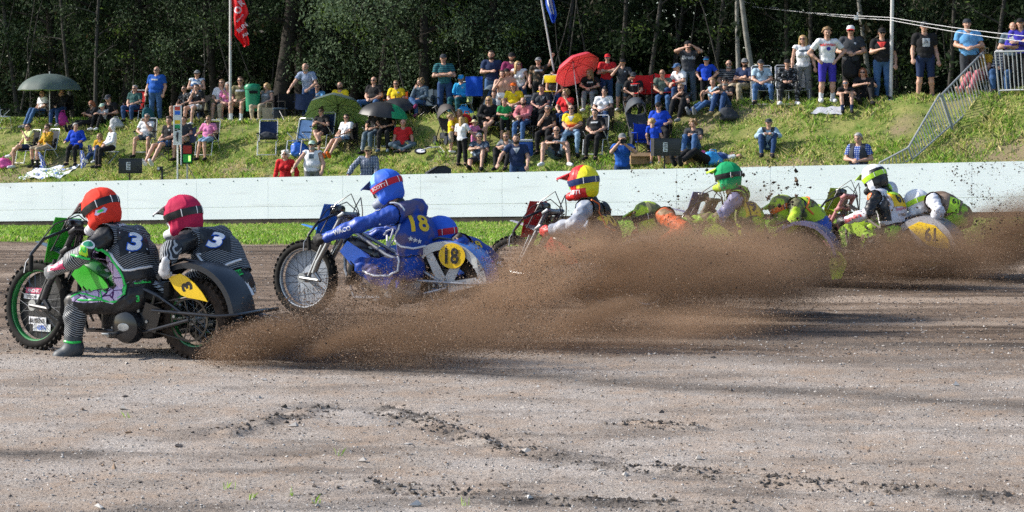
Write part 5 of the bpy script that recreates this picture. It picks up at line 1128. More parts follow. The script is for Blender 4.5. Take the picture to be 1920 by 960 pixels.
# ------------------------------------------------------------------ racing sidecars: X forward, Y to the machine's left (towards the camera), Z up
STEEL = mat('steel_bright', (.30, .31, .32), .35, .9, var=.15); ALU = mat('alloy', (.34, .35, .36), .4, .8, var=.15); BLK = mat('black_paint', (.012, .012, .014), .25, .0, var=.2, coat=.4); RUB = mat('rubber', (.018, .017, .016), .85, var=.3, scale=20); CASE = mat('engine_black', (.02, .02, .022), .35, .4, var=.3); CHAINM = mat('chain_steel', (.07, .06, .05), .5, .6)
MUDDY = mat('rubber_muddy', (.055, .042, .034), .95, var=.4, scale=15)
WB = 1.55
class Bike:
    def __init__(s, pxr, pyr, theta, label, steer=0.0):
        s.Y = FPX * CAMZ / (pyr - HY); s.X = (pxr - CX) / FPX * s.Y; s.th = R(theta); s.f = Vector((-math.cos(s.th), math.sin(s.th), 0)); s.l = Vector((-math.sin(s.th), -math.cos(s.th), 0))
        s.z = 0.0; s.rz = PI - s.th; s.o = Vector((s.X, s.Y, s.z))
        s.root = empty('sidecar_motorcycle', s.o, s.rz, label, 'sidecar motorcycle', 'racing sidecars')
        ax0, ax1 = Vector((1.12, 0, .92)), Vector((1.42, 0, .40)); s.ST = Matrix.Translation(ax0) @ Matrix.Rotation(R(steer), 4, (ax0 - ax1).normalized()) @ Matrix.Translation(-ax0)
    def inv(s, px, py, y):
        """Machine coordinates of a photograph pixel at sideways offset y."""
        k = (px - CX) / FPX; o = s.o + s.l * y; x = (k * o.y - o.x) / (s.f.x - k * s.f.y); p = o + s.f * x
        return (x, y, CAMZ - (py - HY) / FPX * p.y - s.z)
def wheel(parent, name, c, Rw, w, rimm, spokem, T=None, disc=None, muddy=False):
    def mb():
        b = MB(); b.T = (T if T is not None else Matrix.Identity(4)) @ Matrix.Translation(c) @ Matrix.Rotation(-PI / 2, 4, 'X'); return b
    b = mb(); r = w * .5; R0 = Rw - r * .95
    prof = [(R0 - r * .55 + 0 * k, 0) for k in ()]
    prof = [(R0 + r * .93 * math.cos(a), r * math.sin(a)) for a in np.linspace(-2.3, 2.3, 13)]; b.lathe(prof, 44)
    n = 38
    for k in range(n):
        for row, (yy, rr, tl) in enumerate(((0, 0, 0), (.62, -.12, .5), (-.62, -.12, -.5))):
            a = 2 * PI * (k + (.5 if row == 0 else 0)) / n; rad = R0 + r * (.93 + rr) + .004
            M = Matrix.Rotation(a, 4, 'Z') @ Matrix.Translation((rad, 0, yy * r)) @ Matrix.Rotation(-tl, 4, 'Y'); b.add([M @ Vector((x, y, z)) for z in (-r * .26, r * .26) for y in (-.013, .013) for x in (-.012, .010)], [(0, 2, 3, 1), (4, 5, 7, 6), (0, 1, 5, 4), (2, 6, 7, 3), (0, 4, 6, 2), (1, 3, 7, 5)], 0)
    ty = b.build(name, MUDDY if muddy else RUB, parent)
    b = mb(); ri = R0 - r * .55; b.lathe([(ri + .012, -r * .62), (ri - .012, -r * .5), (ri - .018, 0), (ri - .012, r * .5), (ri + .012, r * .62)], 44); b.lathe([(ri + .012, r * .62), (ri + .016, r * .5), (ri + .016, -r * .5), (ri + .012, -r * .62)], 44); b.build('rim', rimm, ty)
    b = mb(); b.lathe([(.001, -.07), (.045, -.07), (.045, -.055), (.022, -.05), (.022, .05), (.045, .055), (.045, .07), (.001, .07)], 18); b.build('hub', ALU, ty)
    b = mb()
    for k in range(28):
        a = 2 * PI * k / 28; e = .35 if k % 2 else -.35; sz = .05 if (k // 2) % 2 else -.05
        b.tube([(.042 * math.cos(a + e * 2.2), .042 * math.sin(a + e * 2.2), sz), (ri * math.cos(a), ri * math.sin(a), 0)], .0024, 4)
    b.build('spokes', spokem, ty)
    if disc is not None:
        b = mb(); b.lathe([(.05, -.03), (ri - .02, -.045), (ri - .02, -.05), (.05, -.035)], 40); b.build('wheel_disc', disc, ty)
    return ty
def arc_sheet(c, r0, r1, a0, a1, y0, y1, n=20, m=6, crown=.02):
    return [[(c[0] + (rr := r0 + (r1 - r0) * i / n + crown * math.sin(PI * j / m)) * math.cos(R(a0 + (a1 - a0) * i / n)), y0 + (y1 - y0) * j / m, c[2] + rr * math.sin(R(a0 + (a1 - a0) * i / n))) for j in range(m + 1)] for i in range(n + 1)]
def sector(r0, r1, a0, a1, n=14):
    return [(r1 * math.cos(R(a)), r1 * math.sin(R(a))) for a in np.linspace(a0, a1, n)] + [(r0 * math.cos(R(a)), r0 * math.sin(R(a))) for a in np.linspace(a1, a0, n)]
def machine(B, body, fender, frame, plate, tank, rimm, spokem, arch=None, tail=None, disc=None, fdisc=None, nose=None, fork=None, fend=(48, 172)):
    r = B.root; ST = B.ST; H = Vector((0, 0, .305)); FH = Vector((WB, 0, .352))
    wheel(r, 'rear_wheel', H, .305, .115, rimm, spokem, None, disc, True); wheel(r, 'front_wheel', FH, .352, .085, rimm, spokem, ST, fdisc)
    m = MB()
    for s in (1, -1):
        m.tube([(-.02, s * .12, .305), (.38, s * .13, .20), (.95, s * .12, .19), (1.08, s * .06, .45), (1.12, 0, .78)], .017, 8); m.tube([(1.1, s * .02, .86), (.62, s * .11, .60), (.25, s * .12, .47), (-.02, s * .12, .32)], .016, 8); m.tube([(.38, s * .13, .2), (.30, s * .12, .49)], .014, 8)
    m.tube([(1.12, 0, .95), (1.17, 0, .74)], .034, 10); m.tube([(.30, .16, .37), (-.30, .17, .35), (-.46, .12, .36), (-.50, -.05, .37), (-.48, -.4, .37), (.1, -.55, .3)], .014, 8)
    m.box((.33, .135, .31), (.16, .012, .20), Matrix.Rotation(-.3, 3, 'Y')); m.build('frame', frame, r)
    m = MB(); m.box((.58, 0, .27), (.52, .24, .26), b=.05); m.box((.40, .0, .33), (.2, .18, .2), b=.03); e = m.build('engine', CASE, r)
    m = MB(); m.lathe([(.001, .05), (.07, .05), (.118, .035), (.132, .0), (.132, -.05)], 28, 0, Matrix.Translation((.53, .165, .235)) @ Matrix.Rotation(-PI / 2, 4, 'X')); m.build('clutch_cover', BLK, e)
    m = MB(); m.ell((.53, .218, .235), (.055, .002, .032), 18, 6); m.build('clutch_badge', ALU, e)
    m = MB(); ax = Vector((.25, 0, .97)).normalized(); M = Matrix.Translation((.78, 0, .42)) @ ax.to_track_quat('Z', 'Y').to_matrix().to_4x4()
    for k in range(8): m.lathe([(.001, .025 * k), (.085, .025 * k), (.085, .025 * k + .008), (.06, .025 * k + .009), (.06, .025 * k + .025)], 18, 0, M)
    m.lathe([(.06, .2), (.075, .2), (.075, .25), (.001, .26)], 18, 0, M); m.build('cylinder', ALU, e)
    m = MB(); m.tube([(.85, -.04, .55), (1.0, -.09, .50), (1.02, -.15, .30), (.8, -.2, .20), (.3, -.22, .2), (.0, -.25, .25)], [.022, .024, .026, .028, .045, .04], 10); m.build('exhaust', STEEL, r)
    m = MB(); m.ell((.93, 0, .635), (.21, .105, .105), 18, 10, 0, Matrix.Rotation(-.35, 4, 'Y')); m.box((.80, 0, .56), (.2, .16, .1), Matrix.Rotation(.4, 3, 'Y'), b=.03); m.build('fuel_tank', tank, r)
    m = MB(); m.box((.40, 0, .475), (.42, .24, .06), Matrix.Rotation(-.08, 3, 'Y'), b=.025); m.box((.20, 0, .53), (.06, .24, .12), b=.02); m.build('seat', RUB, r)
    m = MB()
    for s in (1, -1): m.prism([(.62, .42), (.98, .50), (1.10, .62), (1.02, .72), (.80, .60)], .012, Matrix(((1, 0, 0, 0), (0, 0, -1, s * .125), (0, 1, 0, 0), (0, 0, 0, 1))))
    m.build('side_panel', body, r)
    m = MB(); m.tube([(.46, 0, .92 - .30), (.14, 0, .40)], .018, 8); m.tube([(.40 - .25 * t + .038 * math.cos(t * 44) , .038 * math.sin(t * 44), .565 - .14 * t) for t in np.linspace(0, 1, 60)], .006, 5); m.build('shock_absorber', ALU, r)
    m = MB(); m.box((.58, .0, .52), (.22, .17, .14), b=.04); m.tube([(.66, 0, .53), (.74, 0, .56)], .04, 10); m.build('air_box', CASE, r)
    m = MB(); m.tube([(.80, .09, .60), (.70, .15, .50), (.60, .14, .40), (.52, .13, .33)], .009, 6); m.tube([(1.05, .05, .72), (.98, .13, .52), (.86, .14, .42), (.74, .13, .36)], .008, 6); m.tube([(.95, .10, .56), (.90, .15, .45), (.78, .16, .44)], .011, 6); m.tube([(1.02, -.04, .66), (1.0, .10, .40), (.90, .11, .26)], .010, 6); m.build('hoses', RUB, r)
    m = MB(); m.box((1.0, 0, .42), (.06, .24, .24), Matrix.Rotation(-.25, 3, 'Y'), b=.01); m.build('radiator', CASE, r)
    m = MB(); m.tube([(.60, .13, .18), (.60, .32, .18)], .014, 8); m.box((.60, .30, .19), (.07, .11, .02), b=.006); m.build('footrest', STEEL, r)
    for q in ((.44, .142, .36), (.36, .145, .28), (.24, .145, .36), (.70, .125, .22), (.78, .125, .36), (.10, .15, .33)):
        m = MB(); m.lathe([(.001, .008), (.012, .008), (.014, 0)], 8, 0, Matrix.Translation(q) @ Matrix.Rotation(-PI / 2, 4, 'X')); m.build('bolt', ALU, r)
    # front end, turned with the steering
    m = MB(); m.T = ST
    for s in (1, -1):
        m.tube([(1.06, s * .105, .98), (1.33, s * .105, .52)], .025, 10); m.tube([(1.33, s * .105, .52), (1.38, s * .105, .40)], .030, 10); m.tube([(1.30, s * .11, .33), (WB, s * .085, .352)], .017, 8); m.tube([(1.38, s * .11, .42), (1.30, s * .11, .33)], .02, 8)
        m.tube([(1.26, s * .115, .72), (1.44, s * .1, .37)], .019, 8)
    m.box((1.075, 0, .955), (.09, .28, .035), Matrix.Rotation(.5, 3, 'Y'), b=.01); m.box((1.16, 0, .80), (.09, .27, .035), Matrix.Rotation(.5, 3, 'Y'), b=.01); m.build('fork', fork or STEEL, r)
    m = MB(); m.T = ST; m.tube([(1.26, .37, .64), (1.29, .345, .76), (1.24, .27, .88), (1.13, .12, .97), (1.10, 0, .98), (1.13, -.12, .97), (1.24, -.27, .88), (1.29, -.345, .76), (1.26, -.37, .64)], .0125, 8); hb = m.build('handlebar', BLK, r)
    for s in (1, -1):
        m = MB(); m.T = ST; m.tube([(1.285, s * .35, .745), (1.257, s * .372, .625)], .019, 10); m.build('grip', RUB, hb)
        m = MB(); m.T = ST; m.tube([(1.30, s * .335, .75), (1.33, s * .36, .69), (1.31, s * .39, .61)], .005, 6); m.build('lever', ALU, hb)
    m = MB(); m.T = ST
    for s, a in ((1, .0), (-1, .12), (.4, .2)): m.tube([(1.30, s * .32, .79), (1.16, s * .24, 1.0 + a * .3), (1.02, s * .12, 1.08 + a * .4), (.95, s * .05, 1.0), (.92, 0, .75)], .006, 6)
    m.build('cables', BLK, r)
    m = MB(); m.T = ST; m.sheet([[(1.25 + .17 * t, y, .80 + .03 * t - (y / .1) ** 2 * .02) for y in np.linspace(-.105 + .035 * t, .105 - .035 * t, 5)] for t in np.linspace(-.6, 2.0, 10)], 0, .006); m.build('front_mudguard', body if nose is None else nose, r)
    m = MB(); m.T = ST; m.sheet([[(1.26 + .12 * (1 - t) + .05 * (1 - (y / .15) ** 2), y * (.8 + .5 * t - .35 * t * t), .70 + .36 * t) for y in np.linspace(-.15, .15, 9)] for t in np.linspace(0, 1, 7)], 0, .006); B.plate = m.build('number_plate', plate, r)
    m = MB(); m.T = ST; m.box((1.2, 0, 1.0), (.10, .16, .10), b=.03); m.build('headstock_pad', BLK, r)
    # rear end
    m = MB(); m.sheet(arc_sheet(H, .43, .41, *fend, .12, -.20, 22, 8, .012), 0, .006); B.fender = m.build('rear_fender', fender, r)
    m = MB(); T = Matrix.Translation((H.x, .122, H.z)) @ Matrix(((1, 0, 0, 0), (0, 0, -1, 0), (0, 1, 0, 0), (0, 0, 0, 1)))
    if arch is not None:
        m.prism(sector(.355, .432, fend[0] - 12, fend[1]), .008, T); 
        for a in (62, 118, 168): m.prism([(.06 * math.cos(R(a + 60)), .06 * math.sin(R(a + 60))), (.40 * math.cos(R(a + 5)), .40 * math.sin(R(a + 5))), (.40 * math.cos(R(a - 5)), .40 * math.sin(R(a - 5))), (.06 * math.cos(R(a - 60)), .06 * math.sin(R(a - 60)))], .007, Matrix.Translation((0, -.006, 0)) @ T)
        m.build('fender_arch', arch, B.fender)
    else:
        m.prism(sector(.395, .436, fend[0], fend[1]), .008, T); m.build('fender_side', fender, B.fender)
    B.plateT = Matrix.Translation((H.x, .132, H.z))
    m = MB(); m.lathe([(.155, -.004), (.172, -.004), (.172, .004), (.155, .004), (.155, -.004)], 36, 0, Matrix.Translation((0, .088, .305)) @ Matrix.Rotation(-PI / 2, 4, 'X')); m.tube([(.02, .088, .475), (.50, .12, .38)], .008, 6); m.tube([(.0, .088, .135), (.50, .12, .24)], .008, 6)
    for a in range(5): m.box((.09 * math.cos(a * 1.257), .088, .305 + .09 * math.sin(a * 1.257)), (.15, .004, .010), Matrix.Rotation(-a * 1.257, 3, 'Y'))
    m.build('drive_chain', CHAINM, r)
    if tail is not None:
        m = MB(); m.prism([(-.36, .14), (-.46, .09), (-.53, -.02), (-.47, -.19), (-.36, -.21), (-.32, -.05)], .03, Matrix.Translation((H.x - .02, .10, H.z)) @ Matrix(((1, 0, 0, 0), (0, 0, -1, 0), (0, 1, 0, 0), (0, 0, 0, 1)))); m.build('mud_flap', tail, r)
    # sidecar
    m = MB(); m.box((.30, -.62, .20), (1.15, .78, .03), b=.01)
    for p in ([(.95, -.1, .24), (.95, -.9, .24), (.3, -1.0, .26)], [(.1, -.12, .3), (.1, -1.05, .26)], [(-.28, -.2, .22), (-.28, -.9, .22), (.1, -1.02, .26)], [(.9, -.25, .24), (.85, -.35, .55), (.35, -.42, .58), (.3, -.5, .24)]): m.tube(p, .016, 8)
    m.build('sidecar_platform', frame, r)
    m = MB(); m.sheet([[(.80 + .18 * math.sin(t * 1.5), y, .22 + .42 * t) for y in np.linspace(-.28, -.95, 5)] for t in np.linspace(0, 1, 6)], 0, .008); m.build('sidecar_nose', fender, r)
    wheel(r, 'sidecar_wheel', Vector((.62, -1.06, .22)), .22, .11, rimm, spokem)
    m = MB(); m.sheet(arc_sheet(Vector((.62, 0, .22)), .27, .27, 20, 165, -.98, -1.14, 14, 4, .01), 0, .006); m.build('sidecar_mudguard', fender, r)
    m = MB(); m.tube([(.28, .02, .60), (.30, .02, .70), (.12, .0, .76), (-.02, -.02, .74)], .013, 8); m.build('grab_handle', BLK, r)

# ------------------------------------------------------------------ riders
def helmet(o, B, cover, chin, strap, peak, visor_edge=None, top=None, text=None, textm=None, goggle=None, peak_len=.13, chinband=None, front=None):
    V, F = sdf_mesh([elp((0, .012, .035), (.124, .148, .135), I3, 'h'), elp((0, .028, -.05), (.114, .116, .10), I3, 'h'), cap((.088, -.02, -.09), (.045, -.112, -.098), .038, .033, 'h'), cap((-.088, -.02, -.09), (-.045, -.112, -.098), .038, .033, 'h'), cap((-.045, -.114, -.098), (.045, -.114, -.098), .034, .034, 'h'),
                     elp((0, -.15, .0), (.088, .085, .052), I3, 'minus'), elp((0, -.05, -.0), (.085, .09, .07), I3, 'minus'), cap((0, .02, -.10), (0, .02, -.26), .082, .1, 'minus')], .0075, .025, cut=lambda g: -.142 - g[..., 2]); F = flip_if_needed(V, F); fm = []; N_ = vnormals(V, F); an_ = np.arctan2(V[:, 0], V[:, 1] - .01)
    V = V + N_ * (.006 * (1 - np.abs(2 * vnoise(an_ * 2.6 + 7, V[:, 2] * 9 + 3, 17) - 1)) ** 3 * (V[:, 1] > -.06) + .0025 * (vnoise(V[:, 0] * 40, V[:, 2] * 40 + V[:, 1] * 25, 18) - .5))[:, None]
    for f in F:
        c = V[f].mean(1); k = np.zeros(len(f), int); k[(c[:, 1] < -.045 - .25 * (c[:, 2] + .06)) & (c[:, 2] < .02)] = 1
        if top is not None: k[(c[:, 1] < -.02) & (c[:, 2] > .07)] = 2
        if front is not None: k[(c[:, 1] < .015 + .25 * (c[:, 2] - .03)) | ((c[:, 2] < -.035) & (c[:, 1] < .09))] = 1
        if chinband is not None: k[(c[:, 1] > .03) & (c[:, 2] < .10)] = 3
        fm.append(k)
    me = np_mesh('helmet', V, F, [cover, chin, top or cover, chinband or cover], True, np.concatenate(fm)); h = link('helmet', me, o); M = Matrix(B['R'].tolist()).to_4x4(); M.translation = Vector(B['head']); h.matrix_local = M @ Matrix.Scale(1.1, 4)
    t = bvh_of(h)
    if peak is not None:
        m = MB(); m.sheet([[(x * (1 - .15 * q), -.085 - q * peak_len * (1 - .9 * (x / .2) ** 2), .118 - .035 * q - 2.2 * x * x) for x in np.linspace(-.10, .10, 9)] for q in (0, .35, .7, 1)], 0, .006); m.build('peak', peak, h)
        if visor_edge is not None: m = MB(); m.tube([(x * .85, -.085 - peak_len * (1 - .9 * (x / .2) ** 2), .082 - 2.2 * x * x) for x in np.linspace(-.10, .10, 9)], .007, 6); m.build('peak_edge', visor_edge, h)
    G = []
    for zz in (-.004, .014, .032, .05):
        row = []
        for a in np.linspace(R(-58), R(238), 40):
            d = Vector((math.cos(a), math.sin(a), 0)); hit = t.ray_cast(Vector((0, .01, zz + .012 * math.sin(a))) + d * .5, -d, .5); row.append((hit[0] if hit[0] else Vector((0, .01, zz)) + d * .13) + d * .004)
        G.append(row)
    m = MB(); m.sheet(G); st_ = m.build('goggle_strap', strap, h)
    m = MB(); m.sheet([[((.082 - .008 * abs(q)) * math.sin(a), -.03 - .088 * math.cos(a) + .0, .008 + q * .040) for a in np.linspace(-1.25, 1.25, 9)] for q in (-1, -.4, .4, 1)][::-1], 0, .01); m.build('goggles', goggle or mat('goggle_lens', (.02, .02, .025), .1, var=0), h)
    for a in (R(35), R(145), R(75), R(105)):
        j = int(round((a - R(-58)) / (R(296)) * 39)); m = MB(); m.tube([G[0][j] * 1.015, G[1][j] * 1.02, G[2][j] * 1.02, G[3][j] * 1.015], .0035, 5); m.build('strap_clip', mat('clip_white', (.75, .75, .78), .4, var=0), h)
    if text:
        tb = bvh_of(st_)
        lay(st_, tb, text_shape(text, .02), (.13, .0, .024), (1, .05, 0), (0, 0, 1), .030, textm, 'strap_lettering', .003, 0, 1.15); lay(st_, tb, text_shape(text, .02), (-.13, .0, .024), (-1, .05, 0), (0, 0, 1), .030, textm, 'strap_lettering', .003, 0, 1.15)
    return h
def racer(bk, label, J, up, lo, th, sh, torso, hip, vest, glove, boot, hyaw=0, hpitch=.15, hroll=0, fat=.02, vox=.0125, off=.016, hand=('grip', 'grip')):
    o, B = grow(J, 'person', fat, False, 1.10, vox, 0, PI / 2 + R(hyaw), hpitch, 1.0, hand, .04, hroll)
    g, t = classify(B['prims'], B['V']); V, F, N = B['V'], B['F'], B['N']; B['cls'] = (g, t)
    keep = ~isin(g, 'neck') & ~(isin(g, 'foot')) & ~(isin(g, 'farn') & (t > .95)); wr = off + .013 * (vnoise(V[:, 0] * 38 + V[:, 1] * 9, V[:, 2] * 30 + V[:, 1] * 12, 6) - .4) + .003 * np.sin(V[:, 2] * 95 + V[:, 0] * 60 + 3 * vnoise(V[:, 0] * 9, V[:, 2] * 9, 2)) * isin(g, 'farm', 'farn', 'calf', 'thigh', 'uarm')
    Vs, FF, used = extract(V, F, keep, wr, N); gu = g[used]; sl = np.zeros(len(gu), int)
    for k, nm in enumerate((('chest', 'belly'), ('uarm',), ('farm', 'farn'), ('thigh',), ('calf', 'shin'), ('pelvis',))): sl[isin(gu, *nm)] = k
    fm = np.concatenate([sl[f[:, 0]] for f in FF]); s = link('race_suit', np_mesh('race_suit', Vs, FF, [torso, up, lo, th, sh, hip], True, fm), o)
    vz = None
    if vest is not None: vz = cloth(o, B, 'vest', lambda g, t, V: isin(g, 'chest', 'belly') & ~isin(g, 'uarm'), .034, vest, .012, 5)
    for L in 'LR': cloth(o, B, 'boot', lambda g, t, V: (g == 'foot' + L) | ((g == 'shin' + L) & (t > .62)), .021, boot, .004)
    cloth(o, B, 'neck_brace', lambda g, t, V: isin(g, 'neck') & (t < .75), .020, torso, .004)
    for L in 'LR':
        P, hf = B['hands'][L]; n = vnormals(P, hf); link('glove', np_mesh('glove', P + n * .005, hf, [glove], True), o)
    o.location = bk.o; o.rotation_euler = (0, 0, bk.rz); tag(o, label, 'person', 'sidecar racers')
    return o, B, s, vz
def ride(bk, P, R_=None, extra=None, py=None):
    """Skeleton of a driver from photograph pixels (px, py, sideways offset); unseen joints by hand."""
    J = {k: bk.inv(*v) for k, v in P.items()}
    gr = bk.ST @ Vector((1.27, -.36, .685)); gl = bk.ST @ Vector((1.27, .36, .685))
    J.setdefault('wrL', tuple(gl + Vector((-.075, .0, .03)))); J['wrR'] = tuple(gr + Vector((-.075, 0, .03)))
    sR = J['shR'] = J.get('shR') or tuple(Vector(J['neck']) * 2 - Vector(J['shL']) + Vector((0, 0, -.10)))
    m = Vector(J['shR']).lerp(Vector(J['wrR']), .5); J['elR'] = (m.x - .02, m.y - .14, m.z - .02)
    pv = Vector(J['pelvis']); J.setdefault('hipL', tuple(pv + Vector((0, .11, -.03)))); J['hipR'] = tuple(pv + Vector((0, -.11, -.03)))
    kR = pv + Vector((.42, -.20, .02)); J['knR'] = tuple(kR); J['anR'] = (kR.x - .12, -.20, .20); J['toeR'] = (kR.x + .06, -.22, .15)
    for k, L in ((gl, 'L'), (gr, 'R')): J['thumb' + L] = tuple(Vector((.0, 0, 1))); J['fing' + L] = (1, 0, -.25)
    J['palmL'] = (0, -1, 0); J['palmR'] = (0, 1, 0)
    if extra: J.update(extra)
    return J
def passenger(bk, P, extra=None):
    J = {k: bk.inv(*v) for k, v in P.items()}; pv = Vector(J['pelvis'])
    nk = Vector(J['neck']); J.setdefault('shL', tuple(nk + Vector((-.04, .18, -.06)))); J.setdefault('shR', tuple(nk + Vector((-.05, -.19, -.08))))
    J['hipL'] = tuple(pv + Vector((0, .1, -.04))); J['hipR'] = tuple(pv + Vector((0, -.1, -.04)))
    J['knL'] = (pv.x + .34, pv.y + .10, max(.30, pv.z - .14)); J['knR'] = (pv.x + .36, pv.y - .16, max(.30, pv.z - .16)); J['anL'] = (pv.x + .02, pv.y + .1, .30); J['anR'] = (pv.x - .0, pv.y - .16, .30); J['toeL'] = (pv.x - .12, pv.y + .1, .26); J['toeR'] = (pv.x - .14, pv.y - .16, .26)
    J.setdefault('wrL', (.10, -.02, .77)); m = Vector(J['shL']).lerp(Vector(J['wrL']), .5); J.setdefault('elL', (m.x - .10, m.y + .05, m.z + .02))
    J['wrR'] = (.42, -.46, .56); m = Vector(J['shR']).lerp(Vector(J['wrR']), .5); J['elR'] = (m.x - .05, m.y - .14, m.z + .02)
    J['thumbL'] = (0, 1, 0); J['fingL'] = (.8, -.1, -.6); J['palmL'] = (0, 0, -1)
    if extra: J.update(extra)
    return J

# ------------------------------------------------------------------ things lying and standing on the bank
def gp(px, py): return Vector(ray_bank(px, py))
def umbrella(base, top, axis, rad, depth, outer, inner, label, panels=8, odd=None, pole_m=None, name='umbrella'):
    base, top = Vector(base), Vector(top); r = empty(name, base, 0, label, 'umbrella', None); ax = Vector(axis).normalized(); L = Matrix.Translation(top - base) @ ax.to_track_quat('Z', 'Y').to_matrix().to_4x4()
    m = MB(); n = panels * 4; G = []
    for i in range(8):
        t = i / 7; row = []
        for k in range(n + 1):
            a = 2 * PI * k / n; sc = 1 - .06 * math.sin(PI * (k % 4) / 4) * t; rr = rad * math.sin(t * 1.35) / math.sin(1.35) * sc; row.append((rr * math.cos(a), rr * math.sin(a), -depth * (1 - math.cos(t * 1.35)) / (1 - math.cos(1.35)) - .012 * math.sin(PI * (k % 4) / 4) * t))
        G.append(row)
    m.T = L; m.sheet([[Vector(p) for p in q] for q in G][::-1], 0, .006); c = m.build('canopy', [outer, inner, odd or outer], r)
    nf = (len(G) - 1) * n
    for i, p in enumerate(c.data.polygons):
        k = (i % nf) % n; p.material_index = 1 if nf <= i < 2 * nf else (2 if odd and p.center.x > (top - base).x + rad * .33 else 0)
    m = MB(); m.T = L
    for k in range(panels):
        a = 2 * PI * k / panels; m.tube([(rad * math.sin(t * 1.35) / math.sin(1.35) * math.cos(a), rad * math.sin(t * 1.35) / math.sin(1.35) * math.sin(a), -depth * (1 - math.cos(t * 1.35)) / (1 - math.cos(1.35)) - .012) for t in (0, .35, .7, 1)], .006, 5)
        m.tube([(rad * .5 * math.cos(a), rad * .5 * math.sin(a), -depth * .26 - .01), (0, 0, -depth * .75)], .005, 5)
    m.build('ribs', TUBED, r)
    m = MB(); m.tube([(0, 0, 0), tuple(top - base - ax * .02), tuple(top - base + ax * .07)], .016, 8); m.build('pole', pole_m or TUBE, r); return r
GU = mat('umbrella_grey_green', (.11, .15, .14), .6, var=.1, trans=.25); GI = mat('umbrella_inner_green', (.50, .66, .24), .7, trans=.5); UK = mat('umbrella_black', (.02, .021, .024), .5); UG = mat('umbrella_green', (.01, .30, .12), .5); PR = mat('parasol_red', (.74, .08, .12), .6, trans=.35); PI_ = mat('parasol_salmon', (.85, .34, .28), .7, trans=.5)
b = gp(93, 237); umbrella(b, at(93, 138, b.y), (0, 0, 1), 1.02, .52, GU, GI, 'big grey green dome umbrella on a white pole shading two people')
b = gp(628, 262); umbrella(b, at(634, 196, b.y + .35), (.06, .68, .73), .92, .48, GU, GI, 'grey and light green umbrella tipped back, its pale underside showing', pole_m=TUBED)
b = gp(712, 275); umbrella(b, at(722, 191, b.y), (.12, -.05, .98), .74, .40, UK, UK, 'black umbrella with one green panel over the woman in green trimmed black', odd=UG, pole_m=TUBED)
b = gp(752, 222); umbrella(b, at(742, 184, b.y), (-.1, -.15, .95), .60, .32, UK, UK, 'small dark umbrella in front of the fair man in yellow and red', pole_m=TUBED)
b = gp(1086, 208); umbrella(b, at(1073, 116, b.y), (-.44, .50, .74), .68, .30, PR, PI_, 'tilted red parasol with salmon underside on a white pole', name='parasol')

def pole(px, py, ytop, r, m, label, name='pole', lean=0):
    b = gp(px, py); t = at(px + lean, ytop, b.y) - b; ro = empty(name, b, 0, label, 'pole'); k = MB(); k.tube([(0, 0, -.1), tuple(t)], [r, r * .85], 10); k.build('shaft', m, ro)
    k = MB(); k.ell(tuple(t + Vector((0, 0, .03))), (r * 1.4, r * 1.4, r * 1.4), 10, 6); k.build('cap', m, ro); k = MB(); k.lathe([(r * 2.2, 0), (r * 2.2, .03), (r, .05)], 12); k.build('base_plate', m, ro); return ro, b
POLEM = mat('pole_paint', (.55, .54, .54), .4, .2)
pole(432, 178, -95, .045, POLEM, 'tall white flag pole carrying the red flag', 'flag_pole')
ro, b1672 = pole(1670, 183, -60, .055, POLEM, 'plain grey metal pole beside the man with the red triangle', 'metal_pole', 4)
def flag(rows, Y, mats, name, label, letters=(), pick=None, amp=.09, cat='flag'):
    """Cloth from its outline rows (pixel left, pixel right, pixel y) at distance Y, with folds in depth."""
    G = []
    for i, (a, b, y) in enumerate(rows): G.append([at(a + (b - a) * j / 8, y, Y + amp * math.sin(j * 1.1 + i * .7)) for j in range(9)])
    F2 = []
    for i in range(len(G) - 1):
        for k in range(4): F2.append([G[i][j].lerp(G[i + 1][j], k / 4) for j in range(9)])
    F2.append(G[-1]); o0 = F2[0][0]; m = MB(); m.sheet([[p - o0 for p in r] for r in F2], 0, .006); o = m.build(name, mats, None, o0); tag(o, label, cat)
    if pick:
        nf = (len(F2) - 1) * 8
        for i, p in enumerate(o.data.polygons): p.material_index = pick((i % nf) // 8, i % 8)
    t = bvh_of(o)
    for tx, px, py, sz, rot in letters: lay(o, t, text_shape(tx, .04), at(px, py, Y) - o0, (0, -1, 0), (0, 0, 1), sz, mat('flag_lettering', (.80, .62, .70), .7), 'flag_lettering', .012, rot)
    return o
b = gp(432, 178)
flag([(434, 452, -60), (434, 455, -20), (434, 458, 0), (438, 464, 16), (438, 466, 26), (439, 459, 38), (440, 462, 55), (440, 464, 66), (447, 467, 75), (455, 468, 84), (456, 460, 88)], b.y - .05, [mat('flag_red', (.80, .02, .03), .7, trans=.35)], 'flag', 'red flag with white lettering hanging from the tall white pole',
     [('O', 446, 19, .22, 0), ('R', 453, 5, .20, .6), ('MEIN ME', 450, 34, .06, .85), ('RUN', 454, 52, .14, .7), ('AM', 460, 65, .10, .6)])
o, J, s, org, yaw = PEOPLE['pole holder']; hnd = org + Vector((V3(*J['wrL']) * s).tolist())
ps = empty('flag_pole', (hnd.x + .27, hnd.y - .07, org.z), 0, 'slanting pale pole gripped by the man in the flat cap, blue flag on top', 'pole'); d = Vector((hnd.x - .01, hnd.y - .075, hnd.z + .02)) - ps.location
k = MB(); k.tube([(0, 0, 0), tuple(d), tuple(d * 1.0 + (d.normalized() + Vector((-.0, 0, 0))) * 2.6)], .026, 8); k.build('shaft', POLEM, ps)
k = MB(); k.tube([tuple(d + d.normalized() * 2.58), tuple(d + d.normalized() * 2.66)], .032, 8); k.build('cap', POLEM, ps)
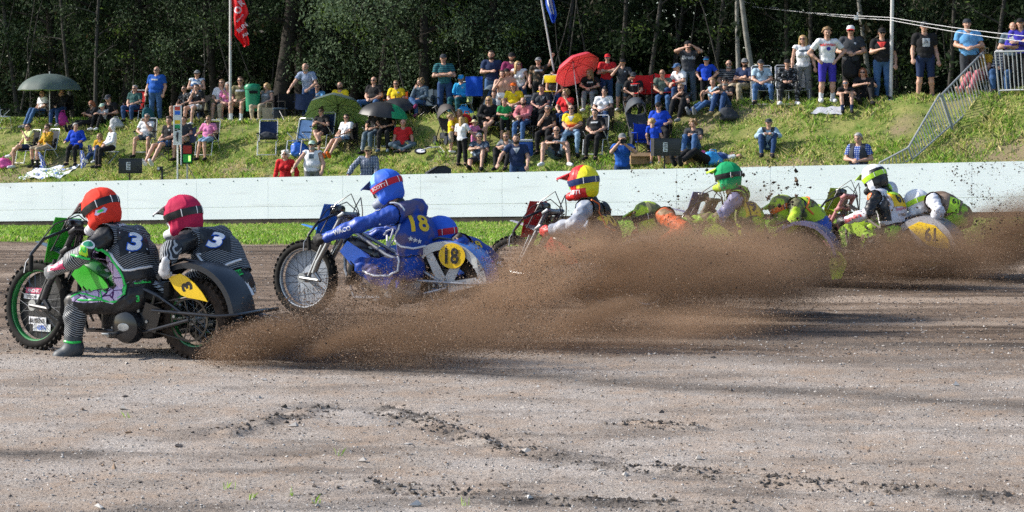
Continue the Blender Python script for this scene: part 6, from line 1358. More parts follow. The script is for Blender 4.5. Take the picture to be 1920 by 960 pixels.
flag([(1021, 1034, -30), (1021, 1037, -8), (1022, 1039, 4), (1025, 1042, 16), (1030, 1044, 27), (1033, 1042, 36), (1036, 1040, 43)], ps.location.y - .12, [mat('flag_blue', (.02, .10, .55), .7, trans=.3), mat('flag_white', (.75, .77, .80), .7, trans=.3)], 'flag', 'blue and white striped flag on the slanting pole', pick=lambda i, j: 1 if j in (2, 4, 5) and i < 16 else 0)

# wires on the metal pole
k = b1672.y - .06
for i, (p0, p1, p2, lab) in enumerate([((1300, -4, k + 14), (1671, 33, k), (1990, 74, k - 6), 'upper white cable strung past the metal pole'), ((1390, 2, k + 12), (1671, 38, k), (1990, 86, k - 6), 'lower white cable strung past the metal pole')]):
    a, b, c = at(*p0), at(*p1), at(*p2); root = empty('cable', b, 0, lab, 'cable', 'cables on the metal pole'); m = MB(); m.tube([tuple(a.lerp(b, t) - b - Vector((0, 0, .10 * math.sin(PI * t)))) for t in np.linspace(0, 1, 9)] + [tuple(b.lerp(c, t) - b - Vector((0, 0, .05 * math.sin(PI * t)))) for t in np.linspace(.12, 1, 8)], .008, 5); m.build('wire', mat('cable_white', (.6, .6, .62), .5), root)
    m = MB(); m.box((-.9, .0, .03), (.10, .03, .05), b=.01); m.box((-.86, 0, .09), (.03, .03, .1), b=.008); m.build('clamp', TUBE, root)

# bin, bags, boxes
b = gp(474, 215); r = empty('litter_bin', b, .2, 'green plastic litter bin with a slot behind the man in khaki', 'bin'); G = mat('bin_green', (.01, .24, .12), .4)
m = MB(); m.lathe([(.20, .35), (.235, 1.0), (.235, 1.03)], 20, 0, Matrix.Diagonal((1, .8, 1, 1))); m.lathe([(.001, .35), (.2, .35)], 20, 0, Matrix.Diagonal((1, .8, 1, 1))); m.build('body', G, r)
m = MB(); m.lathe([(.255, 1.02), (.26, 1.10), (.2, 1.17), (.001, 1.19)], 20, 0, Matrix.Diagonal((1, .8, 1, 1))); m.build('lid', G, r); m = MB(); m.box((0, -.205, .93), (.26, .03, .09), b=.01); m.build('slot', C('black'), r); m = MB(); m.tube([(0, 0, 0), (0, 0, .4)], .03, 8); m.build('post', TUBED, r)
def bag(px, py, w, d, h, m_, label, name='bag', strap=True, lift=0, cat='bag', group=None, rz=.3):
    b = gp(px, py); r = empty(name, b + Vector((0, 0, lift)), rz, label, cat, group); V, F = sdf_mesh([elp((0, 0, h * .42), (w * .5, d * .5, h * .5), I3, 'b'), elp((w * .1, -d * .1, h * .22), (w * .52, d * .52, h * .25), I3, 'b'), elp((-w * .12, 0, h * .7), (w * .34, d * .36, h * .34), I3, 'b')], .025, .06); F = flip_if_needed(V, F)
    V = V + vnormals(V, F) * (.03 * (vnoise(V[:, 0] * 12 + px, V[:, 2] * 12 + V[:, 1] * 7, 3) - .5))[:, None]; V[:, 2] = np.maximum(V[:, 2], -.02); link('sack', np_mesh('sack', V, F, [m_], True), r)
    if strap: k = MB(); k.tube([(-w * .25, -d * .1, h * .85), (-w * .15, -d * .15, h * 1.15), (w * .12, -d * .15, h * 1.15), (w * .22, -d * .1, h * .8)], .014, 6); k.build('strap', m_, r)
    return r
bag(118, 236, .32, .25, .42, mat('pack_magenta', (.42, .02, .22), .7), 'magenta backpack beside the dark haired woman under the umbrella', 'backpack')
bag(398, 224, .5, .34, .72, mat('pack_khaki', (.12, .115, .07), .8), 'tall khaki army backpack left of the man in white tee', 'backpack')
bag(383, 228, .45, .3, .4, C('navy'), 'dark navy rucksack at the feet of the men in black tees', 'rucksack')
bag(278, 232, .38, .25, .5, C('dteal'), 'blue rucksack hanging beside the man in teal check', 'rucksack')
bag(218, 240, .4, .3, .3, C('lgrey'), 'pale grey bag beside the man with the dark cap', 'bag')
bag(562, 294, .55, .4, .42, mat('plastic_blue', (.02, .12, .55), .35), 'bright blue plastic carrier bag under the navy deck chair', 'carrier_bag')
bag(1336, 310, .5, .35, .34, mat('plastic_sky', (.04, .34, .72), .3), 'light blue plastic bag on the wall edge beside cardboard boxes', 'carrier_bag')
bag(1366, 226, .5, .34, .34, C('charcoal'), 'black rucksack on the grass by the man in beanie', 'rucksack')
bag(10, 316, .5, .36, .32, mat('bag_pink', (.72, .10, .36), .6), 'pink bag on the grass at the far left edge', 'bag')
bag(875, 248, .4, .3, .5, C('red'), 'red rucksack behind the yellow clad mother', 'rucksack')
bag(1318, 296, .25, .2, .16, mat('bag_pink', (.72, .10, .36), .6), 'small pink pouch beside the woman reading her phone', 'bag')
o, J, s, org, yaw = PEOPLE['red white cap']; r = bag(1588, 187, .42, .22, .5, C('black'), 'black bag held by the big man in the red and white cap', 'bag'); r.location = org + Vector((-.12, -.42, .62)); r.scale = (.9, .9, .9)
def crate(px, py, size, m_, lid, label, name, cat, rz=.15):
    b = gp(px, py); r = empty(name, b, rz, label, cat); w, d, h = size; k = MB(); k.box((0, 0, h * .42), (w, d, h * .84), b=.03); k.build('body', m_, r); k = MB(); k.box((0, 0, h * .92), (w * 1.04, d * 1.04, h * .14), b=.025); k.build('lid', lid, r); k = MB(); k.tube([(-w * .52, 0, h * .7), (-w * .56, -d * .2, h * .5), (-w * .52, -d * .3, h * .7)], .012, 6); k.build('handle', lid, r)
crate(1006, 212, (.62, .4, .5), C('slate'), C('lgrey'), 'big grey blue cool box with pale lid left of the yellow chair', 'cool_box', 'cool box'); crate(984, 293, (.42, .32, .46), mat('box_blue', (.02, .10, .42), .4), C('white'), 'blue cool box with white lid behind the man in navy polo', 'cool_box', 'cool box')
crate(525, 222, (.42, .34, .42), C('charcoal'), C('slate'), 'dark storage box right of the beige shopping bag', 'storage_box', 'box')
b = gp(505, 226); r = empty('shopping_bag', b, .1, 'beige fabric shopping bag on the bank top by the blonde woman', 'bag'); k = MB(); k.add([(-.2, -.1, 0), (.2, -.1, 0), (.2, .1, 0), (-.2, .1, 0), (-.22, -.06, .44), (.21, -.07, .42), (.21, .07, .42), (-.22, .06, .44)], [(3, 2, 1, 0), (0, 1, 5, 4), (1, 2, 6, 5), (2, 3, 7, 6), (3, 0, 4, 7), (4, 5, 6, 7)]); k.build('sack', C('beige'), r, smooth=False)
k = MB(); k.tube([(-.1, -.08, .42), (-.08, -.09, .58), (.08, -.09, .58), (.1, -.08, .41)], .01, 6); k.build('strap', C('beige'), r)
CB = mat('cardboard', (.30, .20, .11), .85)
def carton(px, py, w, rz, label):
    b = gp(px, py); r = empty('cardboard_box', b, rz, label, 'box', 'cardboard boxes by the wall'); k = MB(); d, h, t = w * .7, w * .42, .012
    for c, sz in (((0, 0, .01), (w, d, t)), ((0, -d / 2, h / 2), (w, t, h)), ((0, d / 2, h / 2), (w, t, h)), ((-w / 2, 0, h / 2), (t, d - .03, h)), ((w / 2, 0, h / 2), (t, d - .03, h))): k.box(c, sz)
    k.build('carton', CB, r, smooth=False)
    for s_, a in ((-1, .9), (1, 1.9)):
        k = MB(); k.box((0, s_ * (d / 2 + .07), h + .02), (w, .14, .008), Matrix.Rotation(s_ * (a - 1.6), 3, 'X')); k.build('flap', CB, r, smooth=False)
carton(1200, 308, .55, .15, 'open cardboard box left of the loudspeaker by the wall'); carton(1268, 306, .6, -.1, 'open cardboard box full of bottles right of the loudspeaker'); carton(1300, 309, .5, .25, 'low cardboard box beside the light blue plastic bag')
b = gp(1262, 300); BM = [mat('bottle_blue', (.08, .25, .6), .2), mat('bottle_white', (.7, .72, .74), .3)]
bottle_me = None
for i in range(9):
    r = empty('bottle', b + Vector((-.25 + .062 * i, .02 * (i % 3), .05)), i, 'plastic drink bottle packed upright in the open cardboard box', 'bottle', 'bottles in the cardboard box')
    if bottle_me is None:
        k = MB(); k.lathe([(.001, 0), (.035, 0), (.036, .2), (.016, .26), (.014, .28)], 10); bottle_me = k.mesh('body', BM[1]); k = MB(); k.lathe([(.017, .275), (.017, .305), (.001, .305)], 10); cap_me = k.mesh('lid', BM[0])
    link('body', bottle_me, r); link('lid', cap_me, r)
# push chairs
def pram(px, py, rz, m_, label, s=1.0):
    b = gp(px, py); r = empty('pushchair', b, rz, label, 'pushchair', 'pushchairs among the spectators'); r.scale = (s, s, s); k = MB()
    for q in (1, -1): k.tube([(q * .24, -.42, .12), (q * .24, .05, .55), (q * .23, .42, 1.0)], .014, 7); k.tube([(q * .24, .38, .12), (q * .24, .0, .55)], .014, 7)
    k.tube([(-.23, .42, 1.0), (.23, .42, 1.0)], .018, 8); k.tube([(-.24, -.42, .12), (.24, -.42, .12)], .012, 6); k.build('frame', TUBED, r)
    k = MB(); k.sheet([[(x, -.25 + .45 * t, .42 + .08 * math.cos(x * 6) * -1 + .55 * max(0, t - .35)) for x in np.linspace(-.22, .22, 6)] for t in np.linspace(0, 1, 6)], 0, .02); k.build('seat', m_, r)
    k = MB(); k.sheet([[(.25 * math.cos(a), .22 - .42 * math.sin(t) * math.sin(a) * 1.0, .68 + .42 * math.sin(a) * math.cos(t * .7)) for a in np.linspace(.05, PI - .05, 10)] for t in np.linspace(-.3, 1.2, 6)], 0, .012); k.build('hood', m_, r)
    for x, y in ((.25, -.42), (-.25, -.42), (.25, .38), (-.25, .38)):
        k = MB(); k.lathe([(.075, -.02), (.115, -.02), (.12, 0), (.115, .02), (.075, .02), (.075, -.02)], 18, 0, Matrix.Translation((x, y, .12)) @ Matrix.Rotation(PI / 2, 4, 'Y')); k.lathe([(.001, -.01), (.08, -.01), (.08, .01), (.001, .01)], 10, 0, Matrix.Translation((x, y, .12)) @ Matrix.Rotation(PI / 2, 4, 'Y')); k.build('wheel', C('charcoal'), r)
    k = MB(); k.box((0, .05, .25), (.36, .4, .16), b=.03); k.build('basket', C('charcoal'), r)
pram(842, 272, .4, mat('hood_brown', (.05, .042, .04), .7), 'dark brown pushchair left of the children in yellow', 1.05); pram(918, 232, -.5, C('slate'), 'grey blue pushchair in front of the bare chested man', 1.0); pram(1196, 272, .2, mat('hood_slate', (.035, .045, .06), .7), 'slate pushchair with big hood left of the big man in blue polo', 1.15)
# child's balance bike lying on its side
b = gp(810, 292); r = empty('balance_bike', b + Vector((0, 0, .10)), .15, "child's black and white balance bike lying on the grass", 'bicycle')
for x in (-.32, .32):
    k = MB(); k.T = Matrix.Translation((x, 0, .02)) @ Matrix.Rotation(.45, 4, 'X'); k.lathe([(.13, -.022), (.165, -.022), (.175, 0), (.165, .022), (.13, .022), (.13, -.022)], 24); w = k.build('wheel', RUB_ := mat('tyre_black', (.02, .02, .02), .8), r)
    k = MB(); k.T = Matrix.Translation((x, 0, .02)) @ Matrix.Rotation(.45, 4, 'X'); k.lathe([(.001, -.012), (.125, -.012), (.125, .012), (.001, .012)], 20); k.build('rim', C('white'), w)
k = MB(); k.tube([(-.32, 0, .03), (-.05, .16, .12), (.24, .2, .14), (.32, 0, .03)], .018, 7); k.build('frame', C('white'), r); k = MB(); k.box((-.08, .22, .14), (.2, .1, .05), b=.02); k.build('saddle', C('black'), r); k = MB(); k.tube([(.26, .26, .02), (.25, .27, .34)], .014, 6); k.build('handlebar', C('black'), r)
# loudspeakers on poles by the wall
SPK = mat('speaker_black', (.022, .023, .026), .6); GRL = mat('speaker_grille', (.035, .036, .04), .45, .3)
for px, pt, pb, w, lab in ((243, 297, 325, .66, 'black loudspeaker on a pole at the left, behind the wall'), (1246, 259, 292, .68, 'black loudspeaker on a pole in front of the blond toddler')):
    u = uv_px(px, .55); x, y = xy_of(u, .55); zt, zb = at(px, pt, y).z, at(px, pb, y).z; z0 = tz(x, y); r = empty('loudspeaker', (x, y, z0), .28, lab, 'loudspeaker', 'loudspeakers behind the wall'); h = zt - zb
    k = MB(); k.prism([(-w / 2, -.2), (w / 2, -.2), (w * .42, .2), (-w * .42, .2)], h, Matrix.Translation((0, 0, (zt + zb) / 2 - z0))); k.build('cabinet', SPK, r, smooth=False)
    k = MB(); k.box((0, -.206, (zt + zb) / 2 - z0), (w * .94, .012, h * .9), b=.004); k.build('grille', GRL, r); k = MB(); k.box((-.06, -.216, (zt + zb) / 2 - z0), (.11, .006, h * .52)); k.build('label_plate', C('white'), r)
    for i in range(4): k = MB(); k.box((-.06 + .012 * (i % 2), -.221, (zt + zb) / 2 - z0 - h * .18 + i * h * .12), (.07, .004, .025)); k.build('label_mark', C('black'), r)
    k = MB(); k.tube([(0, 0, -.05), (0, 0, zb - z0)], .022, 8); k.build('pole', TUBED, r)
# flag colour board and start light
u = uv_px(333, .5); x, y = xy_of(u, .5); z0 = tz(x, y); zt, zb = at(333, 198, y).z, at(333, 272, y).z; r = empty('signal_board', (x, y, z0), .18, 'white upright board with coloured squares on a white pole', 'signal board'); k = MB(); k.box((0, 0, (zt + zb) / 2 - z0), (.235, .03, zt - zb), b=.006); k.build('panel', C('white'), r)
H_ = zt - zb
for i, c in enumerate([(.75, .07, .05), (.02, .15, .75), None, (.90, .60, .02), (.01, .32, .12)]):
    if c: k = MB(); k.box((-.005, -.019, zt - z0 - H_ * (.07 + .115 * i)), (.15, .006, H_ * .095)); k.build('colour_square', mat(f'board_square_{"red blue none yellow green".split()[i]}', c, .5), r)
for dx, dz in ((-.045, .575), (.035, .60), (-.045, .625)): k = MB(); k.box((dx, -.019, zt - z0 - H_ * dz), (.07, .006, H_ * .035)); k.build('colour_square', C('black'), r)
k = MB(); k.tube([(0, -.03, zt - z0 - H_ * .68), (-.02, -.05, zt - z0 - H_ * .76), (0, -.045, zb - z0 + .1)], [.03, .035, .012], 7); k.build('furled_flag', C('charcoal'), r); k = MB(); k.tube([(0, .03, -.05), (0, .03, zt - z0)], .022, 8); k.build('pole', TUBE, r)
u = uv_px(351, .6); x, y = xy_of(u, .6); z0 = tz(x, y); zt, zb = at(351, 270, y).z, at(351, 307, y).z; H_ = zt - zb; r = empty('start_light', (x, y, z0), .18, 'start light box with red and green panels on a stand', 'signal light'); k = MB(); k.box((0, 0, (zt + zb) / 2 - z0), (.30, .12, H_), b=.012); k.build('housing', C('black'), r)
k = MB(); k.box((-.165, .0, (zt + zb) / 2 - z0 - .02), (.025, .14, H_ * 1.05)); k.build('side_board', C('white'), r); k = MB(); k.box((0, -.064, zt - z0 - H_ * .28), (.23, .008, H_ * .40)); k.build('red_panel', mat('light_red', (.42, .01, .01), .3), r); k = MB(); k.box((0, -.064, zt - z0 - H_ * .73), (.23, .008, H_ * .40)); k.build('green_panel', mat('light_green', (.02, .42, .06), .3), r)
lm = mat('lamp_lit', (.5, .9, .2), .4, var=0); lm.node_tree.nodes['Principled BSDF'].inputs['Emission Color'].default_value = (.5, 1, .2, 1); lm.node_tree.nodes['Principled BSDF'].inputs['Emission Strength'].default_value = 1.2
k = MB(); k.box((.06, -.070, zt - z0 - H_ * .73), (.06, .006, H_ * .28)); k.build('lit_bar', lm, r); k = MB(); k.tube([(0, 0, -.05), (0, 0, zb - z0)], .025, 8); k.tube([(0, 0, zb - z0 - .05), (.22, .05, zb - z0 - .42)], .012, 6); k.build('stand', TUBEG, r)
u = uv_px(302, .6); x, y = xy_of(u, .6); z0 = tz(x, y); r = empty('camera_post', (x, y, z0), 0, 'small black camera clamped on a short post by the wall', 'camera'); zz = at(302, 316, y).z - z0; k = MB(); k.box((-.03, 0, zz), (.16, .12, .12), b=.02); k.build('camera_body', SPK, r); k = MB(); k.tube([(.03, 0, -.05), (.03, 0, zz)], [.05, .03], 8); k.build('post', SPK, r); k = MB(); k.tube([(-.06, -.05, zz), (-.06, -.1, zz)], .035, 10); k.build('lens', TUBE, r)
# small flags, flag cloth, blanket
FW, FB = mat('flag_white', (.75, .77, .80), .7, trans=.3), mat('flag_blue', (.02, .10, .55), .7, trans=.3)
for rows, lab in (([(71, 75, 285), (73, 80, 293), (76, 84, 303), (78, 88, 318)], 'white and blue paper flag stuck in the grass by the mustard woman'), ([(150, 156, 282), (150, 160, 295), (151, 163, 305), (152, 158, 316)], 'blue and white paper flag right of the woman in the blue tunic'), ([(164, 171, 272), (165, 173, 280), (166, 174, 288)], 'tiny blue and white flag held up beside the girl in yellow')):
    Y = gp(rows[-1][0], rows[-1][2] + 2).y; flag(rows, Y, [FW, FB], 'paper_flag', lab, pick=lambda i, j: 1 if (i // 2 + j // 2) % 2 else 0, amp=.03)
PF = two_tone('banner_print', (.74, .77, .82), (.03, .12, .52), 'camo', 5.5, .60, .7)
def cover_cloth(pts, m_, label, name, cat):
    P = [gp(*p) for p in pts]; o0 = P[0]; G = []
    for i in range(13):
        row = []
        for j in range(17):
            a, b = i / 12, j / 16; q = (P[0] * (1 - b) + P[1] * b) * (1 - a) + (P[3] * (1 - b) + P[2] * b) * a; q.z = tz(q.x, q.y) + .06 + (.045 if cat == 'banner' else .014) * math.sin(j * .9 + i * .5) * math.cos(i * .8); row.append(q - o0)
        G.append(row)
    k = MB(); k.sheet(G[::-1], 0, .01); o = k.build(name, m_, None, o0); tag(o, label, cat)
cover_cloth([(68, 316), (150, 314), (112, 336), (34, 338)], PF, 'crumpled white banner with blue print spread on the lower grass', 'banner', 'banner')
cover_cloth([(1532, 206), (1584, 203), (1578, 218), (1520, 217)], two_tone('blanket_stripe', (.30, .32, .38), (.52, .53, .58), 'stripe', 9, .5, .9, (.6, .9, 0)), 'grey striped blanket on the grass beside the boy with mirrored glasses', 'blanket', 'blanket')
u = uv_px(822, .6); x, y = xy_of(u, .6); zz = at(822, 312, y).z; r = empty('equipment_case', (x, y, tz(x, y)), .2, 'dark padded case peeping over the wall below the balance bike', 'case'); z1 = zz - tz(x, y); k = MB(); k.prism([(-.32, -.5), (.30, -.5), (.30, -.06), (.16, .02), (-.05, .0), (-.32, -.16)], .4, Matrix.Translation((0, 0, z1)) @ Matrix.Rotation(PI / 2, 4, 'X')); k.build('body', C('charcoal'), r, smooth=False); k = MB(); k.tube([(-.3, -.21, z1 - .16), (-.05, -.21, z1), (.16, -.21, z1 + .02)], .014, 6); k.build('trim', C('black'), r)
# crowd barriers
def barrier(b0, b1, u0, u1, label, bars=13):
    b0, b1, u0, u1 = Vector(b0), Vector(b1), Vector(u0), Vector(u1); r = empty('crowd_barrier', b0, 0, label, 'barrier', 'crowd barriers up the bank'); d = b1 - b0; t0, t1 = u0 - b0, u1 - b0; k = MB()
    q0, q1 = t0 * .12, d + (t1 - d) * .12; k.tube([Vector((0, 0, 0)), t0 * .95, t0, t0.lerp(t1, .03), t0.lerp(t1, .97), t1, d + (t1 - d) * .95, d], .024, 8); k.tube([q0, q1], .022, 8); k.build('rail', TUBEB, r)
    for i in range(1, bars): k = MB(); k.tube([q0.lerp(q1, i / bars), t0.lerp(t1, i / bars)], .014, 6); k.build('bar', TUBEB, r)
TUBEB = mat('tube_galvanised', (.36, .38, .40), .5, .4, var=.1)
B1, B2, B3 = gp(1712, 302), gp(1785, 244), gp(1860, 168); B0 = B1 + Vector((-.85, .1, -.34)); T1, T2, T3 = at(1703, 277, B1.y), at(1762, 176, B2.y), at(1843, 98, B3.y); T0 = at(1650, 305, B0.y)
barrier(B0, B1, T0, T1, 'lowest grey crowd barrier section, half hidden by the wall', 9); barrier(B1, B2, T1, T2, 'steep grey crowd barrier section climbing the bank, second from the wall', 17); barrier(B2 + Vector((.05, 0, 0)), B3, T2 + Vector((.06, 0, 0)), T3, 'steep grey crowd barrier section just below the bank top', 15)
P4, P5 = gp(1874, 180), gp(1995, 176); barrier(P4, P5, at(1866, 97, P4.y), at(1995, 94, P5.y), 'upright grey crowd barrier along the bank top at the right edge', 16)
# empty seats
def seat(kind, c, px, py, yaw, label, s=1.0, lift=-.03): b = gp(px, py); return chair(kind, c, b + Vector((0, 0, lift)), yaw, label, s)
seat('deck', 'navy', 502, 290, 0, 'empty navy deck chair with a dark jacket on it', 1.0); bag(503, 290, .5, .3, .2, C('charcoal'), 'dark jacket crumpled on the seat of the empty navy deck chair', 'jacket', False, .45, 'jacket')
seat('deck', 'denim', 562, 288, -35, 'empty blue deck chair beside the woman with the hair bun', 1.0); seat('metal', 'yellow', 1026, 214, -25, 'folding metal chair with yellow back and seat', 1.05, .15); seat('camp', 'red', 1212, 212, 15, 'left one of two red camp chairs', 1.05, .12); seat('camp', 'red', 1246, 210, -10, 'right one of two red camp chairs', 1.05, .12)
seat('camp', 'black', 545, 222, 30, 'empty dark camp chair before the man in blue check'); seat('deck', 'white', -2, 240, 60, 'white deck chair cut off by the left edge'); seat('deck', 'silver', 1496, 192, 0, 'empty lilac grey deck chair right of the woman in black print'); seat('camp', 'charcoal', 997, 262, -15, 'empty dark camp chair behind the man in rose shirt')
seat('camp', 'navy', 575, 215, 170, 'navy camp chair under the hands of the man in blue check'); seat('camp', 'royal', 1212, 292, 10, 'blue camp chair beside the slate pushchair', 1.0); seat('camp', 'slate', 808, 218, -20, 'empty grey blue camp chair behind the smoking woman')
b = gp(889, 205); k = MB(); k.sheet([[(.24 * x - .03 * z * 0, .03 * math.sin(x * 5 + z * 4) + (.10 if t > .5 else -.10) * min(1, 4 * (1 - z)), z * .62) for x in np.linspace(-1, 1, 9)] for t, z in [(0, .1), (0, .4), (0, .75), (0, .97), (1, 1.0), (1, .9), (1, .5), (1, .2)]], 0, .03); o = k.build('jacket', mat('towel_blue', (.01, .08, .50), .8), None, b + Vector((0, 0, .48))); tag(o, 'royal blue jacket draped over the chair of the man in bright blue', 'jacket'); r = bag(870, 214, .5, .3, .28, mat('plastic_sky', (.04, .34, .72), .3), 'bright blue bag under the chair of the man in bright blue', 'bag')
# hand held
o, J, s, org, yaw = PEOPLE['phone up']; r = empty('mobile_phone', org + Vector((0, -.36, 1.61)) * s, 0, 'black phone held up before the face of the man in black print tee', 'phone'); k = MB(); k.box((0, 0, 0), (.17, .014, .085), b=.006); k.build('phone_body', C('black'), r); k = MB(); k.ell((-.05, -.009, .015), (.012, .004, .012), 8, 5); k.build('lens', mat('lens_black', (.01, .01, .01), .1), r)
o, J, s, org, yaw = PEOPLE['photographer']; r = empty('photo_camera', org + Vector((.0, -.27, 1.57)) * s, R(yaw), 'black camera with long lens aimed by the photographer in blue', 'camera'); k = MB(); k.box((0, 0, 0), (.15, .08, .11), b=.02); k.build('camera_body', C('black'), r); k = MB(); k.lathe([(.04, 0), (.045, .1), (.06, .14), (.06, .26), (.05, .26), (.045, .2), (.001, .2)], 16, 0, Matrix.Rotation(PI / 2, 4, 'X')); k.build('lens', SPK, r)
# prints on a few shirts
def shirt_of(key): return [c for c in PEOPLE[key][0].children if c.name.startswith('shirt')][0]
def printed(key, shape, x, z, size, m_, **k): c = shirt_of(key); return lay(c, bvh_of(c), shape, (x, -.3, z), (0, -1, 0), (0, 0, 1), size, m_, 'shirt_print', .006, **k)
TRI = poly_shape([(-.5, .4), (.5, .4), (0, -.5)]); printed('red triangle', TRI, -.02, 1.33, .20, mat('print_red', (.75, .05, .04), .6)); Q4 = poly_shape([(-.5, -.5), (.5, -.5), (.5, .5), (-.5, .5)])
printed('black white print', Q4, .0, 1.27, .19, C('silver'), sx=.8); printed('black white print', TRI, .0, 1.29, .10, b_, rot=PI); printed('blue shorts teen', text_shape('BREWERS', .03), .0, 1.34, .06, mat('print_red', (.75, .05, .04), .6)); printed('blue shorts teen', poly_shape([(.5 * math.cos(a), .5 * math.sin(a)) for a in np.linspace(0, 6.28, 12, endpoint=False)]), 0, 1.25, .09, C('violet')); printed('phone up', text_shape('Breda', .02), 0, 1.30, .10, C('silver')); printed('black tee dark cap', TRI, .0, .40, .06, w_)

# small chest prints on plain shirts
pr_ = np.random.default_rng(3); marks = [SQ_ for SQ_ in (poly_shape([(-.5, -.12), (.5, -.12), (.5, .12), (-.5, .12)]), poly_shape([(-.3, -.3), (.3, -.3), (.3, .3), (-.3, .3)]), TRI)]
for key, (o, J, s, org, yaw) in PEOPLE.items():
    c = [q for q in o.children if q.name.startswith('shirt')]
    if not c or key in ('red triangle', 'black white print', 'blue shorts teen', 'phone up', 'black tee dark cap', 'lying man') or pr_.random() < .52: continue
    mt = c[0].material_slots[0].material; dark = sum(mt.node_tree.nodes['Principled BSDF'].inputs['Base Color'].default_value[:3]) if not mt.node_tree.nodes['Principled BSDF'].inputs['Base Color'].is_linked else 0
    ch = Vector(J['chest']); f = (Vector(J['toeL']) + Vector(J['toeR'])) / 2 - Vector(J['pelvis']); f.z = 0; f.normalize(); up = (Vector(J['neck']) - Vector(J['pelvis'])).normalized(); n_ = (f - up * f.dot(up)).normalized()
    whole = pr_.random() < .5; off_ = Vector((0, 0, 0)) if whole else Vector(J['shL']).lerp(Vector(J['shR']), .5) * 0 + (Vector(J['shL']) - Vector(J['shR'])) * .22
    lay(c[0], bvh_of(c[0]), marks[int(pr_.integers(0, 3))], tuple(ch + up * .06 + n_ * .2 + off_), n_, up, (.20 if whole else .075) * (.8 + .4 * pr_.random()), C('silver') if 'white' not in mt.name and 'silver' not in mt.name and 'ice' not in mt.name else C('slate'), 'shirt_print', .006)

def M_(n, c, r=.4, mt=0.0, **k): return mat(n, c, r, mt, **k)
WHT = M_('paint_white', (.78, .79, .82)); RED = M_('paint_red', (.62, .02, .02)); YEL = M_('paint_yellow', (.80, .52, .01), var=.06); BLU = M_('paint_blue', (.02, .13, .62)); LBLU = M_('paint_light_blue', (.10, .38, .80)); LIME = M_('paint_lime', (.50, .85, .04)); GRN = M_('paint_green', (.03, .62, .10)); BKD = M_('paint_black', (.012, .012, .014)); ORG = M_('paint_orange', (.85, .17, .03)); PNK = M_('paint_pink', (.62, .06, .16)); LILAC = M_('paint_lilac', (.56, .46, .70)); GREY = M_('paint_grey', (.24, .25, .27)); NAVY = M_('paint_navy', (.012, .03, .12))
COVR = M_('helmet_cover_orange_red', (.74, .045, .025), .75, bump=.35, bscale=9); COVP = M_('helmet_cover_raspberry', (.48, .02, .075), .75, bump=.35, bscale=9); COVB = M_('helmet_cover_blue', (.02, .12, .66), .6, bump=.25, bscale=9); COVG = M_('helmet_cover_green', (.01, .30, .11), .75, bump=.35, bscale=9); COVY = M_('helmet_cover_yellow', (.78, .70, .01), .6, bump=.25, bscale=9)
PIN = two_tone('leather_pinstripe', (.025, .027, .032), (.30, .32, .35), 'stripe', 21, .80, .5, (0, -.55, 0), .2); PINA = two_tone('leather_pinstripe_arm', (.03, .032, .036), (.42, .44, .46), 'stripe', 19, .70, .5, (0, 1.1, .3), .2); PINL = two_tone('leather_pinstripe_leg', (.02, .022, .026), (.34, .36, .38), 'stripe', 21, .74, .5, (0, .5, 0), .2)
WEB = two_tone('leather_web', (.56, .45, .66), (.07, .01, .10), 'web', 11, .045, .5); LBK = M_('leather_black', (.014, .014, .016), .45, bump=.4, bscale=14); LBL = M_('leather_blue', (.014, .068, .40), .45, bump=.4, bscale=14); LBU = two_tone('leather_blue_dusty', (.015, .06, .33), (.11, .095, .20), 'camo', 5, .50, .5, bump=.3); LGY = two_tone('leather_grey', (.28, .32, .40), (.42, .45, .50), 'camo', 6, .5, .5, bump=.4); LWH = two_tone('leather_white_muddy', (.66, .66, .72), (.30, .22, .18), 'camo', 7, .60, .5, bump=.3); LLM = two_tone('leather_lime_muddy', (.34, .56, .05), (.17, .13, .07), 'camo', 7, .50, .5, bump=.3); LYG = two_tone('vest_lime_muddy', (.42, .58, .04), (.15, .15, .08), 'camo', 6, .52, .6, bump=.3); LVI = M_('leather_violet_grey', (.20, .20, .34), .5, bump=.4, bscale=14); LOR = two_tone('leather_orange_muddy', (.66, .12, .03), (.28, .18, .10), 'camo', 6, .6, .5, bump=.3); MUDV = two_tone('vest_muddy', (.16, .11, .08), (.30, .22, .17), 'camo', 8, .5, .8, bump=.3)
VBK = M_('vest_black', (.016, .017, .02), .6, bump=.4, bscale=14)
def hit(bk, t, px, py):
    """First point of a local surface on the line of sight through a pixel, and its normal."""
    Mi = (Matrix.Translation(bk.o) @ Matrix.Rotation(bk.rz, 4, 'Z')).inverted(); o = Mi @ Vector((0, 0, CAMZ)); d = (Mi.to_3x3() @ Vector(((px - CX) / FPX, 1, -(py - HY) / FPX))).normalized()
    h = t.ray_cast(o, d)
    if h[0] is None:
        n = t.find_nearest(o + d * ((bk.o - Vector((0, 0, CAMZ))).length)); return n[0], n[1]
    n = h[1] if h[1].dot(d) < 0 else -h[1]; return h[0], n
def stick(bk, par, t, shape, px, py, size, m, name, up=(0, 0, 1), **k):
    p, n = hit(bk, t, px, py); return lay(par, t, shape, p, n, up, size, m, name, **k)
def stamp(bk, par, t, pts, m, name, off=.006, n=9):
    """Panel sewn on a suit: the outline is carried onto the surface point by point."""
    v, f = poly_shape(pts, n); P = []
    for a, b in v: p, q = hit(bk, t, a, b); P.append(tuple(p + q * off))
    me = bpy.data.meshes.new(name); me.from_pydata(P, [], f); me.materials.append(m); me.update(); return link(name, me, par)
def pipe(bk, par, t, pts, r, m, **k): return piping(par, t, [hit(bk, t, *p)[0] for p in pts], r, m, **k)
def sticker_disc(bk, pts, shape, m, name, y=.136, **k): ...
SQ = lambda w, h: poly_shape([(-w / 2, -h / 2), (w / 2, -h / 2), (w / 2, h / 2), (-w / 2, h / 2)])
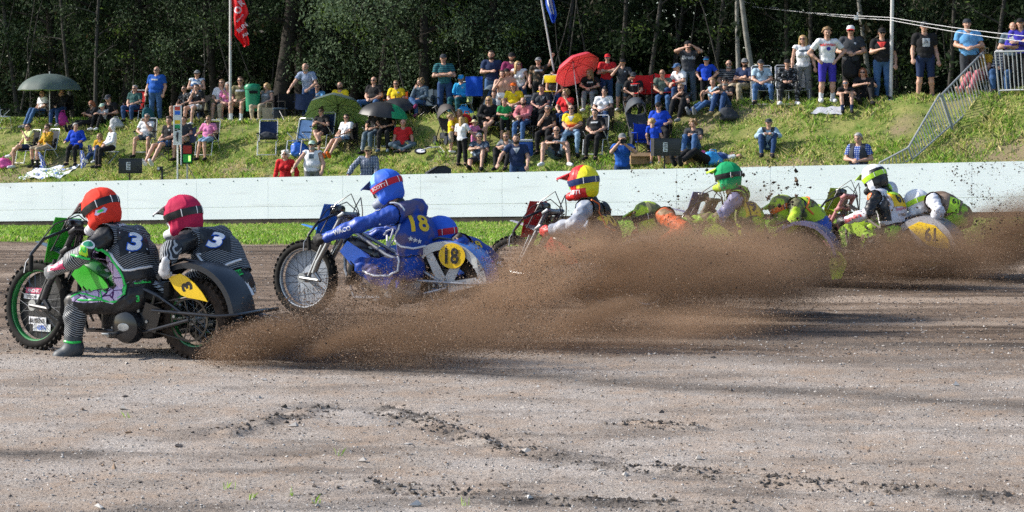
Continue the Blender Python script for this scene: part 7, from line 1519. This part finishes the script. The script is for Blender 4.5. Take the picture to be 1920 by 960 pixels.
OVAL = lambda w, h: poly_shape([(w / 2 * math.cos(a), h / 2 * math.sin(a)) for a in np.linspace(0, 2 * PI, 24, endpoint=False)])
STAR = poly_shape([((.5 if i % 2 == 0 else .2) * math.sin(PI * i / 5), (.5 if i % 2 == 0 else .2) * math.cos(PI * i / 5)) for i in range(10)])
def flat(bk, par, shape, x, y, z, size, m, name, rot=0.0, yaw=0.0, sx=1.0):
    """Marking on an upright panel that faces the machine's left; text reads from nose (left of the picture) to tail."""
    v, f = shape; c, s = math.cos(rot), math.sin(rot); P = []
    for a, b in v:
        a *= size * sx; b *= size; P.append((x - (a * c - b * s), y, z + a * s + b * c))
    me = bpy.data.meshes.new(name); me.from_pydata(P, [], f); me.materials.append(m); return link(name, me, par)

# ======================= number 3, green and black, nearest
K = Bike(368, 672, 27, 'black and green racing sidecar with yellow number 3 plate, nearest of the five', -9)
RIMG = M_('rim_green', (.02, .22, .05), .35, coat=.3)
machine(K, M_('fairing_green', (.05, .50, .03), .35, coat=.5), M_('fender_black', (.006, .010, .018), .42, coat=.12), BLK, M_('plate_green', (.06, .62, .04), .35), M_('tank_black_green', (.02, .16, .03), .3, coat=.4), RIMG, STEEL, nose=M_('mudguard_slate', (.06, .085, .125), .35, coat=.4), fdisc=M_('disc_black', (.014, .014, .016), .5), fork=M_('fork_black', (.03, .03, .034), .4, .3))
m = MB(); T = K.plateT @ Matrix(((1, 0, 0, 0), (0, 0, -1, 0), (0, 1, 0, 0), (0, 0, 0, 1)))
m.prism([(q[0], q[2] - .305) for q in (K.inv(px, py, .13) for px, py in ((316, 520), (338, 513), (352, 520), (366, 532), (380, 549), (390, 566), (374, 562), (352, 558), (340, 553), (328, 541)))], .008, T); pl = m.build('number_plate', YEL, K.fender, smooth=False)
q = K.inv(350, 537, .1375); flat(K, pl, text_shape('3', .05), q[0], .1375, q[2], .10, BKD, 'plate_number', 1.9, sx=1.15)
ft = bvh_of(K.fender); sticky = stick(K, K.fender, ft, poly_shape([(-.09, -.05), (-.02, -.06), (.08, -.05), (.09, 0), (.03, .09), (-.04, .08), (-.09, .02)]), 419, 571, 1.0, WHT, 'fender_badge', off=.005); stick(K, K.fender, ft, poly_shape([(-.07, -.03), (.06, -.035), (.02, .07), (-.04, .06)]), 419, 569, 1.0, M_('badge_teal', (.03, .10, .09)), 'fender_badge', off=.009); stick(K, K.fender, ft, text_shape('RACING', .02), 421, 577, .022, WHT, 'fender_badge', off=.012)
wf = [o for o in K.root.children if o.name.startswith('front_wheel')][0]; dsc = [c for c in wf.children if c.name.startswith('wheel_disc')][0]; dt = bvh_of(dsc)
for (px, py, s_, tx, c1, c2) in ((66, 545, .045, 'RACING', PNK, WHT), (62, 556, .04, 'SIDECAR', WHT, BKD), (72, 601, .06, 'RUBENS', WHT, BKD), (80, 614, .06, 'GEN', WHT, BLU)):
    stick(K, dsc, dt, SQ(.20, s_), px, py, 1.0, c1, 'disc_sticker', off=.012); stick(K, dsc, dt, text_shape(tx, .02), px, py, s_ * .6, c2, 'disc_sticker', off=.016)
for o in list(K.root.children):
    if o.name.startswith('clutch_cover'): stick(K, o, bvh_of(o), OVAL(.10, .055), 233, 624, 1.0, WHT, 'cover_badge')
J = ride(K, dict(pelvis=(266, 548, 0), chest=(250, 483, 0), neck=(210, 425, .02), head=(189, 397, .03), shL=(194, 446, .20), shR=(262, 446, -.17), elL=(160, 474, .34), wrL=(104, 508, .36), hipL=(244, 562, .12), knL=(143, 568, .25), anL=(136, 652, .30), toeL=(110, 671, .36)))
o, B, s, vz = racer(K, 'rider in black pinstripe suit and orange red helmet cover, number 3 on the back', J, LBK, PINA, LBK, PINL, LBK, LBK, PIN, M_('glove_grey', (.22, .23, .24), .7), M_('boot_slate', (.05, .06, .07), .55), hpitch=.42, hyaw=-6)
h = helmet(o, B, COVR, WHT, BKD, M_('peak_white', (.72, .72, .72)), BKD); lay(h, bvh_of(h), poly_shape([(-.05, -.01), (-.03, .02), (0, .012), (.03, .022), (.05, .0), (.03, -.022), (0, -.015), (-.03, -.022)]), (.10, .09, -.03), (.8, .6, 0), (0, 0, 1), 1.0, LILAC, 'helmet_patch', .005); lay(h, bvh_of(h), OVAL(.05, .02), (.10, .09, -.03), (.8, .6, 0), (0, 0, 1), 1.0, GRN, 'helmet_patch', .008)
vt = bvh_of(vz); st_ = bvh_of(s)
stick(K, vz, vt, poly_shape([(-.13, -.10), (.11, -.10), (.12, .11), (-.12, .12)]), 252, 453, 1.0, BKD, 'number_patch', off=.006); stick(K, vz, vt, text_shape('3', .07), 253, 453, .20, BLU, 'back_number', off=.010, rot=-.2, shear=.15); stick(K, vz, vt, text_shape('3', .035), 253, 453, .188, WHT, 'back_number', off=.015, rot=-.2, shear=.15)
for q in ((222, 437), (257, 432), (243, 474), (274, 468)): stick(K, vz, vt, OVAL(.012, .012), *q, 1.0, WHT, 'vest_stud', off=.012)
stick(K, vz, vt, text_shape('Josh', .02), 228, 423, .052, WHT, 'back_name', off=.008, shear=.25)
pipe(K, vz, vt, [(200, 466), (210, 478), (222, 496), (232, 507), (244, 507), (262, 503), (284, 500)], .010, WHT)
W1 = [(184, 473), (198, 472), (217, 494), (231, 519), (237, 537), (234, 554), (212, 570), (199, 567), (203, 546), (217, 529), (209, 515), (194, 490)]; sv = bvh_of(s, vz); stamp(K, s, sv, [(197, 470), (208, 478), (222, 497), (233, 509), (246, 509), (286, 503), (291, 520), (262, 536), (238, 540), (231, 519), (217, 494)], LBK, 'waist_panel', .006); stamp(K, s, sv, W1, WEB, 'side_panel', .010); pipe(K, s, sv, [(198, 472), (217, 494), (231, 519), (237, 537), (234, 554)], .009, GRN, off=.012); stamp(K, s, st_, [(134, 556), (150, 549), (168, 544), (200, 547), (204, 565), (180, 567), (154, 568), (136, 565)], WEB, 'thigh_panel')
pipe(K, s, st_, [(134, 558), (150, 550), (168, 545), (190, 546), (200, 549)], .007, GRN)
pipe(K, s, st_, [(198, 474), (212, 490), (224, 512), (233, 536), (232, 552), (216, 566), (205, 566), (190, 562), (165, 563), (146, 563)], .009, GRN)
stick(K, s, st_, SQ(.14, .045), 266, 526, 1.0, GRN, 'sponsor_strip', off=.008); stick(K, s, st_, text_shape('RACE TEAM', .02), 266, 526, .03, BKD, 'sponsor_strip', off=.012); stick(K, s, st_, text_shape('3', .04), 258, 560, .05, GRN, 'hip_number', off=.008)
stick(K, s, st_, OVAL(.10, .08), 163, 437, 1.0, WHT, 'sleeve_badge', off=.006); stick(K, s, st_, OVAL(.075, .055), 163, 437, 1.0, M_('badge_green', (.03, .30, .16)), 'sleeve_badge', off=.010); stick(K, s, st_, SQ(.06, .075), 149, 457, 1.0, LIME, 'sleeve_patch', off=.006); stick(K, s, st_, text_shape('10', .03), 149, 457, .045, GRN, 'sleeve_patch', off=.010)
pipe(K, s, st_, [(134, 478), (150, 481), (168, 485)], .010, GRN); stick(K, s, st_, SQ(.15, .05), 105, 500, 1.0, PNK, 'sleeve_flash', rot=.35, off=.006)
pipe(K, s, st_, [(122, 640), (136, 643), (150, 641)], .010, GRN)
J = passenger(K, dict(pelvis=(436, 535, -.42), chest=(408, 480, -.42), neck=(362, 437, -.40), head=(342, 410, -.38), shL=(352, 452, -.22), shR=(418, 446, -.55), elL=(322, 466, .02), wrL=(310, 494, .17)), dict(fingL=(.25, -.1, -.95), palmL=(0, -1, 0), thumbL=(1, 0, .2)))
o, B, s, vz = racer(K, 'passenger in black pinstripe suit and raspberry helmet cover gripping the black fender', J, LBK, PINA, LBK, PINL, PIN, LBK, PIN, M_('glove_white', (.50, .51, .53), .7), LBK, hpitch=.22)
helmet(o, B, COVP, WHT, BKD, M_('peak_white', (.72, .72, .72)), BKD)
vt = bvh_of(vz); st_ = bvh_of(s)
stick(K, vz, vt, poly_shape([(-.13, -.10), (.11, -.10), (.12, .11), (-.12, .12)]), 405, 449, 1.0, BKD, 'number_patch', off=.006); stick(K, vz, vt, text_shape('3', .07), 406, 450, .19, BLU, 'back_number', off=.010, rot=-.35, shear=.15); stick(K, vz, vt, text_shape('3', .035), 406, 450, .18, WHT, 'back_number', off=.015, rot=-.35, shear=.15)
pipe(K, vz, vt, [(355, 463), (370, 477), (385, 496), (399, 503), (420, 499), (451, 487)], .010, WHT)
stick(K, s, st_, SQ(.17, .05), 438, 515, 1.0, GRN, 'sponsor_strip', rot=.25, off=.008); stick(K, s, st_, text_shape('RACE TEAM', .02), 438, 515, .032, BKD, 'sponsor_strip', rot=.25, off=.012); stick(K, s, st_, text_shape('TEAM', .02), 452, 541, .05, WHT, 'team_lettering', rot=.25, off=.008); stick(K, s, st_, text_shape('GOODWIN', .02), 453, 553, .05, WHT, 'team_lettering', rot=.25, off=.008); stick(K, s, st_, text_shape('3', .05), 430, 553, .06, GRN, 'hip_number', off=.008)

# ======================= number 18, blue
K = Bike(845, 600, 24, 'blue racing sidecar with yellow oval number 18 on its fender', -6)
machine(K, M_('fairing_blue', (.02, .12, .60), .3, coat=.5), M_('fender_blue', (.06, .22, .66), .3, coat=.4), M_('frame_silver', (.34, .35, .37), .4, .6), M_('plate_blue', (.03, .20, .70), .35, coat=.4), BLK, M_('rim_silver', (.5, .51, .52), .35, .8), BLK, arch=M_('arch_silver', (.50, .52, .55), .35, .3), fdisc=M_('disc_pale', (.36, .40, .46), .5), nose=M_('mudguard_blue', (.05, .28, .75), .3, coat=.4))
flat(K, K.fender, OVAL(.27, .235), -.08, .14, .305 + .30, 1.0, YEL, 'number_oval'); flat(K, K.fender, text_shape('18', .03), -.08, .146, .305 + .30, .15, BKD, 'plate_number', sx=.85)
flat(K, K.fender, SQ(.05, .09), -.31, .14, .305 + .24, 1.0, M_('badge_white', (.6, .62, .6)), 'fender_badge', .2)
J = ride(K, dict(pelvis=(782, 492, 0), chest=(782, 440, 0), neck=(755, 390, 0), head=(724, 355, .02), shL=(735, 403, .20), elL=(674, 421, .34), wrL=(606, 448, .36), hipL=(775, 506, .12), shR=(786, 392, -.17), knL=(682, 500, .25), anL=(752, 545, .26), toeL=(785, 556, .26)))
o, B, s, vz = racer(K, 'rider in blue suit and blue helmet with red strap, yellow number 18 on the back', J, LBL, LBL, LBU, LBU, LBK, LBU, LBU, M_('glove_black', (.015, .015, .016), .7), LBK, hpitch=.4)
helmet(o, B, COVB, M_('chin_pale', (.30, .34, .42), .4), M_('strap_red', (.55, .01, .03), .7), M_('peak_navy', (.01, .03, .16)), None, M_('helmet_light_blue', (.22, .50, .80), .4), 'SCOTT', WHT)
vt = bvh_of(vz); st_ = bvh_of(s)
stick(K, vz, vt, text_shape('18', .03), 787, 417, .185, YEL, 'back_number', off=.008, rot=-.1, sx=.9)
for q in (770, 778, 786): stick(K, vz, vt, STAR, q, 450 + (q - 778) * .3, .055, WHT, 'vest_star', off=.008)
pipe(K, vz, vt, [(730, 376), (744, 390), (750, 410), (748, 430), (742, 450), (752, 462), (775, 466), (798, 461)], .010, WHT)
pipe(K, s, st_, [(712, 420), (720, 440), (740, 470), (748, 490), (746, 508), (725, 518), (700, 517), (680, 508)], .010, WHT)
stick(K, s, st_, text_shape('WACO', .03), 641, 432, .042, WHT, 'sleeve_lettering', rot=.28, off=.008); stick(K, s, st_, OVAL(.08, .07), 705, 386, 1.0, WHT, 'sleeve_badge', off=.006); stick(K, s, st_, OVAL(.06, .05), 705, 386, 1.0, BLU, 'sleeve_badge', off=.010)
J = passenger(K, dict(pelvis=(925, 512, -.45), chest=(885, 480, -.38), neck=(846, 455, -.33), head=(824, 442, -.28), shL=(864, 458, -.16), elL=(866, 462, -.02), wrL=(858, 446, .0)))
o, B, s, vz = racer(K, 'passenger in blue suit lying low over the blue fender, glove on its grab handle', J, LBU, LBU, LBU, LBU, LBK, LBK, LBU, M_('glove_brown', (.05, .04, .035), .7), LBK, hpitch=.1)
helmet(o, B, COVB, BLU, M_('strap_red', (.55, .01, .03), .7), M_('peak_navy', (.01, .03, .16)))
vt = bvh_of(vz); stick(K, vz, vt, text_shape('18', .03), 893, 459, .10, YEL, 'back_number', off=.008)
for q in (893, 903, 912): stick(K, vz, vt, STAR, q, 474, .05, WHT, 'vest_star', off=.008)
stick(K, s, bvh_of(s), OVAL(.11, .11), 934, 493, 1.0, WHT, 'hip_emblem', off=.006); stick(K, s, bvh_of(s), OVAL(.09, .09), 934, 493, 1.0, BKD, 'hip_emblem', off=.010); stick(K, s, bvh_of(s), text_shape('W', .03), 934, 495, .05, WHT, 'hip_emblem', off=.014)

# ======================= red and grey machine wrapped in dust
K = Bike(1215, 588, 33, 'red and white racing sidecar buried in brown dust behind number 18', -6)
machine(K, RED, M_('fender_grey', (.30, .31, .33), .4), BLK, M_('plate_red', (.62, .02, .02), .4), BLK, M_('rim_silver', (.5, .51, .52), .35, .8), STEEL, nose=M_('mudguard_silver', (.38, .40, .43), .35))
J = ride(K, dict(pelvis=(1140, 500, 0), chest=(1132, 440, 0), neck=(1112, 385, 0), head=(1092, 346, .02), shL=(1096, 392, .20), elL=(1078, 420, .32), wrL=(1030, 432, .34), hipL=(1130, 512, .12), knL=(1050, 515, .25), anL=(1112, 562, .26), toeL=(1145, 575, .26)))
o, B, s, vz = racer(K, 'rider in grey suit with yellow and red helmet, dark vest with orange piping', J, LGY, LGY, LGY, LBK, LBK, LGY, VBK, RED, LBK, hpitch=.12)
h = helmet(o, B, COVY, RED, NAVY, RED, M_('peak_clear', (.5, .5, .52)), RED, None, None, M_('lens_green', (.15, .6, .05), .2), .16, None, True)
ht = bvh_of(h); vt = bvh_of(vz)
lay(h, ht, text_shape('JUST1', .02), (.13, -.03, -.07), (1, -.2, 0), (0, .35, 1), .05, WHT, 'helmet_lettering', .004, .3)
pipe(K, vz, vt, [(1106, 372), (1122, 382), (1132, 400), (1136, 425), (1150, 432), (1166, 428)], .008, ORG); stick(K, vz, vt, text_shape('90', .03), 1152, 392, .15, YEL, 'back_number', off=.008)
J = passenger(K, dict(pelvis=(1300, 470, -.42), chest=(1272, 440, -.38), neck=(1236, 423, -.33), head=(1213, 414, -.26), shL=(1247, 406, -.14), elL=(1284, 430, .02), wrL=(1238, 456, .04)))
o, B, s, vz = racer(K, 'passenger in orange and lime suit bent low in the dust, lime helmet with black band', J, LOR, LOR, LLM, LLM, LBK, LLM, LLM, LBK, LBK, hpitch=.2)
helmet(o, B, LYG, M_('helmet_orange', (.7, .16, .03), .5), BKD, LIME)

# ======================= number 9, lime
K = Bike(1505, 537, 25, 'lime and violet racing sidecar half hidden in dust before the number 61', -6)
machine(K, M_('fairing_lime', (.36, .55, .04), .5), M_('fender_violet', (.12, .11, .20), .5), BLK, M_('plate_violet', (.12, .12, .30), .4), BLK, M_('rim_silver', (.5, .51, .52), .35, .8), STEEL, tail=M_('flap_lime', (.26, .34, .03), .7), disc=M_('disc_olive', (.34, .40, .03), .6), nose=M_('mudguard_violet', (.22, .22, .36), .4), fork=M_('fork_muddy', (.2, .16, .12), .6))
J = ride(K, dict(pelvis=(1418, 462, 0), chest=(1406, 410, 0), neck=(1384, 362, 0), head=(1363, 334, .02), shL=(1378, 375, .20), elL=(1350, 408, .34), wrL=(1296, 412, .36), hipL=(1408, 474, .12), knL=(1330, 470, .25), anL=(1388, 508, .26), toeL=(1415, 520, .26)))
o, B, s, vz = racer(K, 'rider in muddy lime vest with number 9 and green helmet cover', J, LVI, LLM, LLM, LLM, LBK, LLM, LYG, LLM, LBK, hpitch=.1)
helmet(o, B, COVG, LYG, BKD, LIME, BKD)
vt = bvh_of(vz); stick(K, vz, vt, SQ(.19, .25), 1411, 386, 1.0, YEL, 'number_patch', off=.006, rot=-.2); stick(K, vz, vt, text_shape('9', .03), 1411, 386, .17, BKD, 'back_number', off=.011, rot=-.15)
pipe(K, vz, vt, [(1386, 363), (1398, 372), (1404, 390), (1408, 410)], .008, BKD)
J = passenger(K, dict(pelvis=(1535, 425, -.42), chest=(1508, 398, -.38), neck=(1484, 395, -.33), head=(1466, 396, -.26), shL=(1494, 385, -.15), elL=(1490, 410, -.02), wrL=(1484, 430, .0)))
o, B, s, vz = racer(K, 'passenger in lime and blue with orange stripe, bent flat behind the number 9', J, LYG, LYG, LYG, LBL, LVI, LBL, LYG, LYG, LBK, hpitch=.3)
helmet(o, B, LYG, LYG, ORG, LIME)
vt = bvh_of(vz); pipe(K, vz, vt, [(1484, 380), (1500, 384), (1515, 392), (1525, 402)], .012, ORG)

# ======================= number 61
K = Bike(1740, 520, 38, 'lime and yellow racing sidecar with number 61 on its wheel cover, farthest right', -6)
machine(K, M_('fairing_lime', (.36, .55, .04), .5), M_('fender_grey_muddy', (.22, .22, .24), .5), M_('frame_muddy', (.16, .13, .11), .6), M_('plate_lime', (.45, .60, .04), .5), M_('tank_lime', (.42, .62, .03), .4), M_('rim_silver', (.5, .51, .52), .35, .8), STEEL, arch=M_('arch_grey', (.34, .33, .35), .4), disc=M_('disc_yellow', (.48, .46, .02), .6), fork=M_('fork_pink', (.48, .20, .20), .5))
m = MB(); m.prism([(.20, .30), (.05, .37), (-.16, .33), (-.33, .18), (-.38, .02), (-.05, .10)][::-1], .008, K.plateT @ Matrix(((1, 0, 0, 0), (0, 0, -1, 0), (0, 1, 0, 0), (0, 0, 0, 1)))); pl = m.build('number_plate', YEL, K.fender, smooth=False); flat(K, pl, text_shape('61', .04), -.10, .1375, .305 + .22, .17, BKD, 'plate_number', .0, sx=.85)
J = ride(K, dict(pelvis=(1680, 432, 0), chest=(1671, 390, 0), neck=(1655, 357, 0), head=(1639, 337, .02), shL=(1640, 372, .20), elL=(1628, 400, .34), wrL=(1584, 414, .36), hipL=(1676, 440, .12), knL=(1628, 445, .25), anL=(1672, 482, .26), toeL=(1692, 492, .26)))
o, B, s, vz = racer(K, 'rider in white and lime vest with yellow 61 patch and white black helmet', J, LBK, LWH, LLM, LBK, LBK, LBK, LWH, LBK, LBK, hpitch=.42)
h = helmet(o, B, WHT, BKD, LIME, LIME, None, None, None, None, None, .12, BKD)
vt = bvh_of(vz); st_ = bvh_of(s); stick(K, vz, vt, SQ(.21, .21), 1685, 372, 1.0, YEL, 'number_patch', off=.006, rot=-.1); stick(K, vz, vt, text_shape('61', .035), 1686, 371, .14, BKD, 'back_number', off=.011, rot=-.05, sx=.8); stick(K, vz, vt, text_shape('SPEEDWAY', .02), 1692, 391, .03, PNK, 'vest_lettering', off=.008, rot=.1)
stamp(K, vz, vt, [(1636, 360), (1655, 362), (1666, 378), (1672, 414), (1642, 414), (1637, 388)], LBK, 'side_panel'); stick(K, vz, vt, poly_shape([(-.05, -.14), (.05, -.16), (.07, .08), (-.02, .15), (-.07, .08)]), 1650, 374, 1.0, LIME, 'vest_panel', off=.012); stick(K, s, st_, text_shape('Stensåkra', .02), 1598, 408, .05, RED, 'sleeve_lettering', rot=.38, off=.008); stick(K, s, st_, SQ(.07, .09), 1625, 368, 1.0, ORG, 'sleeve_patch', off=.006)
J = passenger(K, dict(pelvis=(1800, 405, -.40), chest=(1768, 386, -.34), neck=(1736, 383, -.28), head=(1718, 384, -.22), shL=(1750, 376, -.10), elL=(1760, 396, .02), wrL=(1752, 412, .0)))
o, B, s, vz = racer(K, 'passenger in muddy white and lime bent over the fender of number 61', J, LWH, LWH, LLM, LLM, MUDV, LLM, MUDV, M_('glove_grey', (.22, .23, .24), .7), LBK, hpitch=.35)
helmet(o, B, WHT, WHT, LIME, WHT)
vt = bvh_of(vz); stick(K, vz, vt, SQ(.13, .2), 1790, 383, 1.0, LIME, 'number_patch', off=.006, rot=-.3); stick(K, vz, vt, text_shape('61', .03), 1791, 378, .08, BKD, 'back_number', off=.010, rot=-.3)

# ------------------------------------------------------------------ flying dirt
PUFFS = []
def puff(name, c, ax, rz, dens, colr, label, pitch=0.0, nsc=2.8, contrast=(.40, .62), power=1.2, stretch=.35):
    """Soft-edged cloud: an ellipsoid of dust, thickest inside, torn by streaky noise."""
    M = Matrix.Translation(c) @ Matrix.Rotation(rz, 4, 'Z') @ Matrix.Rotation(pitch, 4, 'Y') @ Matrix.Diagonal((*ax, 1))
    b = MB(); b.ell((0, 0, 0), (1, 1, 1), 20, 14); o = b.build('dust_cloud', [], None); o.matrix_world = M; tag(o, label, None, None, 'stuff')
    m = bpy.data.materials.new('dust_' + name); m.use_nodes = True; nt = m.node_tree; n = nt.nodes; l = nt.links; n.remove(n['Principled BSDF']); out = n['Material Output']
    v = n.new('ShaderNodeVolumePrincipled'); v.inputs['Color'].default_value = (*colr, 1); v.inputs['Anisotropy'].default_value = .25
    tc = n.new('ShaderNodeTexCoord'); ln = n.new('ShaderNodeVectorMath'); ln.operation = 'LENGTH'; l.new(tc.outputs['Object'], ln.inputs[0])
    f = n.new('ShaderNodeMapRange'); f.interpolation_type = 'SMOOTHSTEP'; f.inputs[1].default_value = 1; f.inputs[2].default_value = .25; l.new(ln.outputs['Value'], f.inputs[0])
    pw = n.new('ShaderNodeMath'); pw.operation = 'POWER'; pw.inputs[1].default_value = power; l.new(f.outputs[0], pw.inputs[0])
    mp = n.new('ShaderNodeMapping'); mp.inputs['Scale'].default_value = (ax[0] * stretch, ax[1], ax[2]); mp.inputs['Location'].default_value = (c[0], c[1], c[2]); l.new(tc.outputs['Object'], mp.inputs[0])
    nz = n.new('ShaderNodeTexNoise'); nz.inputs['Scale'].default_value = nsc; nz.inputs['Detail'].default_value = 4; nz.inputs['Roughness'].default_value = .62; l.new(mp.outputs[0], nz.inputs['Vector'])
    g = n.new('ShaderNodeMapRange'); g.inputs[1].default_value = contrast[0]; g.inputs[2].default_value = contrast[1]; g.inputs[3].default_value = .04; g.inputs[4].default_value = 1.0; l.new(nz.outputs[0], g.inputs[0])
    a = n.new('ShaderNodeMath'); a.operation = 'MULTIPLY'; l.new(pw.outputs[0], a.inputs[0]); l.new(g.outputs[0], a.inputs[1])
    d = n.new('ShaderNodeMath'); d.operation = 'MULTIPLY'; d.inputs[1].default_value = dens; l.new(a.outputs[0], d.inputs[0]); l.new(d.outputs[0], v.inputs['Density']); l.new(v.outputs[0], out.inputs['Volume'])
    o.data.materials.append(m); PUFFS.append((M, ax)); return M
def wp(px, py, Y): return tuple(at(px, py, Y))
BR = (.56, .378, .25); DB = (.36, .24, .157)
sc = lambda px_, Y: px_ * Y / FPX
def pf(n_, px, py, Y, rx, rz_, ry, rot, dens, c, lab, pitch, nsc=2.4, con=(.42, .60), pw=1.2): return puff(n_, wp(px, py, Y), (sc(rx, Y), ry, sc(rz_, Y)), rot, dens, c, lab, pitch, nsc, con, pw)
A1 = pf('near_wheel', 500, 640, 16.0, 140, 55, .6, -.3, 10, DB, 'dark dirt spray behind the rear wheel of the nearest sidecar', -.22, 4.0, (.42, .60))
A2 = pf('near_trail', 780, 632, 15.9, 330, 66, .8, -.25, 4.8, DB, 'long brown dirt trail low over the track behind the nearest sidecar', -.08, 3.4, (.42, .60))
A3 = pf('near_veil', 660, 575, 16.6, 190, 62, .7, -.2, 3.0, BR, 'thin dust veil over the lower half of the blue sidecar', -.28, 3.4, (.44, .62))
B0 = pf('rise', 900, 575, 17.6, 270, 66, .8, -.2, 4.2, BR, 'dust streaming up to the right from the blue sidecar', -.33, 3.2, (.42, .60))
B1 = pf('main', 1240, 512, 18.8, 370, 122, 1.0, -.15, 5.6, BR, 'big brown dust cloud hiding the middle sidecars', -.10, 2.6, (.41, .60))
B2 = pf('main_left', 1040, 500, 18.9, 190, 92, .9, -.15, 4.8, BR, 'left lobe of the big dust cloud behind number 18', -.40, 3.0, (.42, .61))
B3 = pf('main_right', 1435, 492, 20.0, 185, 100, .9, -.1, 8.5, DB, 'right lobe of the big dust cloud before number 61', .16, 3.2, (.43, .60))
B4 = pf('low', 1130, 612, 17.2, 400, 58, .8, -.2, 4.5, BR, 'settling brown dust low behind the blue sidecar', -.05, 3.0, (.42, .62))
C1 = pf('far', 1690, 482, 24.0, 250, 70, .9, -.15, 8.0, DB, 'dark dirt thrown up round the wheels of number 61', -.06, 3.4, (.42, .60))
B5 = pf('high', 1330, 400, 20.4, 190, 60, .7, -.1, 1.6, DB, 'thin spray of dirt in the air round the green helmet', -.3, 4.5, (.46, .60))
C2 = pf('far_right', 1880, 440, 25.0, 150, 84, .9, -.15, 8.0, DB, 'dark dirt plume behind number 61 at the right edge', -.42, 3.4, (.42, .60))
for i_, (px_, py_, Y_, rx_, rz_, c_) in enumerate([(640, 640, 15.7, 120, 26, DB), (770, 612, 16.2, 150, 28, DB), (930, 562, 17.2, 150, 30, DB), (1100, 596, 17.0, 170, 28, DB), (1190, 470, 18.2, 150, 34, DB), (1370, 470, 18.8, 130, 36, DB), (1050, 480, 18.4, 120, 30, BR)]):  # darker dust streaks: the cloud's self-shadow is put into their colour
    pf('streak%d' % i_, px_, py_, Y_, rx_, rz_, .28, -.2, 9, c_, ('dust streak coloured dark as self-shadow, low in the near dirt trail', 'dust streak coloured dark as self-shadow, rising over the near dirt trail', 'dust streak coloured dark as self-shadow, rising beside the blue sidecar', 'low dust streak coloured dark as self-shadow under the big dust cloud', 'upper dust streak coloured dark as self-shadow in the big dust cloud', 'dust streak coloured dark as self-shadow in front of the number 9', 'pale streak of dust behind number 18')[i_], -.34, 5.0, (.44, .58))
# grains and clods in the air
def inside(M, k, p=1.0):
    q = rng.normal(size=(k, 3)); q /= np.linalg.norm(q, axis=1)[:, None]; q *= (rng.random(k) ** p)[:, None]; A = np.array(M); return q @ A[:3, :3].T + A[:3, 3]
P = np.concatenate([inside(M, k, .5) for M, k in ((A1, 22000), (A2, 26000), (A3, 9000), (B0, 20000), (B1, 28000), (B2, 14000), (B3, 18000), (B4, 14000), (C1, 22000), (C2, 20000))])
P = P[(vnoise(P[:, 0] * 2.2 + P[:, 1], P[:, 2] * 6, 12) + .35 * rng.random(len(P)) > .52)]; P = P[P[:, 2] > terrain(P[:, 0], P[:, 1], False) + .01]
def fan(px, py, th, k, per, v0, e0, e1):
    """Dirt thrown off a wheel: grains strung along ballistic arcs."""
    Y = FPX * CAMZ / (py - HY); o = np.array([(px - CX) / FPX * Y, Y, .05]); out = []
    for _ in range(k):
        a = -R(th) + rng.normal() * .16; e = R(rng.uniform(e0, e1)); v = v0 * rng.uniform(.5, 1.0); t = np.sort(rng.random(per) ** 1.1 * rng.uniform(.2, .62)) ; w = .012 + .05 * t
        out.append(np.stack([o[0] + math.cos(a) * math.cos(e) * v * t, o[1] + math.sin(a) * math.cos(e) * v * t, o[2] + math.sin(e) * v * t - 4.9 * t * t], -1) + rng.normal(size=(per, 3)) * w[:, None])
    return np.concatenate(out)
Fz = np.concatenate([fan(395, 668, 27, 70, 330, 8.5, 4, 34), fan(860, 600, 24, 60, 330, 8.5, 6, 36), fan(1230, 588, 30, 40, 300, 8, 8, 40), fan(1515, 537, 25, 45, 260, 8, 8, 42), fan(1755, 520, 32, 70, 300, 8.5, 4, 38)])
Fz = Fz[Fz[:, 2] > terrain(Fz[:, 0], Fz[:, 1], False) + .01]; P = np.concatenate([P, Fz])
DM = [mat('grain_brown', (.24, .155, .10), .95), mat('grain_dark', (.07, .048, .034), .95), mat('grain_pale', (.40, .30, .22), .9)]
s_ = .0022 + .0035 * rng.random(len(P)) ** 2.5
tag(blobs(P, s_, .8, DM, 'dirt_grains', rng.choice(3, len(P), p=[.5, .32, .18])), 'grains of dirt flying inside the dust clouds', None, None, 'stuff')
def spray(px0, px1, py0, py1, Y, k, smax, bias=1.5):
    px = px0 + (px1 - px0) * rng.random(k); py = py1 - (py1 - py0) * rng.random(k) ** bias; y = Y + rng.normal(size=k) * .5; keep = vnoise(px / 22, py / 16, 4) > .42; px, py, y = px[keep], py[keep], y[keep]
    return np.stack([(px - CX) / FPX * y, y, CAMZ - (py - HY) / FPX * y], -1), .003 + smax * rng.random(len(y)) ** 5
L = [spray(1180, 1330, 315, 420, 20.5, 500, .016), spray(1380, 1500, 305, 430, 21, 520, .022), spray(1320, 1560, 330, 440, 21, 620, .014), spray(1780, 1925, 295, 440, 24.5, 2400, .012), spray(1560, 1800, 380, 520, 23.5, 900, .014), spray(960, 1200, 380, 450, 19.5, 420, .010), spray(450, 700, 540, 680, 15.8, 500, .012), spray(880, 1600, 440, 560, 18.5, 900, .011), spray(1600, 1900, 320, 400, 24, 260, .010)]
P = np.concatenate([a for a, b in L]); s_ = np.concatenate([b for a, b in L])
tag(blobs(P, s_, .8, [mat('clod_dark', (.045, .032, .024), .95), mat('clod_brown', (.12, .08, .055), .95)], 'dirt_clods', rng.integers(0, 2, len(P))), 'dark clods of dirt flying above the sidecars', None, None, 'stuff')
